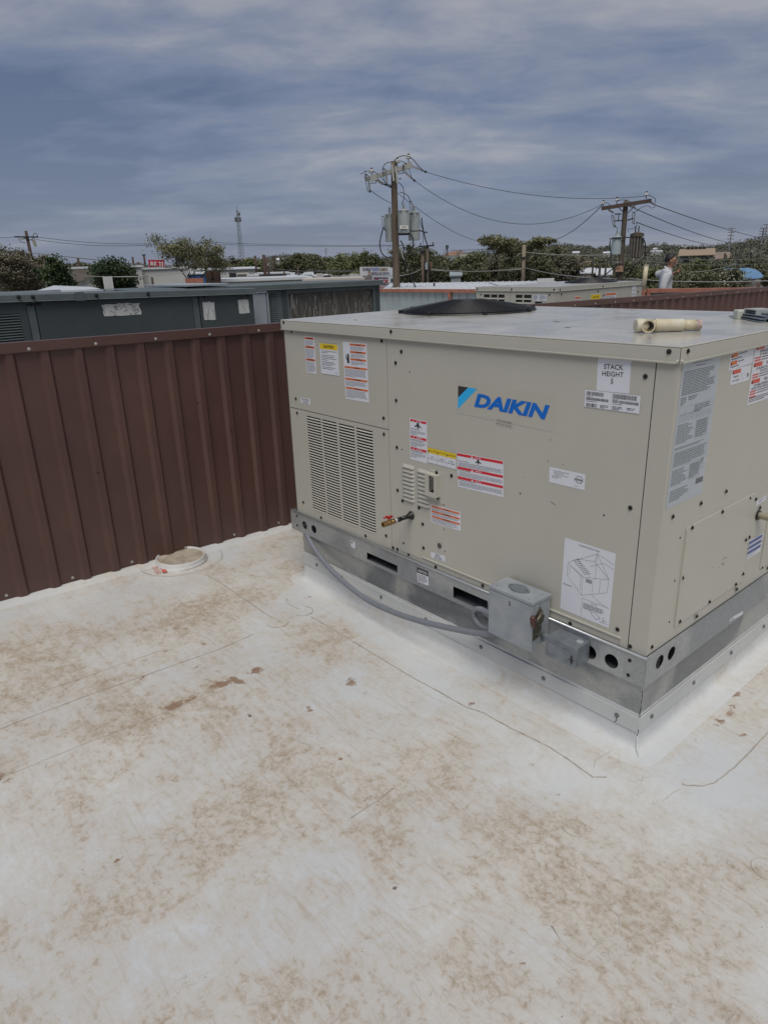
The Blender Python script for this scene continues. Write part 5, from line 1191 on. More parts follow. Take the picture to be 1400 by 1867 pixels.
def unit_b():
    XP = -5.3; t = thing('rooftop_unit', 'weathered grey-green rooftop unit with a streaked coil panel, behind the dark unit', 'rooftop unit', (XP, 2, -.1))
    y0, z0 = px_y(XP, 345, 526); y1 = px_y(XP, 511, 540)[0]; y2 = px_y(XP, 692, 540)[0]
    zt = 1.51
    c0, c1 = px_y(XP, 527, 550)[0], px_y(XP, 680.5, 550)[0]; ztc, zbc = px_y(XP, 600, 531)[1], .55
    MB().box(XP-1.5, XP-.03, y0, y2-.01, -.1, zt-.03).build('inner_frame', DARK, t)
    b = MB(); b.plate([(y1+.01, -.1), (y2, -.1), (y2, zt-.005), (y1+.01, zt-.005)], [[(c0, zbc), (c1, zbc), (c1, ztc), (c0, ztc)]], Vector((XP, 0, 0)), Y, Z, X, .03); b.build('coil_frame', LG, t)
    MB().box(XP-.035, XP-.028, c0-.02, c1+.02, zbc-.02, ztc+.02).build('condenser_coil', COILM, t)
    # hanging streaks of bent fins
    s = MB(); r_ = random.Random(4)
    for i in range(70):
        y = r_.uniform(c0, c1); L_ = r_.uniform(.02, .16); z = r_.uniform(ztc-.25, ztc) if r_.random() < .75 else r_.uniform(zbc+.2, ztc); s.box(XP-.027, XP-.024, y, y+r_.uniform(.003, .011), z-L_, z)
    so = s.build('bent_fins', mat('bent_fin', (.34, .34, .31), .5, .4), t)
    MB().box(XP-.0, XP+.004, y1+.02, y1+.075, -.1, zt-.01).build('corner_post', DG, t); MB().box(XP, XP+.004, y2-.055, y2-.001, -.1, zt-.012).build('corner_post', DG, t)
    MB().box(XP-1.5, XP-.001, y2+.001, y2+.004, -.1, zt-.01).build('end_panel', LG, t)
    # left part: access door and louvre strip
    d0, d1 = px_y(XP, 463, 560)[0], px_y(XP, 483, 560)[0]; e0, e1 = px_y(XP, 494, 560)[0], px_y(XP, 505, 560)[0]
    MB().box(XP-.02, XP, y0, y1+.008, -.1, zt-.01).build('casing_panel', LG, t)
    MB().box(XP+.001, XP+.035, d0-.12, d1, .0, px_y(XP, 470, 534.5)[1]).build('access_door', PG, t, bevel=.004)
    MB().box(XP+.001, XP+.045, d0-.14, d1+.01, px_y(XP, 470, 534)[1], px_y(XP, 470, 529.5)[1]).build('door_rain_lip', PG, t, bevel=.002)
    MB().box(XP+.001, XP+.03, d1+.012, d1+.03, .0, px_y(XP, 485, 533)[1]).build('door_edge', PG, t)
    MB().box(XP+.001, XP+.012, d1+.002, d1+.03, px_y(XP, 485, 535)[1], px_y(XP, 485, 531)[1]).build('dark_latch', DARK, t)
    za_, zb_ = .75, px_y(XP, 500, 536)[1]
    MB().box(XP+.001, XP+.003, e0, e1, za_, zb_).build('louver_backing', DARK, t)
    for k in range(34):
        z = za_+(zb_-za_)*k/34; MB().add([(XP+.014, e0, z), (XP+.014, e1, z), (XP+.004, e1, z+.014), (XP+.004, e0, z+.014)], [(0, 1, 2, 3)]).build('louver_slat', LG, t)
    b = MB(); vs = []
    for yy in (y0-.6, y2+.02):
        for x_, z_ in ((XP-1.5, .012), (XP-.3, .022), (XP+.03, .018), (XP+.045, .014), (XP+.047, -.03), (XP+.052, -.034)): vs.append((x_, yy, zt+z_+(-.012 if yy > y1 else 0)))
    b.add(vs, [(i, i+1, 6+i+1, 6+i) for i in range(5)]); b.build('cap_trim', LG, t)
    MB().box(XP-.9, XP+.05, px_y(XP, 335, 524)[0], px_y(XP, 412, 524)[0], zt+.028, zt+.045).build('cap_flashing', PG, t, bevel=.003)
unit_b()

# rusty twin flues
FLM = mat('rusty_black_flue', (.035, .024, .02), .75, .2, .5, 12, .3, 60, col2=(.075, .035, .022))
for i, (xa, xb, top_) in enumerate(((374.5, 388, 494), (388.5, 402, 493.5))):
    D = 10.5; c = (xa+xb)/2; p, q = at(c, 519, D), at(c-1, top_, D); r_ = (xb-xa)/2/FPX*D*.93
    t = thing('flue_pipe', ('left', 'right')[i]+' one of two short rusty black flue pipes standing behind the dark unit', 'flue', (p.x, p.y, -.1), 0, 'rusty flues behind the dark unit')
    MB().tube([Vector((q.x, q.y, -.1)), Vector((q.x, q.y, q.z-.02)), Vector((q.x, q.y, q.z))], [r_, r_, r_*.97], 20).build('flue_pipe_shell', FLM, t, smooth=False)
    MB().tube([Vector((q.x, q.y, q.z-.10)), Vector((q.x, q.y, q.z-.09))], r_*1.04, 20).build('flue_band', FLM, t)

# ================================================================== POLES
WOOD = mat('pole_wood', (.165, .125, .092), .85, 0, .45, 5, .4, 30, col2=(.095, .07, .052), stretch=(1, 1, .12)); WOOD2 = mat('pole_wood_grey', (.12, .10, .082), .85, 0, .4, 5, .4, 30, col2=(.07, .056, .045), stretch=(1, 1, .12))
XARM = mat('grey_crossarm', (.36, .365, .34), .6, 0, .15, 3); XARMB = mat('brown_crossarm', (.105, .07, .055), .8, 0, .3, 3); PORC = mat('grey_porcelain', (.36, .37, .36), .35); HARD = mat('line_hardware', (.05, .05, .055), .5, .5)
CAN = mat('transformer_grey', (.36, .39, .385), .45, .1, .15, 2); CANB = mat('transformer_blue_grey', (.38, .45, .48), .45, 0, .1, 2); CANR = mat('transformer_rusty', (.075, .058, .045), .7, .2, .4, 4, col2=(.13, .11, .09))
CABLE = mat('black_cable', (.012, .013, .016), .5); WIREM = mat('line_wire', (.05, .055, .06), .5)
class Loc:
    """local placing at a pole: photo pixel -> point on the vertical plane through the pole that faces the camera"""
    def __init__(s, x, y, D): s.c = at(x, y, D); s.n = Vector((s.c.x-CAM.x, s.c.y-CAM.y, 0)).normalized()
    def __call__(s, x, y, back=0.0):
        d = ray(x, y); t = ((s.c-CAM).dot(s.n)+back)/d.dot(s.n); return CAM+d*t
def insul_stack(b, p, q, r=.07, n=6):
    p, q = Vector(p), Vector(q); b.tube([p, q], r*.35, 6)
    for i in range(n):
        c = p.lerp(q, (i+.5)/n); d = (q-p).normalized()*((q-p).length/n*.22); b.tube([c-d, c, c+d], [r*.5, r, r*.45], 10)
def pin_insulator(t, p, h=.28):
    b = MB(); b.tube([p, p+Z*h*.5], .018, 6); b.build('insulator_pin', HARD, t)
    b = MB(); b.tube([p+Z*h*.5, p+Z*h*.55, p+Z*h*.62, p+Z*h*.9, p+Z*h], [.06, .13, .10, .06, .03], 12); b.build('pin_insulator', PORC, t, smooth=True)
    MB().ico(p+Z*h*1.05, .05, (1.4, 1, .7)).build('wire_tie', HARD, t)
def cutout(t, p, tilt=(0, 0), s=1.):
    a = p+Vector((0, 0, .28*s)); c = p+Vector((tilt[0], tilt[1], -.28*s)); b = MB(); insul_stack(b, a, c, .075*s, 7); b.build('cutout_insulator', PORC, t)
    d = RT*-.13*s; b = MB(); b.tube([a+d*.9+Z*.05, a+d*1.1, c+d*.7, c], .014*s, 6); b.tube([a, a+d*.9+Z*.05], .025*s, 6); b.ico(c-Z*.02, .045*s); b.build('fuse_holder', HARD, t)
def can(t, p, r, h, m_, label=None):
    b = MB(); b.tube([p, p+Z*.02, p+Z*(h*.97), p+Z*h, p+Z*(h+.02), p+Z*(h+.02), p+Z*(h+.09)], [r*.94, r, r, r, r*1.06, r*1.06, r*.35], 22); return b.build('transformer_tank', m_, t, smooth=False)
def rope(t, pts, L, r=.022, name='drop_cable', m_=CABLE, back=-.35):
    P = [L(x, y, back) for x, y in pts]; Q = []
    for i in range(len(P)-1):
        a, b_, c, d = P[max(i-1, 0)], P[i], P[i+1], P[min(i+2, len(P)-1)]
        for k in range(6):
            u = k/6; Q.append(.5*((2*b_)+(c-a)*u+(2*a-5*b_+4*c-d)*u*u+(3*b_-3*c+d-a)*u**3))
    Q.append(P[-1]); return MB().tube(Q, r, 6).build(name, m_, t, smooth=True)
def pole_shaft(t, L, x0, y0, x1, y1, r0, r1, m_, nm='pole_shaft'):
    top_ = L(x0, y0); g = Vector((top_.x, top_.y, GZ)); k = 14
    P = [top_.lerp(g, i/k) for i in range(k+1)]; return MB().tube(P, [r0+(r1-r0)*min(1, i/k*2.2) for i in range(k+1)], 14).build(nm, m_, t, smooth=True)

def pole_main():
    D = 33; L = Loc(722, 420, D); t = thing('utility_pole', 'tall brown wooden utility pole with grey crossarm and three transformer cans, centre', 'utility pole', (L.c.x, L.c.y, GZ))
    u = lambda x, y: (640+x/8.75, 280+y/8.75); v = lambda x, y: (680+x/10, 380+y/10)
    pole_shaft(t, L, *u(680, 120), 727, 520, .125, .165, WOOD)
    a, c = L(*u(230, 405), -.2), L(*u(975, 175), -.2); MB().bar(a, c, .13, .15).build('crossarm', XARM, t); 
    a2, c2 = L(*u(325, 385), .1), L(*u(975, 195), .2); MB().bar(a2, c2, .10, .14).build('crossarm', XARM, t)
    MB().bar(L(*u(855, 195), -.28), L(*u(972, 175), -.28), .12, .24).build('arm_bracket_box', XARM, t); MB().bar(L(*u(315, 400), -.28), L(*u(410, 372), -.28), .12, .22).build('arm_bracket_box', XARM, t)
    for x, y in ((655, 300), (715, 330)): p = L(*u(x, y), -.32); MB().bar(p+Z*.32, p-Z*.32+RT*.06, .09, .09).build('gusset_plate', XARM, t)
    for q0, q1, q2 in (((830, 165), (832, 310), (750, 310)), ((395, 330), (397, 465), (312, 465))): MB().tube([L(*u(*q), -.3) for q in (q0, q1, q2)], .022, 6).build('arm_strap', HARD, t)
    for x, y in ((918, 150), (740, 215), (330, 375)): pin_insulator(t, L(*u(x, y), -.1), .34)
    for p, q in (((975, 195), (1135, 262)), ((850, 280), (975, 395)), ((410, 410), (510, 480))):
        b = MB(); insul_stack(b, L(*u(*p), -.2), L(*u(*q), -.3), .065, 8); b.build('strain_insulator', PORC, t)
    for x, y, x2, y2 in ((1135, 262, 1190, 285), (975, 395, 1010, 425), (510, 480, 625, 520)): b = MB(); b.tube([L(*u(x, y), -.3), L(*u(x2, y2), -.3)], .03, 6); b.ico(L(*u(x2, y2), -.3), .06); b.build('line_clamp', HARD, t)
    cutout(t, L(*u(278, 470), -.4), (.05, .02), 1.1); cutout(t, L(*u(556, 365), -.4), (.05, 0), 1.0); 
    rope(t, [u(*q) for q in ((145, 320), (200, 300), (228, 270), (235, 350), (240, 385))], L, .014, 'jumper_wire', HARD); rope(t, [u(*q) for q in ((238, 275), (330, 275), (400, 300), (440, 340))], L, .014, 'jumper_wire', HARD)
    rope(t, [u(*q) for q in ((505, 270), (515, 200), (560, 150), (640, 125), (740, 112))], L, .016, 'jumper_wire'); rope(t, [u(*q) for q in ((680, 120), (740, 60), (820, 30), (920, 40), (1000, 100), (1080, 200), (1150, 265))], L, .018, 'jumper_wire')
    rope(t, [u(*q) for q in ((745, 110), (820, 120), (880, 160))], L, .014, 'jumper_wire'); rope(t, [u(*q) for q in ((920, 235), (945, 300), (965, 380))], L, .012, 'jumper_wire')
    rope(t, [u(*q) for q in ((480, 370), (530, 430), (560, 470), (640, 500), (660, 520))], L, .014, 'jumper_wire')
    # three cans
    for x0, x1, yt, yb_, back, lab in ((235, 395, 150, 600, .35, 0), (465, 660, 85, 440, -.45, 1), (655, 850, 120, 580, .15, 0)):
        c = L(*v((x0+x1)/2, yb_), back); r_ = (x1-x0)/20/FPX*D*1.0/ (1 if True else 1); r_ = min(r_, .27); h = (yb_-yt)/10/FPX*D*.93
        can(t, c, r_, h, CAN)
        b = MB(); b.tube([c+Z*(h+.02), c+Z*(h+.34)], .035, 8); 
        for k in range(3): b.tube([c+Z*(h+.10+k*.08), c+Z*(h+.12+k*.08)], .07, 10)
        b.build('bushing', PORC, t)
        for k in (-1, 1): MB().bar(c+RT*k*r_*.5+FW*-r_*.9+Z*h*.9, c+RT*k*r_*.5-FW*r_*1.05+Z*h*.9, .05, .06).build('tank_lug', HARD, t)
        MB().bar(c+Z*h*.7, Vector((L.c.x, L.c.y, c.z+h*.7)), .06, .10).build('tank_bracket', HARD, t); MB().bar(c+Z*h*.25, Vector((L.c.x, L.c.y, c.z+h*.25)), .06, .10).build('tank_bracket', HARD, t)
    a = L(*v(500, 315), -.75); MB().obox(L(*v(565, 335), -.75), RT*.17, UP*.065, L.n*.004).build('tank_number_plate', mat('plate_white', (.55, .56, .54), .6), t)
    b = MB()
    for i in range(7): b.obox(L(*v(520+i*15, 332), -.757), RT*.013, UP*.028, L.n*.002)
    b.build('plate_marking', INK, t)
    cutout(t, L(*v(205, 250), -.1), (0, 0), .8); cutout(t, L(*u(975, 860), -.3), (0, 0), .8)
    rope(t, [v(*q) for q in ((190, 340), (150, 480), (125, 640), (150, 790), (220, 870), (300, 885), (380, 885))], L, .028, back=-.3); rope(t, [v(*q) for q in ((205, 350), (215, 385), (240, 400))], L, .026, back=-.3)
    rope(t, [v(*q) for q in ((520, 215), (560, 310), (640, 420), (710, 510), (735, 620), (710, 720), (650, 810), (600, 870), (580, 930), (600, 1040), (650, 1150), (720, 1300), (780, 1450))], L, .032)
    rope(t, [v(*q) for q in ((645, 240), (645, 330), (690, 400), (780, 405), (860, 400), (930, 425), (995, 430))], L, .030); rope(t, [v(*q) for q in ((885, 160), (900, 300), (925, 430), (955, 560), (985, 660), (930, 700), (830, 750), (720, 790), (640, 830), (590, 890), (580, 960))], L, .028)
    rope(t, [v(*q) for q in ((850, 200), (870, 280), (890, 330), (915, 440), (912, 640))], L, .012, 'jumper_wire'); rope(t, [v(*q) for q in ((500, 580), (540, 650), (570, 760))], L, .03)
    rope(t, [v(*q) for q in ((505, 680), (515, 760), (540, 870), (580, 950), (620, 1100), (690, 1230), (760, 1420))], L, .026, 'pale_drop_cable', mat('pale_cable', (.34, .34, .33), .6))
    rope(t, [u(*q) for q in ((755, 450), (820, 520), (845, 640), (835, 740), (805, 800))], L, .016, 'jumper_wire'); rope(t, [u(*q) for q in ((770, 605), (870, 640), (920, 690), (950, 770))], L, .016, 'jumper_wire')
    for x, y in ((760, 397), ): MB().tube([L(*u(x, y)), L(*u(x+45, y))], .02, 6).build('pole_step', HARD, t)
    for x, y in ((330, 220), (335, 410), (375, 755)): MB().tube([L(*v(x, y)), L(*v(x+55, y))], .02, 6).build('pole_step', HARD, t)
pole_main()
def pole_right():
    D = 36; L = Loc(1139, 430, D); t = thing('utility_pole', 'wooden utility pole with sloping brown crossarm, one pale and one rusty transformer', 'utility pole', (L.c.x, L.c.y, GZ))
    u = lambda x, y: (1080+x/9.823, 340+y/9.823)
    pole_shaft(t, L, *u(600, 255), 1136, 520, .11, .125, WOOD2); p = L(*u(600, 270)); MB().tube([p+Z*-.05, p+Z*.1], [.115, .04], 12).build('pole_top', WOOD2, t)
    MB().bar(L(*u(160, 390), -.2), L(*u(1058, 245), -.2), .12, .16).build('crossarm', XARMB, t)
    for q0, q1 in (((470, 375), (548, 445)), ((762, 325), (635, 475))): MB().bar(L(*u(*q0), -.22), L(*u(*q1), -.14), .04, .03).build('arm_brace', HARD, t)
    for x, y in ((190, 370), (435, 315), (960, 215)): pin_insulator(t, L(*u(x, y), -.2), .27)
    for p_, q_ in (((285, 410), (380, 468)), ((660, 340), (770, 382)), ((1020, 265), (1125, 325))):
        b = MB(); insul_stack(b, L(*u(*p_), -.2), L(*u(*q_), -.3), .05, 6); b.build('strain_insulator', mat('brown_porcelain', (.10, .06, .055), .4), t)
    cutout(t, L(*u(372, 620), -.3), (.1, 0), .75); cutout(t, L(*u(750, 560), -.3), (0, 0), .75)
    MB().bar(L(*u(390, 610), -.2), L(*u(548, 605), -.1), .04, .05).build('cutout_arm', HARD, t); MB().bar(L(*u(625, 600), -.1), L(*u(730, 565), -.2), .04, .05).build('cutout_arm', HARD, t)
    MB().bar(L(*u(395, 490), -.2), L(*u(520, 485), -.2), .05, .05).build('switch_arm', HARD, t); MB().tube([L(*u(475, 490), -.2), L(*u(462, 600), -.2)], .02, 6).build('switch_rod', HARD, t)
    c = L(*u(425, 1215), .05); can(t, c, .245, 275/9.823/FPX*D*.93, CANB); b = MB(); b.tube([c+Z*.82, c+Z*1.0, c+Z*1.08], [.12, .09, .03], 10); b.build('bushing', CANB, t)
    # ribbed rusty transformer
    c = L(*u(765, 1275), -.1); h = 395/9.823/FPX*D*.93; r_ = .27; can(t, c, r_*.82, h*.97, CANR)
    for k in range(14):
        a = 2*math.pi*k/14; d = Vector((math.cos(a), math.sin(a), 0)); MB().obox(c+d*r_*.92+Z*h*.42, d*.07, Vector((-d.y, d.x, 0))*.022, Z*h*.40).build('cooling_fin', mat('fin_grey', (.20, .19, .175), .6, .2, .4, 4), t)
    MB().tube([c+Z*h*.86, c+Z*h*.98], r_*1.12, 20).build('tank_cover', CANR, t)
    for dx_ in (-.1, .05):
        b = MB(); insul_stack(b, c+RT*dx_+Z*h, c+RT*dx_+Z*(h+.30), .05, 5); b.build('bushing', HARD, t)
    MB().bar(L(*u(300, 935), -.2), L(*u(880, 885), -.2), .04, .05).build('tank_hanger', HARD, t)
    rope(t, [u(*q) for q in ((320, 960), (305, 1080), (330, 1200), (325, 1330), (345, 1400))], L, .028); rope(t, [u(*q) for q in ((880, 910), (930, 970), (945, 1060), (935, 1250), (900, 1290), (800, 1370), (650, 1470), (520, 1560))], L, .03)
    rope(t, [u(*q) for q in ((520, 1370), (400, 1440), (250, 1560), (100, 1690), (0, 1780))], L, .03); rope(t, [u(*q) for q in ((190, 285), (260, 285), (320, 330))], L, .014, 'jumper_wire'); rope(t, [u(*q) for q in ((990, 140), (1080, 185), (1128, 220), (1120, 280))], L, .014, 'jumper_wire')
    rope(t, [u(*q) for q in ((435, 245), (560, 235), (680, 265))], L, .014, 'jumper_wire'); rope(t, [u(*q) for q in ((745, 475), (830, 400), (920, 350), (1000, 345), (1060, 380), (1130, 350))], L, .013, 'jumper_wire'); rope(t, [u(*q) for q in ((775, 630), (795, 680), (730, 750), (650, 755), (640, 810))], L, .012, 'jumper_wire')
    rope(t, [u(*q) for q in ((410, 700), (440, 750), (445, 830))], L, .012, 'jumper_wire')
    p = L(*u(480, 1470), -.2); MB().obox(p, RT*.18, UP*.14, L.n*.05).build('secondary_rack', mat('rack_brown', (.22, .13, .09), .7), t)
    for k in range(5): MB().ico(p+UP*(.2+.1*(k % 2))+RT*(-.15+k*.07), .05).build('secondary_insulator', PORC if k % 2 else HARD, t)
pole_right()
def pole_left():
    D = 78; L = Loc(52, 450, D); t = thing('utility_pole', 'leaning dark wooden utility pole at the far left above the trees', 'utility pole', (L.c.x, L.c.y, GZ))
    top_ = L(47, 420.5); bt = L(70, 528); MB().tube([top_, top_.lerp(bt, .5), bt, bt-Z*3], [.13, .15, .17, .18], 12).build('pole_shaft', mat('pole_dark', (.075, .045, .035), .85, 0, .3, 3), t, smooth=True)
    MB().bar(L(26, 431.2, -.2), L(70, 431.6, -.2), .1, .12).build('crossarm', HARD, t)
    rope(t, [(60, 430), (62, 425), (66, 425), (69, 431)], L, .03, 'jumper_wire'); rope(t, [(34, 433), (38, 440), (47, 442.5)], L, .03, 'jumper_wire'); rope(t, [(58, 436), (61, 433), (63, 436), (60, 439), (62, 443)], L, .03, 'jumper_wire')
    b = MB(); b.tube([L(61, 437, -.3), L(65, 449, -.3)], [.16, .13], 10); b.build('cutout_insulator', mat('cream_cutout', (.34, .33, .28), .5), t); MB().bar(L(48, 436.5, -.1), L(60, 437, -.3), .08, .08).build('cutout_arm', HARD, t)
    b = MB(); b.bar(L(38, 435.5, -.2), L(47, 434, -.1), .1, .15); b.build('cutout_arm', PORC, t)
pole_left()
def small_pole(x, y0, y1, D, r, lab, arms=(), m_=WOOD2, cans=(), grp=None):
    L = Loc(x, y0, D); t = thing('utility_pole', lab, 'utility pole', (L.c.x, L.c.y, L(x, y1).z), 0, grp); a = L(x, y0); c = Vector((a.x, a.y, min(L(x, y1).z, a.z-1)-1.5))
    MB().tube([a, c], [r*.85, r], 8).build('pole_shaft', m_, t, smooth=True)
    for (xa, ya, xb, yb_) in arms:
        MB().bar(L(xa, ya, -.15), L(xb, yb_, -.15), .1, .12).build('crossarm', HARD, t)
        for f in (.08, .92): p = L(xa+(xb-xa)*f, ya+(yb_-ya)*f, -.15); MB().tube([p, p+Z*.25], [.03, .06], 6).build('pin_insulator', HARD, t)
    for (xc, yc, w_, h_, mm) in cans: p = L(xc, yc, -.25); k = D/FPX; MB().tube([p-Z*h_*k/2, p+Z*h_*k/2], w_*k/2, 10).build('transformer_tank', mm, t)
    return t
small_pole(779, 447, 522, 62, .14, 'dark pole with a short crossarm, right of the main pole in front of the trees', [(764.5, 448.8, 791.5, 447)], WOOD2, [(777.5, 484.5, 4.5, 11, CANB), (786, 482, 5, 9, mat('can_rust', (.16, .10, .075), .7))])
small_pole(770, 455, 522, 58, .12, 'thinner lighter pole standing just left of the dark crossarm pole', [(766, 458, 774, 457)], WOOD)
t = small_pole(955.5, 446, 516, 58, .16, 'pale grey-brown pole in front of the big trees right of centre', [(948, 469.5, 963, 469)], mat('pole_pale', (.24, .205, .155), .85, 0, .3, 4, stretch=(1, 1, .15)))
small_pole(962.5, 466, 512, 66, .10, 'short dark pole with a lamp head beside the pale pole', (), WOOD2, [(961.5, 467, 3, 3.5, PORC)])
small_pole(480.5, 464, 515, 70, .17, 'tallest thin pole in front of the long white warehouse', (), mat('pole_dark', (.075, .045, .035), .85))
small_pole(487.5, 470, 514, 74, .14, 'thin pole just right of the tallest one by the warehouse', (), MATS['pole_dark'], [(489, 482, 2.5, 4, PORC)])
small_pole(465, 465.5, 490, 120, .18, 'short dark pole left of the pair by the white warehouse', (), MATS['pole_dark'])
small_pole(499, 465, 490, 150, .22, 'far pole with a crossarm behind the white warehouse', [(496, 468.5, 503, 468)], MATS['pole_dark'])
small_pole(518, 495, 514, 60, .09, 'short dark post in front of the warehouse windows', (), MATS['pole_dark']); small_pole(543, 485, 513, 65, .09, 'dark post right of the warehouse windows', (), MATS['pole_dark'])
small_pole(142, 470, 495, 95, .16, 'small dark pole between the two dark trees on the left', (), MATS['pole_dark']); small_pole(241.5, 468, 486, 130, .2, 'dark pole just left of the red sign', (), MATS['pole_dark']); small_pole(262, 463, 478, 140, .2, 'far pole with a short crossarm above the red sign', [(258.5, 465, 266, 464.6)], MATS['pole_dark'])
small_pole(277, 505, 525, 50, .09, 'short post left of the large leafy tree', (), MATS['pole_dark'])
small_pole(1347.5, 464, 523, 60, .12, 'black pole in front of the blue arched roof', (), mat('pole_black', (.03, .028, .028), .8)); small_pole(1322, 461, 508, 75, .11, 'thin dark pole left of the blue arched roof', (), MATS['pole_black'])
small_pole(1094, 480, 522, 50, .09, 'leftmost of the three thin dark posts by the right utility pole', (), MATS['pole_black']); small_pole(1082, 466, 520, 58, .08, 'thin dark post further left of the right utility pole', (), MATS['pole_black']); small_pole(1104.5, 482, 520, 52, .08, 'thin dark post nearest the right utility pole', (), MATS['pole_black']); small_pole(1067.5, 498, 518, 52, .08, 'low dark post beside the pale grey roof', (), MATS['pole_black'])
small_pole(1370, 458, 480, 120, .12, 'short pole with a lamp on the hillside above the blue roof', (), MATS['pole_black'], [(1371, 458, 2.5, 2.5, PORC)])
small_pole(734.5, 516, 526, 40, .05, 'short thin post on the white roof left of centre', (), MATS['pole_black']) if False else None
small_pole(791.5, 515, 525, 34, .05, 'short dark post in front of the low white roof', (), MATS['pole_black'])

# ------------------------------------------------------------------ wires
def wire(a, c, sag, r=.016, lab='', n=24, m_=WIREM, via=None):
    b = MB(); P = [a.lerp(c, i/n)-Z*sag*4*(i/n)*(1-i/n) for i in range(n+1)]; o = b.tube(P, r, 5).build('power_line', m_, None, smooth=True); return tag(o, lab, 'wire', 'overhead wires')
Lm, Lr, Ll = Loc(722, 420, 33), Loc(1139, 430, 36), Loc(52, 450, 78)
wire(Lm(775, 312.5, -.3), Lr(1176, 357, -.2), .45, .012, 'top overhead wire between the two transformer poles')
wire(Lm(755.5, 328.5, -.3), Lr(1099, 371.5, -.2), 1.25, .012, 'middle overhead wire sagging deepest between the two transformer poles')
wire(Lm(711, 339.5, -.3), at(890, 442, 60), .5, .014, 'overhead wire from the main pole down behind the big trees'); wire(Lm(675, 346, -.3), at(716, 371, 45), .05, .016, 'short wire from the left end of the grey crossarm')
wire(at(990, 437, 60), Lr(1097, 374, -.2), .5, .02, 'overhead wire rising from the trees to the right pole')
wire(Lr(1195, 373.5, -.3), at(1480, 440, 110), .6, .02, 'uppermost wire leaving the right pole to the right'); wire(Lr(1158, 380, -.3), at(1420, 446, 110), .8, .02, 'second wire leaving the right pole to the right'); wire(Lr(1161, 405, -.3), at(1340, 448, 110), .4, .02, 'lowest wire leaving the right pole to the right')
wire(Ll(-40, 430, -.2), Ll(27, 431.3, -.2), .1, .02, 'wire reaching the far left pole from the left edge'); wire(Ll(70, 431.6, -.2), at(340, 442, 60), .3, .02, 'upper thin wire from the far left pole to the leafy tree'); wire(Ll(66, 436, -.2), at(300, 445, 60), .3, .02, 'lower thin wire from the far left pole')
wire(at(390, 441.5, 60), at(735, 446, 60), .1, .016, 'faint upper wire above the white warehouse'); wire(at(390, 444.5, 60), at(735, 447.5, 60), .1, .016, 'faint lower wire above the white warehouse')
GREYW = mat('pale_cable', (.34, .34, .33), .6); BUND = mat('bundle_cable', (.16, .16, .15), .6)
wire(at(-10, 466, 45), at(52, 461.5, 60), .0, .03, 'dark cable from the left edge to the left pole', m_=BUND); wire(at(56, 460.5, 60), at(360, 493, 30), .0, .022, 'pale cable descending from the left pole past the dark trees', m_=BUND); wire(at(-10, 496.5, 40), at(33, 495.5, 45), .0, .02, 'short pale cable low at the left edge', m_=GREYW)
wire(at(165, 503, 25), at(360, 492, 26), .1, .010, 'pale wire crossing in front of the dark tree', m_=GREYW); wire(at(195, 504.5, 25), at(270, 503.5, 26), .0, .014, 'horizontal pale cable at the dark tree', m_=GREYW)
wire(at(500, 490, 60), at(658, 494, 50), .1, .018, 'cable above the white roofs left of the billboard', m_=BUND); wire(at(558, 491.5, 60), at(700, 489, 50), .1, .02, 'cable passing behind the billboard', m_=BUND)
wire(at(700, 499, 38), at(768, 489.5, 58), .25, .025, 'thick pale cable from the main pole to the thin poles', m_=GREYW); wire(at(785, 489.5, 58), at(955, 487.5, 58), .25, .04, 'double cable between the dark pole and the pale pole', m_=BUND); wire(at(785, 491.5, 60), at(955, 489.5, 60), .2, .03, 'lower cable between the dark pole and the pale pole', m_=GREYW)
wire(at(955, 487, 58), at(1140, 508, 36), .2, .025, 'pale cable from the pale pole to the right utility pole', m_=GREYW); wire(at(1140, 507, 36), at(1420, 511, 30), .1, .022, 'pale cable running right behind the man', m_=GREYW)
wire(at(955, 459, 58), at(1130, 463, 60), .15, .022, 'upper cable from the pale pole to the right', m_=GREYW); wire(at(1150, 466, 60), at(1420, 470, 60), .2, .02, 'upper cable crossing the hillside', m_=BUND); wire(at(1150, 472, 60), at(1420, 478, 60), .3, .02, 'lower cable crossing the hillside', m_=BUND)
wire(at(1230, 495, 45), at(1340, 481, 60), .2, .02, 'cable rising to the black pole by the blue roof', m_=GREYW); wire(at(1345, 482, 60), at(1420, 495, 60), .1, .02, 'cable right of the black pole by the blue roof', m_=BUND); wire(at(1150, 489, 60), at(1345, 490, 60), .5, .018, 'cable crossing the hillside bushes', m_=BUND)
wire(at(1000, 470, 60), at(1140, 478, 40), .2, .015, 'thin cable left of the right utility pole', m_=BUND)
wire(at(820, 455.5, 90), at(905, 451, 90), .1, .03, 'thin cable above the water tower hill', m_=WIREM); wire(at(890, 515, 20), at(912, 521, 14), .0, .008, 'short dark cable on the white roof', m_=WIREM)

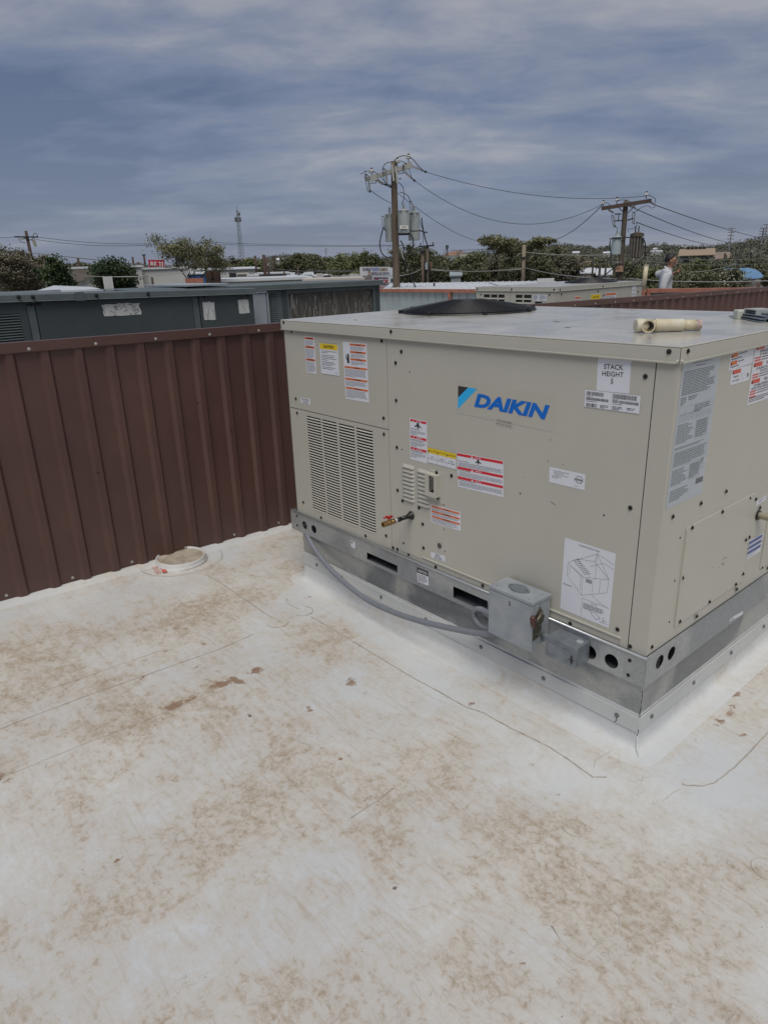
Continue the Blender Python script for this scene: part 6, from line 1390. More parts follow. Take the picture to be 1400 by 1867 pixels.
# ================================================================== DISTANT STRUCTURES
WROOF = mat('white_metal_roof', (.56, .59, .62), .45, 0, .08, .4); WW = mat('white_block_wall', (.50, .51, .50), .7, 0, .15, .5); TANW = mat('tan_stucco', (.24, .215, .19), .85, 0, .2, .6); GLASS = mat('dark_window', (.02, .024, .028), .2); BLUEW = mat('blue_metal', (.035, .11, .28), .5, 0, .15, 1); TANR = mat('tan_tile_roof', (.34, .265, .185), .85, 0, .25, 2); REDR = mat('red_brown_hill', (.27, .165, .12), .9, 0, .3, .05); GREYR = mat('grey_shed_metal', (.30, .35, .37), .5, 0, .15, .6)
def block(name, lab, cat, x0, x1, yt, D, depth, h=None, wall=WW, roof=WROOF, wins=(), gable=0., eave=.15, yb=None, skew=0., grp=None, parap=0.):
    """building facing the camera, its top left and right front corners under photo pixels x0,x1 at height of pixel yt"""
    a, c = at(x0, yt[0] if isinstance(yt, tuple) else yt, D), at(x1, yt[1] if isinstance(yt, tuple) else yt, D+skew); zt = (a.z+c.z)/2; d = (c-a); d.z = 0; w_ = d.length; d.normalize(); n = Vector((-d.y, d.x, 0))
    if n.dot(Vector((a.x-CAM.x, a.y-CAM.y, 0))) < 0: n = -n
    gz = min(groundz(a.x, a.y), zt-1.0)-.3; t = thing(name, lab, cat, (a.x, a.y, gz), 0, grp); o = Vector((a.x, a.y, 0))
    b = MB(); b.obox(o+d*w_/2+n*depth/2+Z*(gz+zt)/2, d*w_/2, n*depth/2, Z*(zt-gz)/2); b.build('wall', wall, t)
    b = MB(); E_ = eave
    if gable:
        P = lambda u, v, z: o+d*u+n*v+Z*z
        for th_ in (0, .12):
            b.add([P(-E_, -E_, zt+.02+th_), P(w_+E_, -E_, zt+.02+th_), P(w_+E_, depth/2, zt+gable+th_), P(-E_, depth/2, zt+gable+th_), P(w_+E_, depth+E_, zt+.02+th_), P(-E_, depth+E_, zt+.02+th_)], [(0, 1, 2, 3), (3, 2, 4, 5)])
        b.add([P(-E_, -E_, zt+.02), P(w_+E_, -E_, zt+.02), P(w_+E_, -E_, zt+.14), P(-E_, -E_, zt+.14)], [(0, 1, 2, 3)])
        g = MB(); g.add([P(0, 0.001, zt), P(0, depth, zt), P(0, depth/2, zt+gable)], [(0, 1, 2)]); g.add([P(w_, 0.001, zt), P(w_, depth, zt), P(w_, depth/2, zt+gable)], [(0, 1, 2)]); g.build('gable_wall', wall, t)
    else:
        b.obox(o+d*w_/2+n*depth/2+Z*(zt+.08), d*(w_/2+E_), n*(depth/2+E_), Z*.079)
    b.build('roof', roof, t)
    for (u0, u1, z0, z1) in wins:
        q = o+d*w_*(u0+u1)/2-n*.02+Z*(zt-z0*1.-(z1-z0)/2); f = MB(); f.obox(q, d*w_*(u1-u0)/2, n*.03, Z*(z1-z0)/2); fo = f.build('window', mat('window_frame', (.12, .12, .11), .7), t); f = MB(); f.obox(q-n*.035, d*(w_*(u1-u0)/2-.08), n*.01, Z*((z1-z0)/2-.07)); f.build('pane', GLASS, fo, world=False)
    return t, o, d, n, w_, zt
block('stucco_building', 'grey-brown stucco building with white roof edge, left between two dark trees', 'building', 112, 258, 488.5, 62, 12, wall=WW, roof=WROOF)
SB = [o for o in COL.objects if o.name == 'stucco_building'][0]
p, q = at(118, 491, 61.7), at(162, 491, 61.7); b = MB(); d = (q-p); n_ = Vector((-d.y, d.x, 0)).normalized()
t = SB; pts = [(112, 490.5), (245, 490.5), (245, 500), (165, 502), (150, 511), (135, 515), (112, 514)]
vs = [at(x, y, 61.6) for x, y in pts]; b.add(vs+[v+n_*.15 for v in vs], [tuple(range(7))]+[(i, (i+1) % 7, 7+(i+1) % 7, 7+i) for i in range(7)]); b.build('stucco_coat', TANW, t, recalc=True)
block('white_warehouse_wall', 'white block building behind the large leafy tree on the left', 'building', 242, 340, (490, 490.5), 66, 14)
# white canopy roof close by
t = thing('canopy_roof', 'low white hipped metal canopy just behind the dark unit at left', 'canopy', at(130, 527, 24)); A_, B2, C2, D2 = at(68, 529, 20), at(188, 527.5, 20), at(168, 522.5, 27), at(98, 520, 27)
b = MB(); b.add([A_, B2, C2, D2], [(0, 1, 2, 3)]); b.add([A_-Z*.12, B2-Z*.12, B2, A_], [(0, 1, 2, 3)]); b.add([B2-Z*.12, C2-Z*.2, C2, B2], [(0, 1, 2, 3)]); b.build('canopy_sheet', WROOF, t)
MB().bar(B2-Z*.1, C2-Z*.12, .12, .16).build('canopy_fascia', DARK, t)
for P_ in (A_, B2): MB().tube([P_-Z*.1, Vector((P_.x, P_.y, GZ))], .06, 8).build('canopy_post', XARM, t)
block('vent_box', 'small square white box on the roof in front of the dark tree', 'vent', 188.5, 206, 514.5, 22, .4, wall=WW, roof=WW, eave=0)
block('blue_building', 'blue metal building with white roof right of the large leafy tree', 'building', 330, 375, (500.5, 500), 80, 14, wall=BLUEW, roof=WROOF, gable=.5)
MB_ = block('brick_parapet', 'low orange-brown parapet strip in front of the blue building', 'wall', 338, 371, 515, 30, .6, wall=ORANGE, roof=ORANGE, eave=0)
block('white_warehouse', 'long low white warehouse behind the rusty flues', 'building', 345, 470, (491, 492.5), 125, 40, gable=.35, eave=.4)
block('white_office', 'pale office block with a strip of dark windows, centre left', 'building', 468, 526, (499.5, 498.5), 100, 22, wall=mat('pale_office_wall', (.36, .37, .36), .7, 0, .12, .5), roof=WROOF, wins=((.14, .50, .95, 1.7), (.60, .97, .9, 1.6)), eave=.3)
block('pale_shed', 'pale yellowish block building in front of the long white warehouse', 'building', 432, 452, 500, 92, 10, wall=mat('cream_wall', (.40, .385, .34), .7), roof=mat('cream_roof', (.45, .43, .38), .7))
block('white_hut', 'small white hut left of the pale office block', 'building', 452, 470, 503.5, 85, 8); block('white_low_roof', 'low white metal roof right of the pale office block', 'building', 395, 566, (511.5, 511), 48, 10, gable=.0)
block('pale_blue_warehouse', 'pale blue-white low warehouse roof, centre left', 'building', 524, 572, (506, 503), 95, 25, gable=.4, wall=GREYR)
block('white_strip_building', 'long white strip building left of the billboard', 'building', 575, 660, (504.5, 503.5), 90, 12, gable=.2); block('tan_strip_roof', 'thin reddish low roof in front of the white strip building', 'building', 556, 660, (513, 512), 42, 6, wall=TANW, roof=mat('pale_roof_gravel', (.46, .43, .40), .8))
block('grey_cabin', 'small grey-white cabin left of the billboard', 'building', 641, 658, 508, 70, 6)
# things scattered over the low roofs: vents and condenser boxes
r_ = random.Random(9)
ORD = ('leftmost,', 'second,', 'third,', 'fourth,', 'fifth,', 'sixth,', 'seventh,', 'eighth,', 'ninth,', 'rightmost,')
for i, x in enumerate((402, 411, 423, 546, 561, 583, 597, 612, 628, 646)):
    p = at(x, r_.uniform(502, 508), 88); k = r_.uniform(.25, .6)
    o = MB().obox(p, RT*k, Vector((FW.x, FW.y, 0))*k, Z*k*.7).build('roof_vent', (GREYR, WW, DARK, TANW)[i % 4], None); tag(o, ('%s grey', '%s white', '%s dark', '%s tan')[i % 4] % ORD[i]+' of the small boxes on the low white roofs left of the billboard', 'vent', 'small boxes on the low white roofs')
# big low white roof right behind the fence
def lowroof():
    t = thing('low_white_building', 'wide low building with smooth white metal roof beyond the orange railed fence', 'building', at(860, 527, 30)); 
    a, c, e_, f = at(690, 532, 26), at(1075, 534, 26), at(1010, 511.5, 46), at(712, 516, 46); b = MB(); b.add([a, c, e_, f], [(0, 1, 2, 3)])
    for P_, Q_ in ((a, c), (c, e_), (e_, f), (f, a)): b.add([P_, Q_, Vector((Q_.x, Q_.y, Q_.z-.25)), Vector((P_.x, P_.y, P_.z-.25))], [(0, 1, 2, 3)])
    b.build('roof', WROOF, t); g = MB()
    for k in range(1, 26): u = k/26; P_, Q_ = a.lerp(c, u), f.lerp(e_, u); g.bar(P_+Z*.02, Q_+Z*.02, .05, .04)
    go = g.build('standing_seams', WROOF, t); go['kind'] = 'stuff'
    w_ = MB()
    for P_, Q_ in ((a, c), (c, e_), (e_, f), (f, a)): w_.add([P_-Z*.25, Q_-Z*.25, Vector((Q_.x, Q_.y, GZ)), Vector((P_.x, P_.y, GZ))], [(0, 1, 2, 3)])
    w_.build('wall', WW, t)
    b = MB(); b.bar(at(979, 512, 40), at(1010, 511, 40), .3, .25); b.build('roof_curb_box', WW, t)
lowroof()
block('grey_gable_shed', 'small pale grey gabled shed among bushes right of the thin poles', 'shed', 822, 840, 504, 72, 6, wall=GREYR, roof=GREYR, gable=.4)
block('blue_hut', 'small blue-grey hut just right of the billboard', 'building', 710, 722, 509, 60, 6, wall=mat('blue_grey_wall', (.17, .24, .32), .6), roof=GREYR, gable=.8)
# red sign
D = 95; t = thing('roadside_sign', 'red roadside sign with white letters RE TI behind the leafy tree', 'sign', at(284, 500, D)); q = [at(271, 474.6, D), at(300, 474.6, D), at(300, 487.5, D), at(271, 487.5, D)]
nrm = -Vector((q[0].x-CAM.x, q[0].y-CAM.y, 0)).normalized(); RS = mat('sign_red', (.42, .015, .05), .5); s = Sticker(t, q, nrm, RS, 'sign_face', e=.02); s.e = .02
s.text(mat('sign_white', (.7, .7, .68), .5), 'RE TI', .12, .18, .90, .84, off=.02, fit=True); s.done(); c_ = (q[0]+q[2])/2; MB().obox(c_-nrm*.15, (q[1]-q[0])*.5, nrm*.13, Z*.5).build('sign_box', RS, t)
MB().tube([c_-Z*.4-nrm*.1, Vector((c_.x, c_.y, GZ))], .15, 10).build('sign_post', HARD, t)
# billboard
def billboard():
    D = 46; L = Loc(684, 505, D); t = thing('billboard', 'white plumbing company billboard with two people pictured, beside the main pole', 'billboard', (L.c.x, L.c.y, GZ)); q = [L(656.5, 486.6), L(711.5, 486.6), L(711.8, 526), L(656.5, 526)]
    s = Sticker(t, q, -L.n, mat('board_white', (.50, .51, .54), .5), 'board_face', e=.02); s.e = .01
    c = (q[0]+q[2])/2; MB().obox(c+L.n*.06, (q[1]-q[0])*.51, L.n*.05, Z*(q[0].z-q[3].z)*.52).build('board_frame', mat('frame_grey', (.36, .37, .38), .5), t)
    BN = mat('board_navy', (.03, .035, .10), .5); BM = mat('board_maroon', (.32, .02, .025), .5); SK = mat('board_skin', (.36, .24, .19), .6); SHT = mat('board_shirt', (.18, .15, .16), .6); BY = mat('board_brown', (.16, .12, .03), .5); BB = mat('board_blue', (.04, .10, .36), .5)
    s.text(BN, "BIG SPRING'S", .09, .03, .37, .17, fit=True, off=.025); s.text(BB, 'TRUSTED', .39, .03, .60, .17, fit=True, off=.025); s.text(BY, 'PLUMBING', .62, .03, .91, .17, fit=True, off=.025)
    s.text(BN, 'HEATING & AIR COMPANY', .36, .22, .97, .36, fit=True, off=.025); s.rect(mat('board_line', (.3, .31, .34), .5), .0, .40, 1, .412, 1)
    s.rect(BN, .44, .47, .93, .53); s.rect(BM, .47, .54, .62, .60)
    s.text(BM, 'BLACK', .46, .56, .95, .74, fit=True, off=.04, l=3); s.text(BN, 'PLUMBING', .60, .76, .95, .84, fit=True, off=.03); s.text(BM, 'HEATING & AIR', .40, .88, .95, .97, fit=True, off=.03)
    for u, v, k in ((.30, .27, 1.0), (.13, .45, .72)):
        head = [(u+.042*k*math.cos(a), v+.075*k*math.sin(a)) for a in np.linspace(0, 2*math.pi, 14)[:-1]]; s.poly(SHT, [(u-.03*k, v+.08*k), (u+.03*k, v+.08*k), (u+.10*k, v+.15*k), (u+.115*k, v+.48), (u-.115*k, v+.48), (u-.10*k, v+.15*k)]); s.poly(SK, head, 2)
        s.poly(mat('board_hair', (.09, .05, .035), .6), [(u-.045*k, v-.01), (u-.03*k, v-.08*k), (u+.03*k, v-.08*k), (u+.045*k, v-.01), (u+.02*k, v-.05*k), (u-.02*k, v-.05*k)], 3)
        if k < 1: s.poly(MATS['board_hair'], [(u-.05, v-.02), (u-.035, v-.05), (u-.03, v+.10), (u-.06, v+.12)], 3); s.poly(MATS['board_hair'], [(u+.035, v-.05), (u+.05, v-.02), (u+.06, v+.12), (u+.03, v+.10)], 3)
    s.done()
    for x in (664, 704): p = L(x, 520); MB().tube([p+L.n*.15, Vector((p.x+L.n.x*.15, p.y+L.n.y*.15, GZ))], .1, 8).build('board_post', HARD, t)
billboard()
# lattice tower
def tower(x, y0, y1, D, w0, w1, lab, nseg=14, name='lattice_tower', r=.045):
    L = Loc(x, y1, D); base = L(x, y1); top_ = L(x-3 if x < 700 else x+1, y0); hgt = top_.z-base.z; t = thing(name, lab, 'tower', (base.x, base.y, base.z)); base = base.copy(); ax_ = Vector((base.x, base.y, 0)); TM = mat('tower_steel', (.15, .16, .175), .6, .2)
    rt = Vector((RT.x, RT.y, 0)).normalized(); fw = Vector((-rt.y, rt.x, 0)); k = D/FPX
    def P(i, f): w_ = (w0+(w1-w0)*f)*k/2; a = [R(90), R(210), R(330)][i]; return Vector((base.x, base.y, base.z+hgt*f))+rt*math.cos(a+.3)*w_+fw*math.sin(a+.3)*w_
    for i in range(3): MB().tube([P(i, 0), P(i, 1)], r*1.3, 5).build('tower_leg', TM, t)
    b = MB()
    for j in range(nseg):
        f0, f1 = j/nseg, (j+1)/nseg
        for i in range(3): m_ = (i+1) % 3; b.tube([P(i, f0), P(m_, f1)], r*.75, 4); b.tube([P(m_, f0), P(i, f1)], r*.75, 4); b.tube([P(i, f1), P(m_, f1)], r*.75, 4)
    o = b.build('tower_bracing', TM, t); o['kind'] = 'stuff'
    return t, P, TM, rt, k
t, P, TM, rt, k = tower(441, 382, 478, 330, 12, 3.2, 'tall three legged lattice mast with antennas, left of centre', 16)
c = (P(0, .82)+P(1, .82)+P(2, .82))/3
for a in range(6): d = Vector((math.cos(a), math.sin(a), 0)); MB().obox(c+d*1.25, d*.15, Vector((-d.y, d.x, 0))*.3, Z*.9).build('antenna_panel', TM, t)
c = (P(0, .93)+P(1, .93))/2; MB().tube([c+rt*.6, c+rt*1.3], [.9, .7], 12).build('dish_antenna', TM, t); MB().tube([P(0, 1), P(0, 1)+Z*1.6], .1, 5).build('antenna_rod', TM, t)
def mast(x, y0, x1, y1, D, lab, r=.2):
    L = Loc(x, y1, D); a, c = L(x, y0), L(x1, y1); t = thing('radio_mast', lab, 'mast', c); MB().tube([a, c], [r*.7, r], 6).build('mast_shaft', mat('mast_grey', (.22, .22, .24), .6), t)
    b = MB()
    for f in (.02, .2, .35, .5): p = a.lerp(c, f); b.bar(p-RT*r*4, p+RT*r*4, r, r)
    b.build('mast_rungs', MATS['mast_grey'], t)
mast(1334.5, 415, 1329, 455, 300, 'leaning grey mast on the right hillside skyline', .3); mast(1392.5, 415, 1387, 446, 420, 'left one of two masts at the right edge of the skyline', .45); mast(1398, 408, 1394, 446, 420, 'right one of two masts at the right edge of the skyline', .4)
mast(594, 452, 594.5, 470, 400, 'thin far mast left of the leafy trees', .2); mast(664, 452, 664.5, 470, 400, 'thin far mast above the billboard', .25)
# water tower and mesa
D = 520; L = Loc(815, 470, D); t = thing('water_tower', 'dark water tower on legs on the skyline right of the main pole', 'water tower', L(815, 472)); WT = mat('tower_dark', (.07, .08, .10), .6); MB().tube([L(815, 446.5), L(815, 446.3), L(815, 452), L(815, 453.5)], [.3, 1.05, 1.05, .3], 14).build('tank', WT, t)
for dx_ in (-1.3, 1.3): MB().tube([L(815+dx_, 452.5), L(815+dx_*1.5, 473)], .15, 5).build('tower_leg', WT, t)
MB().tube([L(815, 453), L(815, 473)], .3, 6).build('riser_pipe', WT, t); mast(810.5, 454, 810.3, 470, 520, 'thin mast beside the dark water tower', .2)
L = Loc(1035, 455, 600); t = thing('water_tower', 'tiny white round water tower on the skyline left of the right pole', 'water tower', L(1035, 458)); MB().ico(L(1035, 451.5), .85).build('tank', WROOF, t); MB().tube([L(1035, 452), L(1035, 462)], .25, 6).build('tower_leg', WROOF, t)
def rockhill():
    D = 640; L = Loc(828, 470, D); pts = [(806, 468), (812, 463), (818, 460.5), (826, 459), (832, 457.8), (838, 459), (846, 460), (853, 463), (860, 469)]; b = MB(); n = len(pts); vs = []
    for back, lift_ in ((0, 0), (25, .6), (60, -3)):
        for x, y in pts: p = L(x, y, back); vs.append(p+Z*lift_)
    for x, y in pts: vs.append(L(x, y, -20)-Z*9)
    b.add(vs, [(i, i+1, n+i+1, n+i) for i in range(n-1)]+[(n+i, n+i+1, 2*n+i+1, 2*n+i) for i in range(n-1)]+[(3*n+i, 3*n+i+1, i+1, i) for i in range(n-1)]); struct(b.build('rocky_hill', REDR, None, smooth=True))
rockhill()
block('hilltop_building', 'pale cream building at the foot of the reddish hill on the skyline', 'building', 838, 852, 461.5, 480, 15, wall=mat('cream_wall', (.4, .385, .34), .7), roof=MATS['cream_wall']); block('hilltop_hall', 'long whitish building below the reddish hill', 'building', 818, 838, 465.5, 460, 12, wall=GREYR, roof=MATS['cream_wall'])
block('hilltop_block', 'cream block just right of the dark water tower', 'building', 810, 819, 467, 440, 10, wall=MATS['cream_wall'], roof=MATS['cream_wall'])
# big tan roofed building on the right
t, o, d, n, w_, zt = block('tan_roof_building', 'large house with tan shingle roof and dark windows beyond the man', 'building', 1240, 1300, (466.5, 465), 190, 22, wall=mat('grey_green_wall', (.16, .175, .17), .8), roof=TANR, gable=1.55, eave=.5, wins=((.10, .36, .55, 1.6), (.50, .88, .55, 1.6)))
b = MB(); b.obox(o+d*w_*.46+n*11+Z*(zt+1.75), d*w_*.30, n*1.2, Z*.35); b.build('clerestory', TANR, t)
for k_ in range(5): q_ = o+d*w_*(.21+.125*k_)+n*9.75+Z*(zt+1.8); MB().obox(q_, d*w_*.05, n*.03, Z*.28).build('clerestory_window', GLASS, t)
block('tan_roof_annex', 'smaller house with tan roof right of the large tan roofed one', 'building', 1304, 1329, (473, 471), 170, 14, wall=MATS['grey_green_wall'], roof=mat('worn_tan_roof', (.27, .21, .165), .9, 0, .3, 1), gable=1.3)
# blue arched roof
def arch():
    D = 80; L = Loc(1360, 505, D); t = thing('arched_roof_building', 'white walled shed with a blue arched metal roof at the right', 'building', L(1360, 522)); b = MB(); vs = []; n = 12; f = L(1398, 509)-L(1348, 511); w_ = 3.6
    fr = [(1321, 489.5), (1331, 489.2), (1340, 492), (1350, 498), (1358, 509)]; bk = [(1330, 488.5), (1360, 488), (1373, 488.5), (1385, 495), (1397, 507)]
    F = [L(x, y, 0) for x, y in fr]; K = [L(x, y, 5.) for x, y in bk]
    b.add(F+K, [(i, i+1, 5+i+1, 5+i) for i in range(4)]); b.add([p-Z*.12 for p in F+K], [(i, 5+i, 5+i+1, i+1) for i in range(4)]); b.add(F+[p-Z*.12 for p in F], [(i, i+1, 5+i+1, 5+i) for i in range(4)]); b.build('arched_roof', mat('blue_roof', (.13, .27, .46), .5, 0, .08, 1), t)
    w = MB(); a, c = L(1357, 509.5, .2), L(1398, 507.5, 4.8); w.add([a, c, Vector((c.x, c.y, GZ-1)), Vector((a.x, a.y, GZ-1))], [(0, 1, 2, 3)]); e_ = L(1321, 490.5, .1); w.add([Vector((e_.x, e_.y, GZ-1)), Vector((a.x, a.y, GZ-1))]+[p-Z*.1+L.n*.1 for p in F[::-1]], [(0, 1, 2, 3, 4, 5, 6)]); w.build('wall', WW, t)
    for x0, x1, m_ in ((1366, 1369, 'rust_stain_door'), (1380, 1387, 'rust_stain_door')): p, q = L(x0, 511, 1.2), L(x1, 511, 2.2); MB().bar(p-Z*1, q-Z*1, .1, 1.6).build('door', mat(m_, (.16, .10, .085), .8), t)
    MB().bar(L(1360, 510, -.1), L(1402, 506.5, 4.4), .2, .12).build('eave_trim', HARD, t)
arch()
for i, (x0, x1, y, D, lab, rf) in enumerate(((1191, 1199, 454.5, 420, 'small white house on the far hillside above the man', WROOF), (1186, 1207, 458.5, 380, 'long white roof on the far hillside above the man', WROOF), (1044, 1056, 461, 380, 'small white house on the hill left of the right pole', WROOF), (1100, 1112, 461.5, 380, 'white roofed house just left of the pale transformer', WROOF), (1118, 1126, 458.5, 400, 'tiny house behind the right utility pole', GREYR),
        (1030, 1052, 500, 90, 'pale grey roof among bushes left of the right pole', GREYR), (1052, 1082, 499, 85, 'low pale house roof nearest the right pole on its left', WROOF), (1090, 1112, 502, 70, 'white roof behind the thin posts by the right pole', WROOF), (1060, 1076, 485, 140, 'small house with brown gable left of the right pole', TANR), (505, 516, 474, 300, 'white roofed house above the trees centre left', WROOF), (588, 600, 472.5, 320, 'grey house beyond the trees centre left', GREYR), (640, 652, 500, 110, 'white house between trees left of the billboard', WROOF))):
    block('house', lab, 'house', x0, x1, y, D, max(4, (x1-x0)/FPX*D*.6), roof=rf, gable=.8 if i not in (1, 6, 7) else .5, wall=WW if i % 2 else MATS['cream_wall'], eave=.2)

# ================================================================== PERSON
def skin_mesh(name, pts, edges, rad, m_, parent, root=0, sub=2, flat=()):
    me = bpy.data.meshes.new(name); me.from_pydata([tuple(p) for p in pts], edges, []); o = bpy.data.objects.new(name, me); COL.objects.link(o)
    sk = o.modifiers.new('skin', 'SKIN'); 
    for i, r_ in enumerate(rad):
        v = me.skin_vertices[0].data[i]; v.radius = r_ if isinstance(r_, tuple) else (r_, r_); v.use_root = (i == root)
    sb = o.modifiers.new('sub', 'SUBSURF'); sb.levels = sub; sb.render_levels = sub
    bpy.context.view_layer.update(); dg = bpy.context.evaluated_depsgraph_get(); m2 = bpy.data.meshes.new_from_object(o.evaluated_get(dg)); bpy.data.objects.remove(o); bpy.data.meshes.remove(me)
    m2.name = name; m2.materials.clear(); m2.materials.append(m_); m2.polygons.foreach_set('use_smooth', [True]*len(m2.polygons)); return link(m2, name, parent, world=False)
def person():
    base = at(1216, 520, 13.9); base.z = -.09; rt = Vector((RT.x, RT.y, 0)).normalized(); yaw = math.atan2(rt.y, rt.x)-R(18)
    # local frame: +X is where he looks (towards photo right), +Y is away from camera
    t = thing('person', 'dark haired man in pale grey shirt seen from the side beyond the fence, looking right', 'person', base, yaw); t.scale = (1.035, 1.035, 1.035)
    SKN = mat('skin', (.33, .18, .125), .55, 0, .1, 20); SH = mat('pale_shirt', (.50, .52, .56), .8, 0, .12, 9, .3, 12); TR = mat('dark_trousers', (.05, .06, .09), .8); HR = mat('black_hair', (.012, .01, .01), .6, 0, .2, 40)
    hp = [(0,0,.96),(-.02,0,1.12),(-.03,0,1.30),(-.035,0,1.43),(.0,0,1.50),(.022,0,1.555),(.03,0,1.635),(.028,0,1.70),
          (-.03,-.17,1.43),(-.08,-.23,1.17),(.06,-.24,.95),(-.03,.17,1.44),(-.19,.26,1.40),(.03,.18,1.40),(.11,.12,1.42),
          (0,-.10,.90),(.01,-.10,.48),(-.01,-.10,.09),(.12,-.11,.04),(0,.10,.90),(.01,.10,.48),(-.01,.10,.09),(.12,.11,.04)]
    ed = [(0,1),(1,2),(2,3),(3,4),(4,5),(5,6),(6,7),(3,8),(8,9),(9,10),(3,11),(11,12),(12,13),(13,14),(0,15),(15,16),(16,17),(17,18),(0,19),(19,20),(20,21),(21,22)]
    rd = [(.13,.10),(.125,.09),(.14,.10),(.12,.09),.055,.055,(.082,.098),(.06,.075),.05,.042,.03,.05,.042,.034,.026,.085,.058,.04,.035,.085,.058,.04,.035]
    body = skin_mesh('body', hp, ed, rd, SKN, t)
    # head details
    f = MB(); f.tube([(.115,0,1.63),(.135,0,1.605),(.118,0,1.600)], [.010,.014,.008], 8); f.ico((.10,-.0,1.575),.02,(.8,1.3,.5)); f.build('nose_and_lips', SKN, body, smooth=True, world=False)
    for s in (-1, 1): MB().ico((.015, s*.082, 1.62), .032, (.6, .35, 1)).build('ear', SKN, body, smooth=True, world=False); MB().ico((.098, s*.034, 1.64), .011).build('eye', mat('eye_dark', (.05, .04, .04), .3), body, smooth=True, world=False)
    # hands with fingers
    def hand(w, d, u, nm):
        w, d, u = Vector(w), Vector(d).normalized(), Vector(u).normalized(); s_ = d.cross(u); P = [w, w+d*.05, w+d*.085]; E2 = [(0,1),(1,2)]; rr = [.026,(.036,.017),(.036,.016)]
        for i in range(4):
            k = (i-1.5)*.02; l = (.07,.08,.075,.058)[i]; i0 = len(P); P += [w+d*.09+s_*k, w+d*(.09+l*.5)+s_*k*1.15-u*.008, w+d*(.09+l)+s_*k*1.15-u*.03]; E2 += [(2,i0),(i0,i0+1),(i0+1,i0+2)]; rr += [.009,.0085,.007]
        i0 = len(P); P += [w+d*.035+s_*.035, w+d*.07+s_*.06-u*.012, w+d*.095+s_*.062-u*.025]; E2 += [(1,i0),(i0,i0+1),(i0+1,i0+2)]; rr += [.012,.010,.008]
        skin_mesh(nm, P, E2, rr, SKN, body, sub=1)
    hand((.06,-.24,.95), (.7,.1,-.7), (0,-1,0), 'hand'); hand((.11,.12,1.42), (.6,-.5,.35), (.6,.3,-.6), 'hand')
    # shirt with rolled sleeves, collar
    sp = [(0,0,.93),(-.02,0,1.12),(-.032,0,1.30),(-.035,0,1.425),(-.012,0,1.485),(-.03,-.175,1.425),(-.08,-.235,1.20),(-.065,-.238,1.12),(-.03,.175,1.44),(-.16,.25,1.405),(-.19,.262,1.40)]
    se = [(0,1),(1,2),(2,3),(3,4),(3,5),(5,6),(6,7),(3,8),(8,9),(9,10)]; sr = [(.155,.125),(.15,.118),(.165,.128),(.14,.115),.070,.078,.068,.064,.078,.066,.06]
    skin_mesh('shirt', sp, se, sr, SH, t, root=0)
    c = MB(); c.tube([(-.03,0,1.475),(.0,0,1.50),(.004,0,1.515)], [.088,.078,.074], 14, False); c.build('collar', SH, t, smooth=True, world=False)
    c = MB(); c.tube([(-.070,-.237,1.15),(-.062,-.238,1.11)], [.074,.070], 12); c.build('rolled_cuff', SH, t, smooth=True, world=False)
    skin_mesh('trousers', [(0,0,.97),(0,-.10,.88),(.01,-.10,.48),(-.01,-.10,.10),(0,.10,.88),(.01,.10,.48),(-.01,.10,.10)], [(0,1),(1,2),(2,3),(0,4),(4,5),(5,6)], [(.15,.125),.105,.075,.065,.105,.075,.065], TR, t)
    # hair cap
    b = MB(); n = 14; vs = []; r2 = random.Random(3)
    for i in range(7):
        ph = i/6*2.15
        for j in range(n):
            a = 2*math.pi*j/n; front = math.cos(a); lim = min(ph, .72+1.45*(1-front)/2) if front > -2 else ph
            x = .014+math.cos(a)*math.sin(lim)*.099*(1+r2.uniform(-.02, .02)); y = math.sin(a)*math.sin(lim)*.088; z = 1.65+math.cos(lim)*.105*(1+r2.uniform(-.02, .03)); vs.append((x, y, z))
    b.add(vs, [(i*n+j, i*n+(j+1) % n, (i+1)*n+(j+1) % n, (i+1)*n+j) for i in range(6) for j in range(n)]); b.build('hair', HR, t, smooth=True, world=False)
    for s in (-1, 1): MB().tube([(-.06, s*.10, .03), (.04, s*.10, .035), (.17, s*.11, .03)], [.045, .05, .035], 10).build('shoe', mat('shoe_dark', (.03, .025, .02), .5), t, smooth=True, world=False)
person()

# ================================================================== VEGETATION
def leafmat(name, c, c2, v=.35):
    mt = bpy.data.materials.new(name); mt.use_nodes = True; nt = mt.node_tree; N = nt.nodes.new; L = nt.links.new; b = nt.nodes['Principled BSDF']; b.inputs['Roughness'].default_value = .6; b.inputs['Specular IOR Level'].default_value = .25
    at_ = N('ShaderNodeAttribute'); at_.attribute_name = 'tint'; mx = N('ShaderNodeMixRGB'); L(at_.outputs['Fac'], mx.inputs[0]); mx.inputs[1].default_value = (*c, 1); mx.inputs[2].default_value = (*c2, 1)
    oi = N('ShaderNodeObjectInfo'); mr = N('ShaderNodeMapRange'); mr.inputs[3].default_value = 1-v*.5; mr.inputs[4].default_value = 1+v*.5; L(oi.outputs['Random'], mr.inputs[0]); hs = N('ShaderNodeHueSaturation'); L(mr.outputs[0], hs.inputs['Value']); L(mx.outputs[0], hs.inputs['Color']); L(hs.outputs[0], b.inputs['Base Color']); return mt
OLIVE = leafmat('olive_leaves', (.125, .130, .072), (.20, .20, .115)); DKG = leafmat('dark_green_leaves', (.036, .060, .028), (.070, .105, .045)); GREY = leafmat('dusty_leaves', (.14, .132, .09), (.20, .185, .13)); MESQ = leafmat('mesquite_leaves', (.095, .108, .060), (.155, .158, .088)); LIME = leafmat('light_green_leaves', (.13, .155, .068), (.20, .215, .10)); FLOW = leafmat('white_blossom', (.40, .40, .34), (.50, .48, .42))
BARK = mat('bark', (.075, .058, .045), .9, 0, .3, 6)
NPR = np.random.RandomState(11)
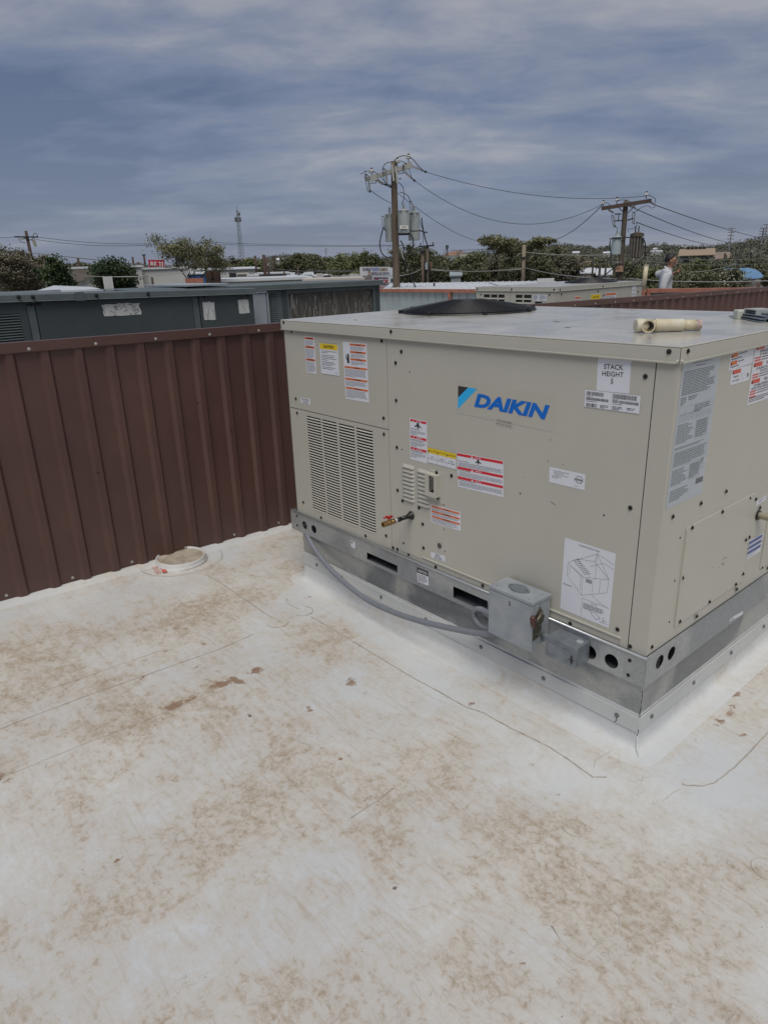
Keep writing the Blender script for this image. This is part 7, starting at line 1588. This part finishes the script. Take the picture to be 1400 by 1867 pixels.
def leaves_mesh(name, centers, cs, m_, size, tints, up=.3):
    """centers (n,3): one quad each, random facing; size array"""
    n = len(centers); nr = NPR.normal(size=(n, 3)); nr[:, 2] = np.abs(nr[:, 2])+up; nr /= np.linalg.norm(nr, axis=1)[:, None]; a = np.cross(nr, NPR.normal(size=(n, 3))); a /= np.linalg.norm(a, axis=1)[:, None]; b = np.cross(nr, a)
    s = (size*NPR.uniform(.6, 1.3, n))[:, None]; el = NPR.uniform(.45, .9, n)[:, None]
    v = np.stack([centers-a*s*.5-b*s*el*.15, centers-b*s*el*.5, centers+a*s*.5+b*s*el*.1, centers+b*s*el*.5], 1).reshape(-1, 3)
    me = bpy.data.meshes.new(name); me.vertices.add(4*n); me.vertices.foreach_set('co', v.astype(np.float32).ravel()); me.loops.add(4*n); me.loops.foreach_set('vertex_index', np.arange(4*n, dtype=np.int32)); me.polygons.add(n); me.polygons.foreach_set('loop_start', np.arange(0, 4*n, 4, dtype=np.int32)); me.update(calc_edges=True)
    at_ = me.attributes.new('tint', 'FLOAT', 'POINT'); at_.data.foreach_set('value', np.repeat(tints, 4).astype(np.float32)); me.materials.append(m_); return me
def tree_meshes(seed, h, w, m_, leaf, nleaf, ch, trunk_f=.25, spread=1., gap=.5, wind=0., nb=5, lop=None, tr=.035, core=.0, umb=1.):
    """returns (wood mesh, crown mesh): forking limbs with leaf clumps on the tips"""
    r_ = random.Random(seed); wood = MB(); tips = []
    def grow(p, d, L_, rad, lev):
        q = p; P = [p]; n = 3
        for i in range(n):
            d = (d+Vector((r_.uniform(-1, 1), r_.uniform(-1, 1), r_.uniform(-.3, .5)))*.22*spread+Vector((wind, 0, 0))*.1).normalized(); q = q+d*L_/n; P.append(q)
        wood.tube(P, [rad, rad*.85, rad*.72, rad*.6], 6 if lev < 2 else 4, False)
        if lev >= 3: tips.append((q, L_)); return
        if lev >= 1: tips.append((q, L_*.7))
        k = nb if lev == 0 else r_.choice((2, 3, 3))
        for i in range(k):
            a = 2*math.pi*(i+r_.random()*.6)/k; out = Vector((math.cos(a), math.sin(a), 0)); up_ = r_.uniform(.35, 1.1) if lev == 0 else r_.uniform(.0, .8)
            nd = (out*r_.uniform(.6, 1.1)*spread+d*.5+Z*up_).normalized(); grow(q if i else P[-2], nd, L_*r_.uniform(.55, .85), rad*.55, lev+1)
    grow(Vector((0, 0, 0)), Z, h*trunk_f, h*tr, 0)
    T = np.array([[p.x, p.y, p.z] for p, _ in tips]); 
    # fit envelope to h, w
    mx = np.abs(T[:, :2]).max(); kz = (h*.93-h*trunk_f)/max(.1, (T[:, 2].max()-h*trunk_f)); kx = (w/2*.85)/mx
    def fit(v):
        z = v[2]; zz = z if z <= h*trunk_f else h*trunk_f+h*(.93-trunk_f)*max(0., (z-h*trunk_f)*kz/(h*(.93-trunk_f)))**umb; return (v[0]*kx, v[1]*kx, zz)
    wood.v = [fit(v) for v in wood.v]; T = np.array([fit(v) for v in T])
    per = max(4, nleaf//len(T)); C_, S_, TT = [], [], []
    for c in T:
        rr = NPR.uniform(.06, .13)*w*gap*2; k = int(per*NPR.uniform(.5, 1.5)); pts = c+NPR.normal(size=(k, 3))*np.array([rr, rr, rr*.6])*.60; C_.append(pts); TT.append(np.clip(NPR.normal(.45, .18)+NPR.normal(0, .15, k), 0, 1))
    if core: 
        k = int(nleaf*core); d = NPR.normal(size=(k, 3)); d /= np.linalg.norm(d, axis=1)[:, None]; rad = NPR.uniform(0, 1, k)[:, None]**.45; C_.append(np.array([0, 0, h*(trunk_f+1)/2*.98])+d*rad*np.array([w*.40, w*.40, h*(1-trunk_f)*.44])); TT.append(NPR.uniform(.1, .7, k))
    C_ = np.concatenate(C_); TT = np.concatenate(TT)
    return wood.mesh('trunk', BARK, True), leaves_mesh('crown', C_, None, m_, np.full(len(C_), leaf), TT)
def place_tree(kd, lab, x, ytop, wpx, D, name='tree', cat='tree', grp=None, rz=0, dens=1.):
    kd = dict(kd); top_ = at(x, ytop, D); g = groundz(top_.x, top_.y)-.2; w = wpx*D/FPX*1.04; hh = top_.z-g+.10*w; crown = min(kd.pop('asp', .85)*w, hh*.88)
    n = int(min(26000, 1.15*wpx**2*dens*kd.pop('den', 1.)+900)); lf = max(.07, 3.4*D/FPX)*kd.pop('lk', 1.)
    ms = tree_meshes(kd.pop('seed')+int(x), hh, w, kd.pop('m_'), lf, n, crown, trunk_f=1-crown/hh, tr=.017, **kd)
    t = thing(name, lab, cat, (top_.x, top_.y, g), rz, grp)
    for me, nm in zip(ms, ('trunk', 'crown')): link(me, nm, t, world=False)
    return t
T_oak = dict(den=.5, lk=.9, seed=21, m_=OLIVE, gap=.42, umb=.75, spread=1.1, nb=6, asp=.78); T_dk = dict(seed=5, m_=DKG, gap=.62, nb=6, core=.3, lk=1.25, asp=.85); T_dk2 = dict(seed=9, m_=DKG, gap=.42, nb=5, spread=1.1, core=.25, lk=1.2, asp=1.3)
T_dry = dict(seed=13, m_=GREY, gap=.45, nb=6, spread=1.2, asp=.8); T_mid = dict(seed=31, m_=MESQ, gap=.5, nb=5, core=.5, asp=.9); T_mid2 = dict(seed=37, m_=MESQ, gap=.5, nb=6, core=.6, asp=.85); T_li = dict(den=.8, seed=41, m_=LIME, gap=.5, nb=6, core=.5, asp=.75)
T_ol2 = dict(den=.6, seed=43, m_=OLIVE, gap=.34, umb=.55, nb=5, spread=1.15, asp=.62); T_ol3 = dict(den=.6, seed=53, m_=OLIVE, gap=.34, umb=.55, nb=4, spread=1.2, asp=.7)
for (k, lab, x, yt, w_, D, rz) in (
 (T_oak, 'large airy olive tree with spreading limbs, left of the lattice mast', 344, 427, 128, 48, 1.1),
 (T_dk, 'compact dark green tree in front of the white wall, second from left', 203, 462, 88, 27, 2),
 (T_dk2, 'dark green ragged tree with bare twigs beside the left pole', 98, 456, 62, 36, .4),
 (T_dry, 'dusty brownish tree at the far left edge behind the leaning pole', 16, 450, 120, 42, .9),
 (T_dry, 'thin twiggy tree between the left pole and the dark tree', 74, 458, 60, 50, 3.3),
 (T_mid, 'green tree above the white roofs, left one of the row left of the billboard', 541, 460, 44, 95, .3),
 (T_mid2, 'dense dark green tree in the row left of the billboard', 570, 463, 58, 110, 2.3),
 (T_li, 'yellowish green tree left of the billboard', 630, 464, 82, 92, 1.3),
 (T_mid, 'green tree rising just behind the billboard', 678, 461, 44, 90, 4),
 (T_mid2, 'large green tree behind the thin poles right of the main pole', 768, 453, 105, 80, 1),
 (T_mid, 'green tree behind the main pole', 735, 463, 70, 85, 5),
 (T_mid2, 'dark green tree left of the grey gabled shed', 806, 472, 80, 95, 3.2),
 (T_ol2, 'tall windswept tree, left one of the pair right of centre', 912, 428, 92, 62, .6),
 (T_ol3, 'windswept tree with thin limbs, right one of the pair right of centre', 973, 429, 66, 64, 2.9),
 (T_ol3, 'wide tree between the windswept pair', 938, 431, 62, 66, 4.2)): place_tree(k, lab, x, yt, w_, D, rz=rz)
for i, (x, yt, D, k, w_, lab) in enumerate(((870, 466, 88, T_mid2, 85, 'brownish green bush tree left under the windswept pair'), (908, 464, 84, T_dry, 90, 'dusty bush tree under the left windswept tree'), (1003, 449, 80, T_mid2, 75, 'dense bush tree right of the pale pole'), (1040, 464, 76, T_dry, 80, 'dusty bush tree left of the pale grey roof'), (980, 462, 70, T_mid, 75, 'dark bush tree behind the short lamp pole'), (850, 482, 76, T_mid, 60, 'small bush tree right of the grey gabled shed'), (940, 474, 66, T_mid2, 80, 'low bush tree just left of the pale pole'), (1165, 476, 55, T_mid, 75, 'bush tree right of the right utility pole'), (1205, 486, 48, T_li, 70, 'green bush tree behind the man on his left'),
    (1262, 480, 70, T_li, 100, 'wide green bush tree below the tan roofed house'), (1300, 476, 85, T_mid2, 80, 'green bush tree in front of the tan roofed house'), (1240, 494, 45, T_mid2, 90, 'near green bush right of the man'), (1285, 497, 42, T_mid, 80, 'near green bush left of the white blossom shrub'), (1375, 476, 110, T_mid2, 80, 'green bush tree behind the blue arched roof'), (1060, 478, 90, T_mid, 60, 'green bush tree above the pale house roof'), (1100, 476, 90, T_mid2, 60, 'green bush tree behind the thin posts'), (1403, 496, 60, T_mid, 26, 'green bush at the right edge by the shed'), (425, 472, 200, T_mid2, 60, 'far tree at the foot of the lattice mast'), (400, 474, 180, T_mid, 50, 'far tree left of the lattice mast foot'), (462, 474, 190, T_li, 50, 'far light green tree right of the lattice mast'), (515, 474, 160, T_mid, 50, 'far tree above the pale office block'), (600, 470, 130, T_mid2, 50, 'far dark tree between the dense and yellowish ones'), (655, 470, 125, T_mid, 44, 'far dark tree left of the billboard top'), (148, 478, 110, T_mid, 50, 'small far tree between the dark trees at left'), (252, 478, 110, T_dry, 40, 'small dusty tree left of the large leafy tree'), (40, 466, 70, T_dry, 80, 'dusty tree behind the leaning pole'))):
    place_tree(k, lab, x, yt, w_, D, rz=i*1.7)
# blossom shrub
t = place_tree(dict(seed=77, m_=MESQ, gap=.5, nb=6, core=.6, asp=.9), 'shrub speckled with white blossom in front of the blue arched roof', 1325, 490, 78, 55, 'flowering_shrub', 'shrub', rz=1)
d = NPR.normal(size=(700, 3)); d /= np.linalg.norm(d, axis=1)[:, None]; w_ = 78*55/FPX*.97; hz_ = at(1325, 490, 55).z-t.location.z; me = leaves_mesh('blossom', np.array([0, 0, hz_-w_*.42])+d*np.array([.47, .47, .42])*w_*NPR.uniform(.85, 1.03, (700, 1)), None, FLOW, np.full(700, .15), NPR.uniform(0, 1, 700)); link(me, 'blossom', t, world=False)
# far woods: clumps over the plain and the hillsides
def far_woods():
    n = 6500; C_, S_, TT = [], [], []
    r_ = np.random.RandomState(5)
    for i in range(n):
        az = R(r_.uniform(98, 182)); D = math.exp(r_.uniform(math.log(150 if math.degrees(az) > 128 else 115), math.log(950))); 
        x, y = CAM.x+D*math.cos(az), CAM.y+D*math.sin(az)
        w_ = r_.uniform(1.6, 3.6)*(1+D/700); h = w_*r_.uniform(.5, .95); z = groundz(x, y); k = int(max(40, 150-D*.14))
        d = r_.normal(size=(k, 3)); d /= np.linalg.norm(d, axis=1)[:, None]; C_.append(np.array([x, y, z+h*.45])+d*np.array([w_*.6, w_*.6, h*.62])*r_.uniform(.5, 1, (k, 1))); S_.append(np.full(k, .0017*D+.12)); TT.append(np.clip(r_.normal(.4, .3)+r_.normal(0, .08, k), 0, 1))
    C_ = np.concatenate(C_); me = leaves_mesh('far_woods', C_, None, leafmat('woodland_leaves', (.10, .108, .082), (.158, .162, .124)), np.concatenate(S_), np.concatenate(TT)); o = link(me, 'far_woods'); o['kind'] = 'stuff'; o['label'] = 'scrub woodland covering the plain and the far hillsides'  # leaf colours paled to paint in the haze of distance
far_woods()
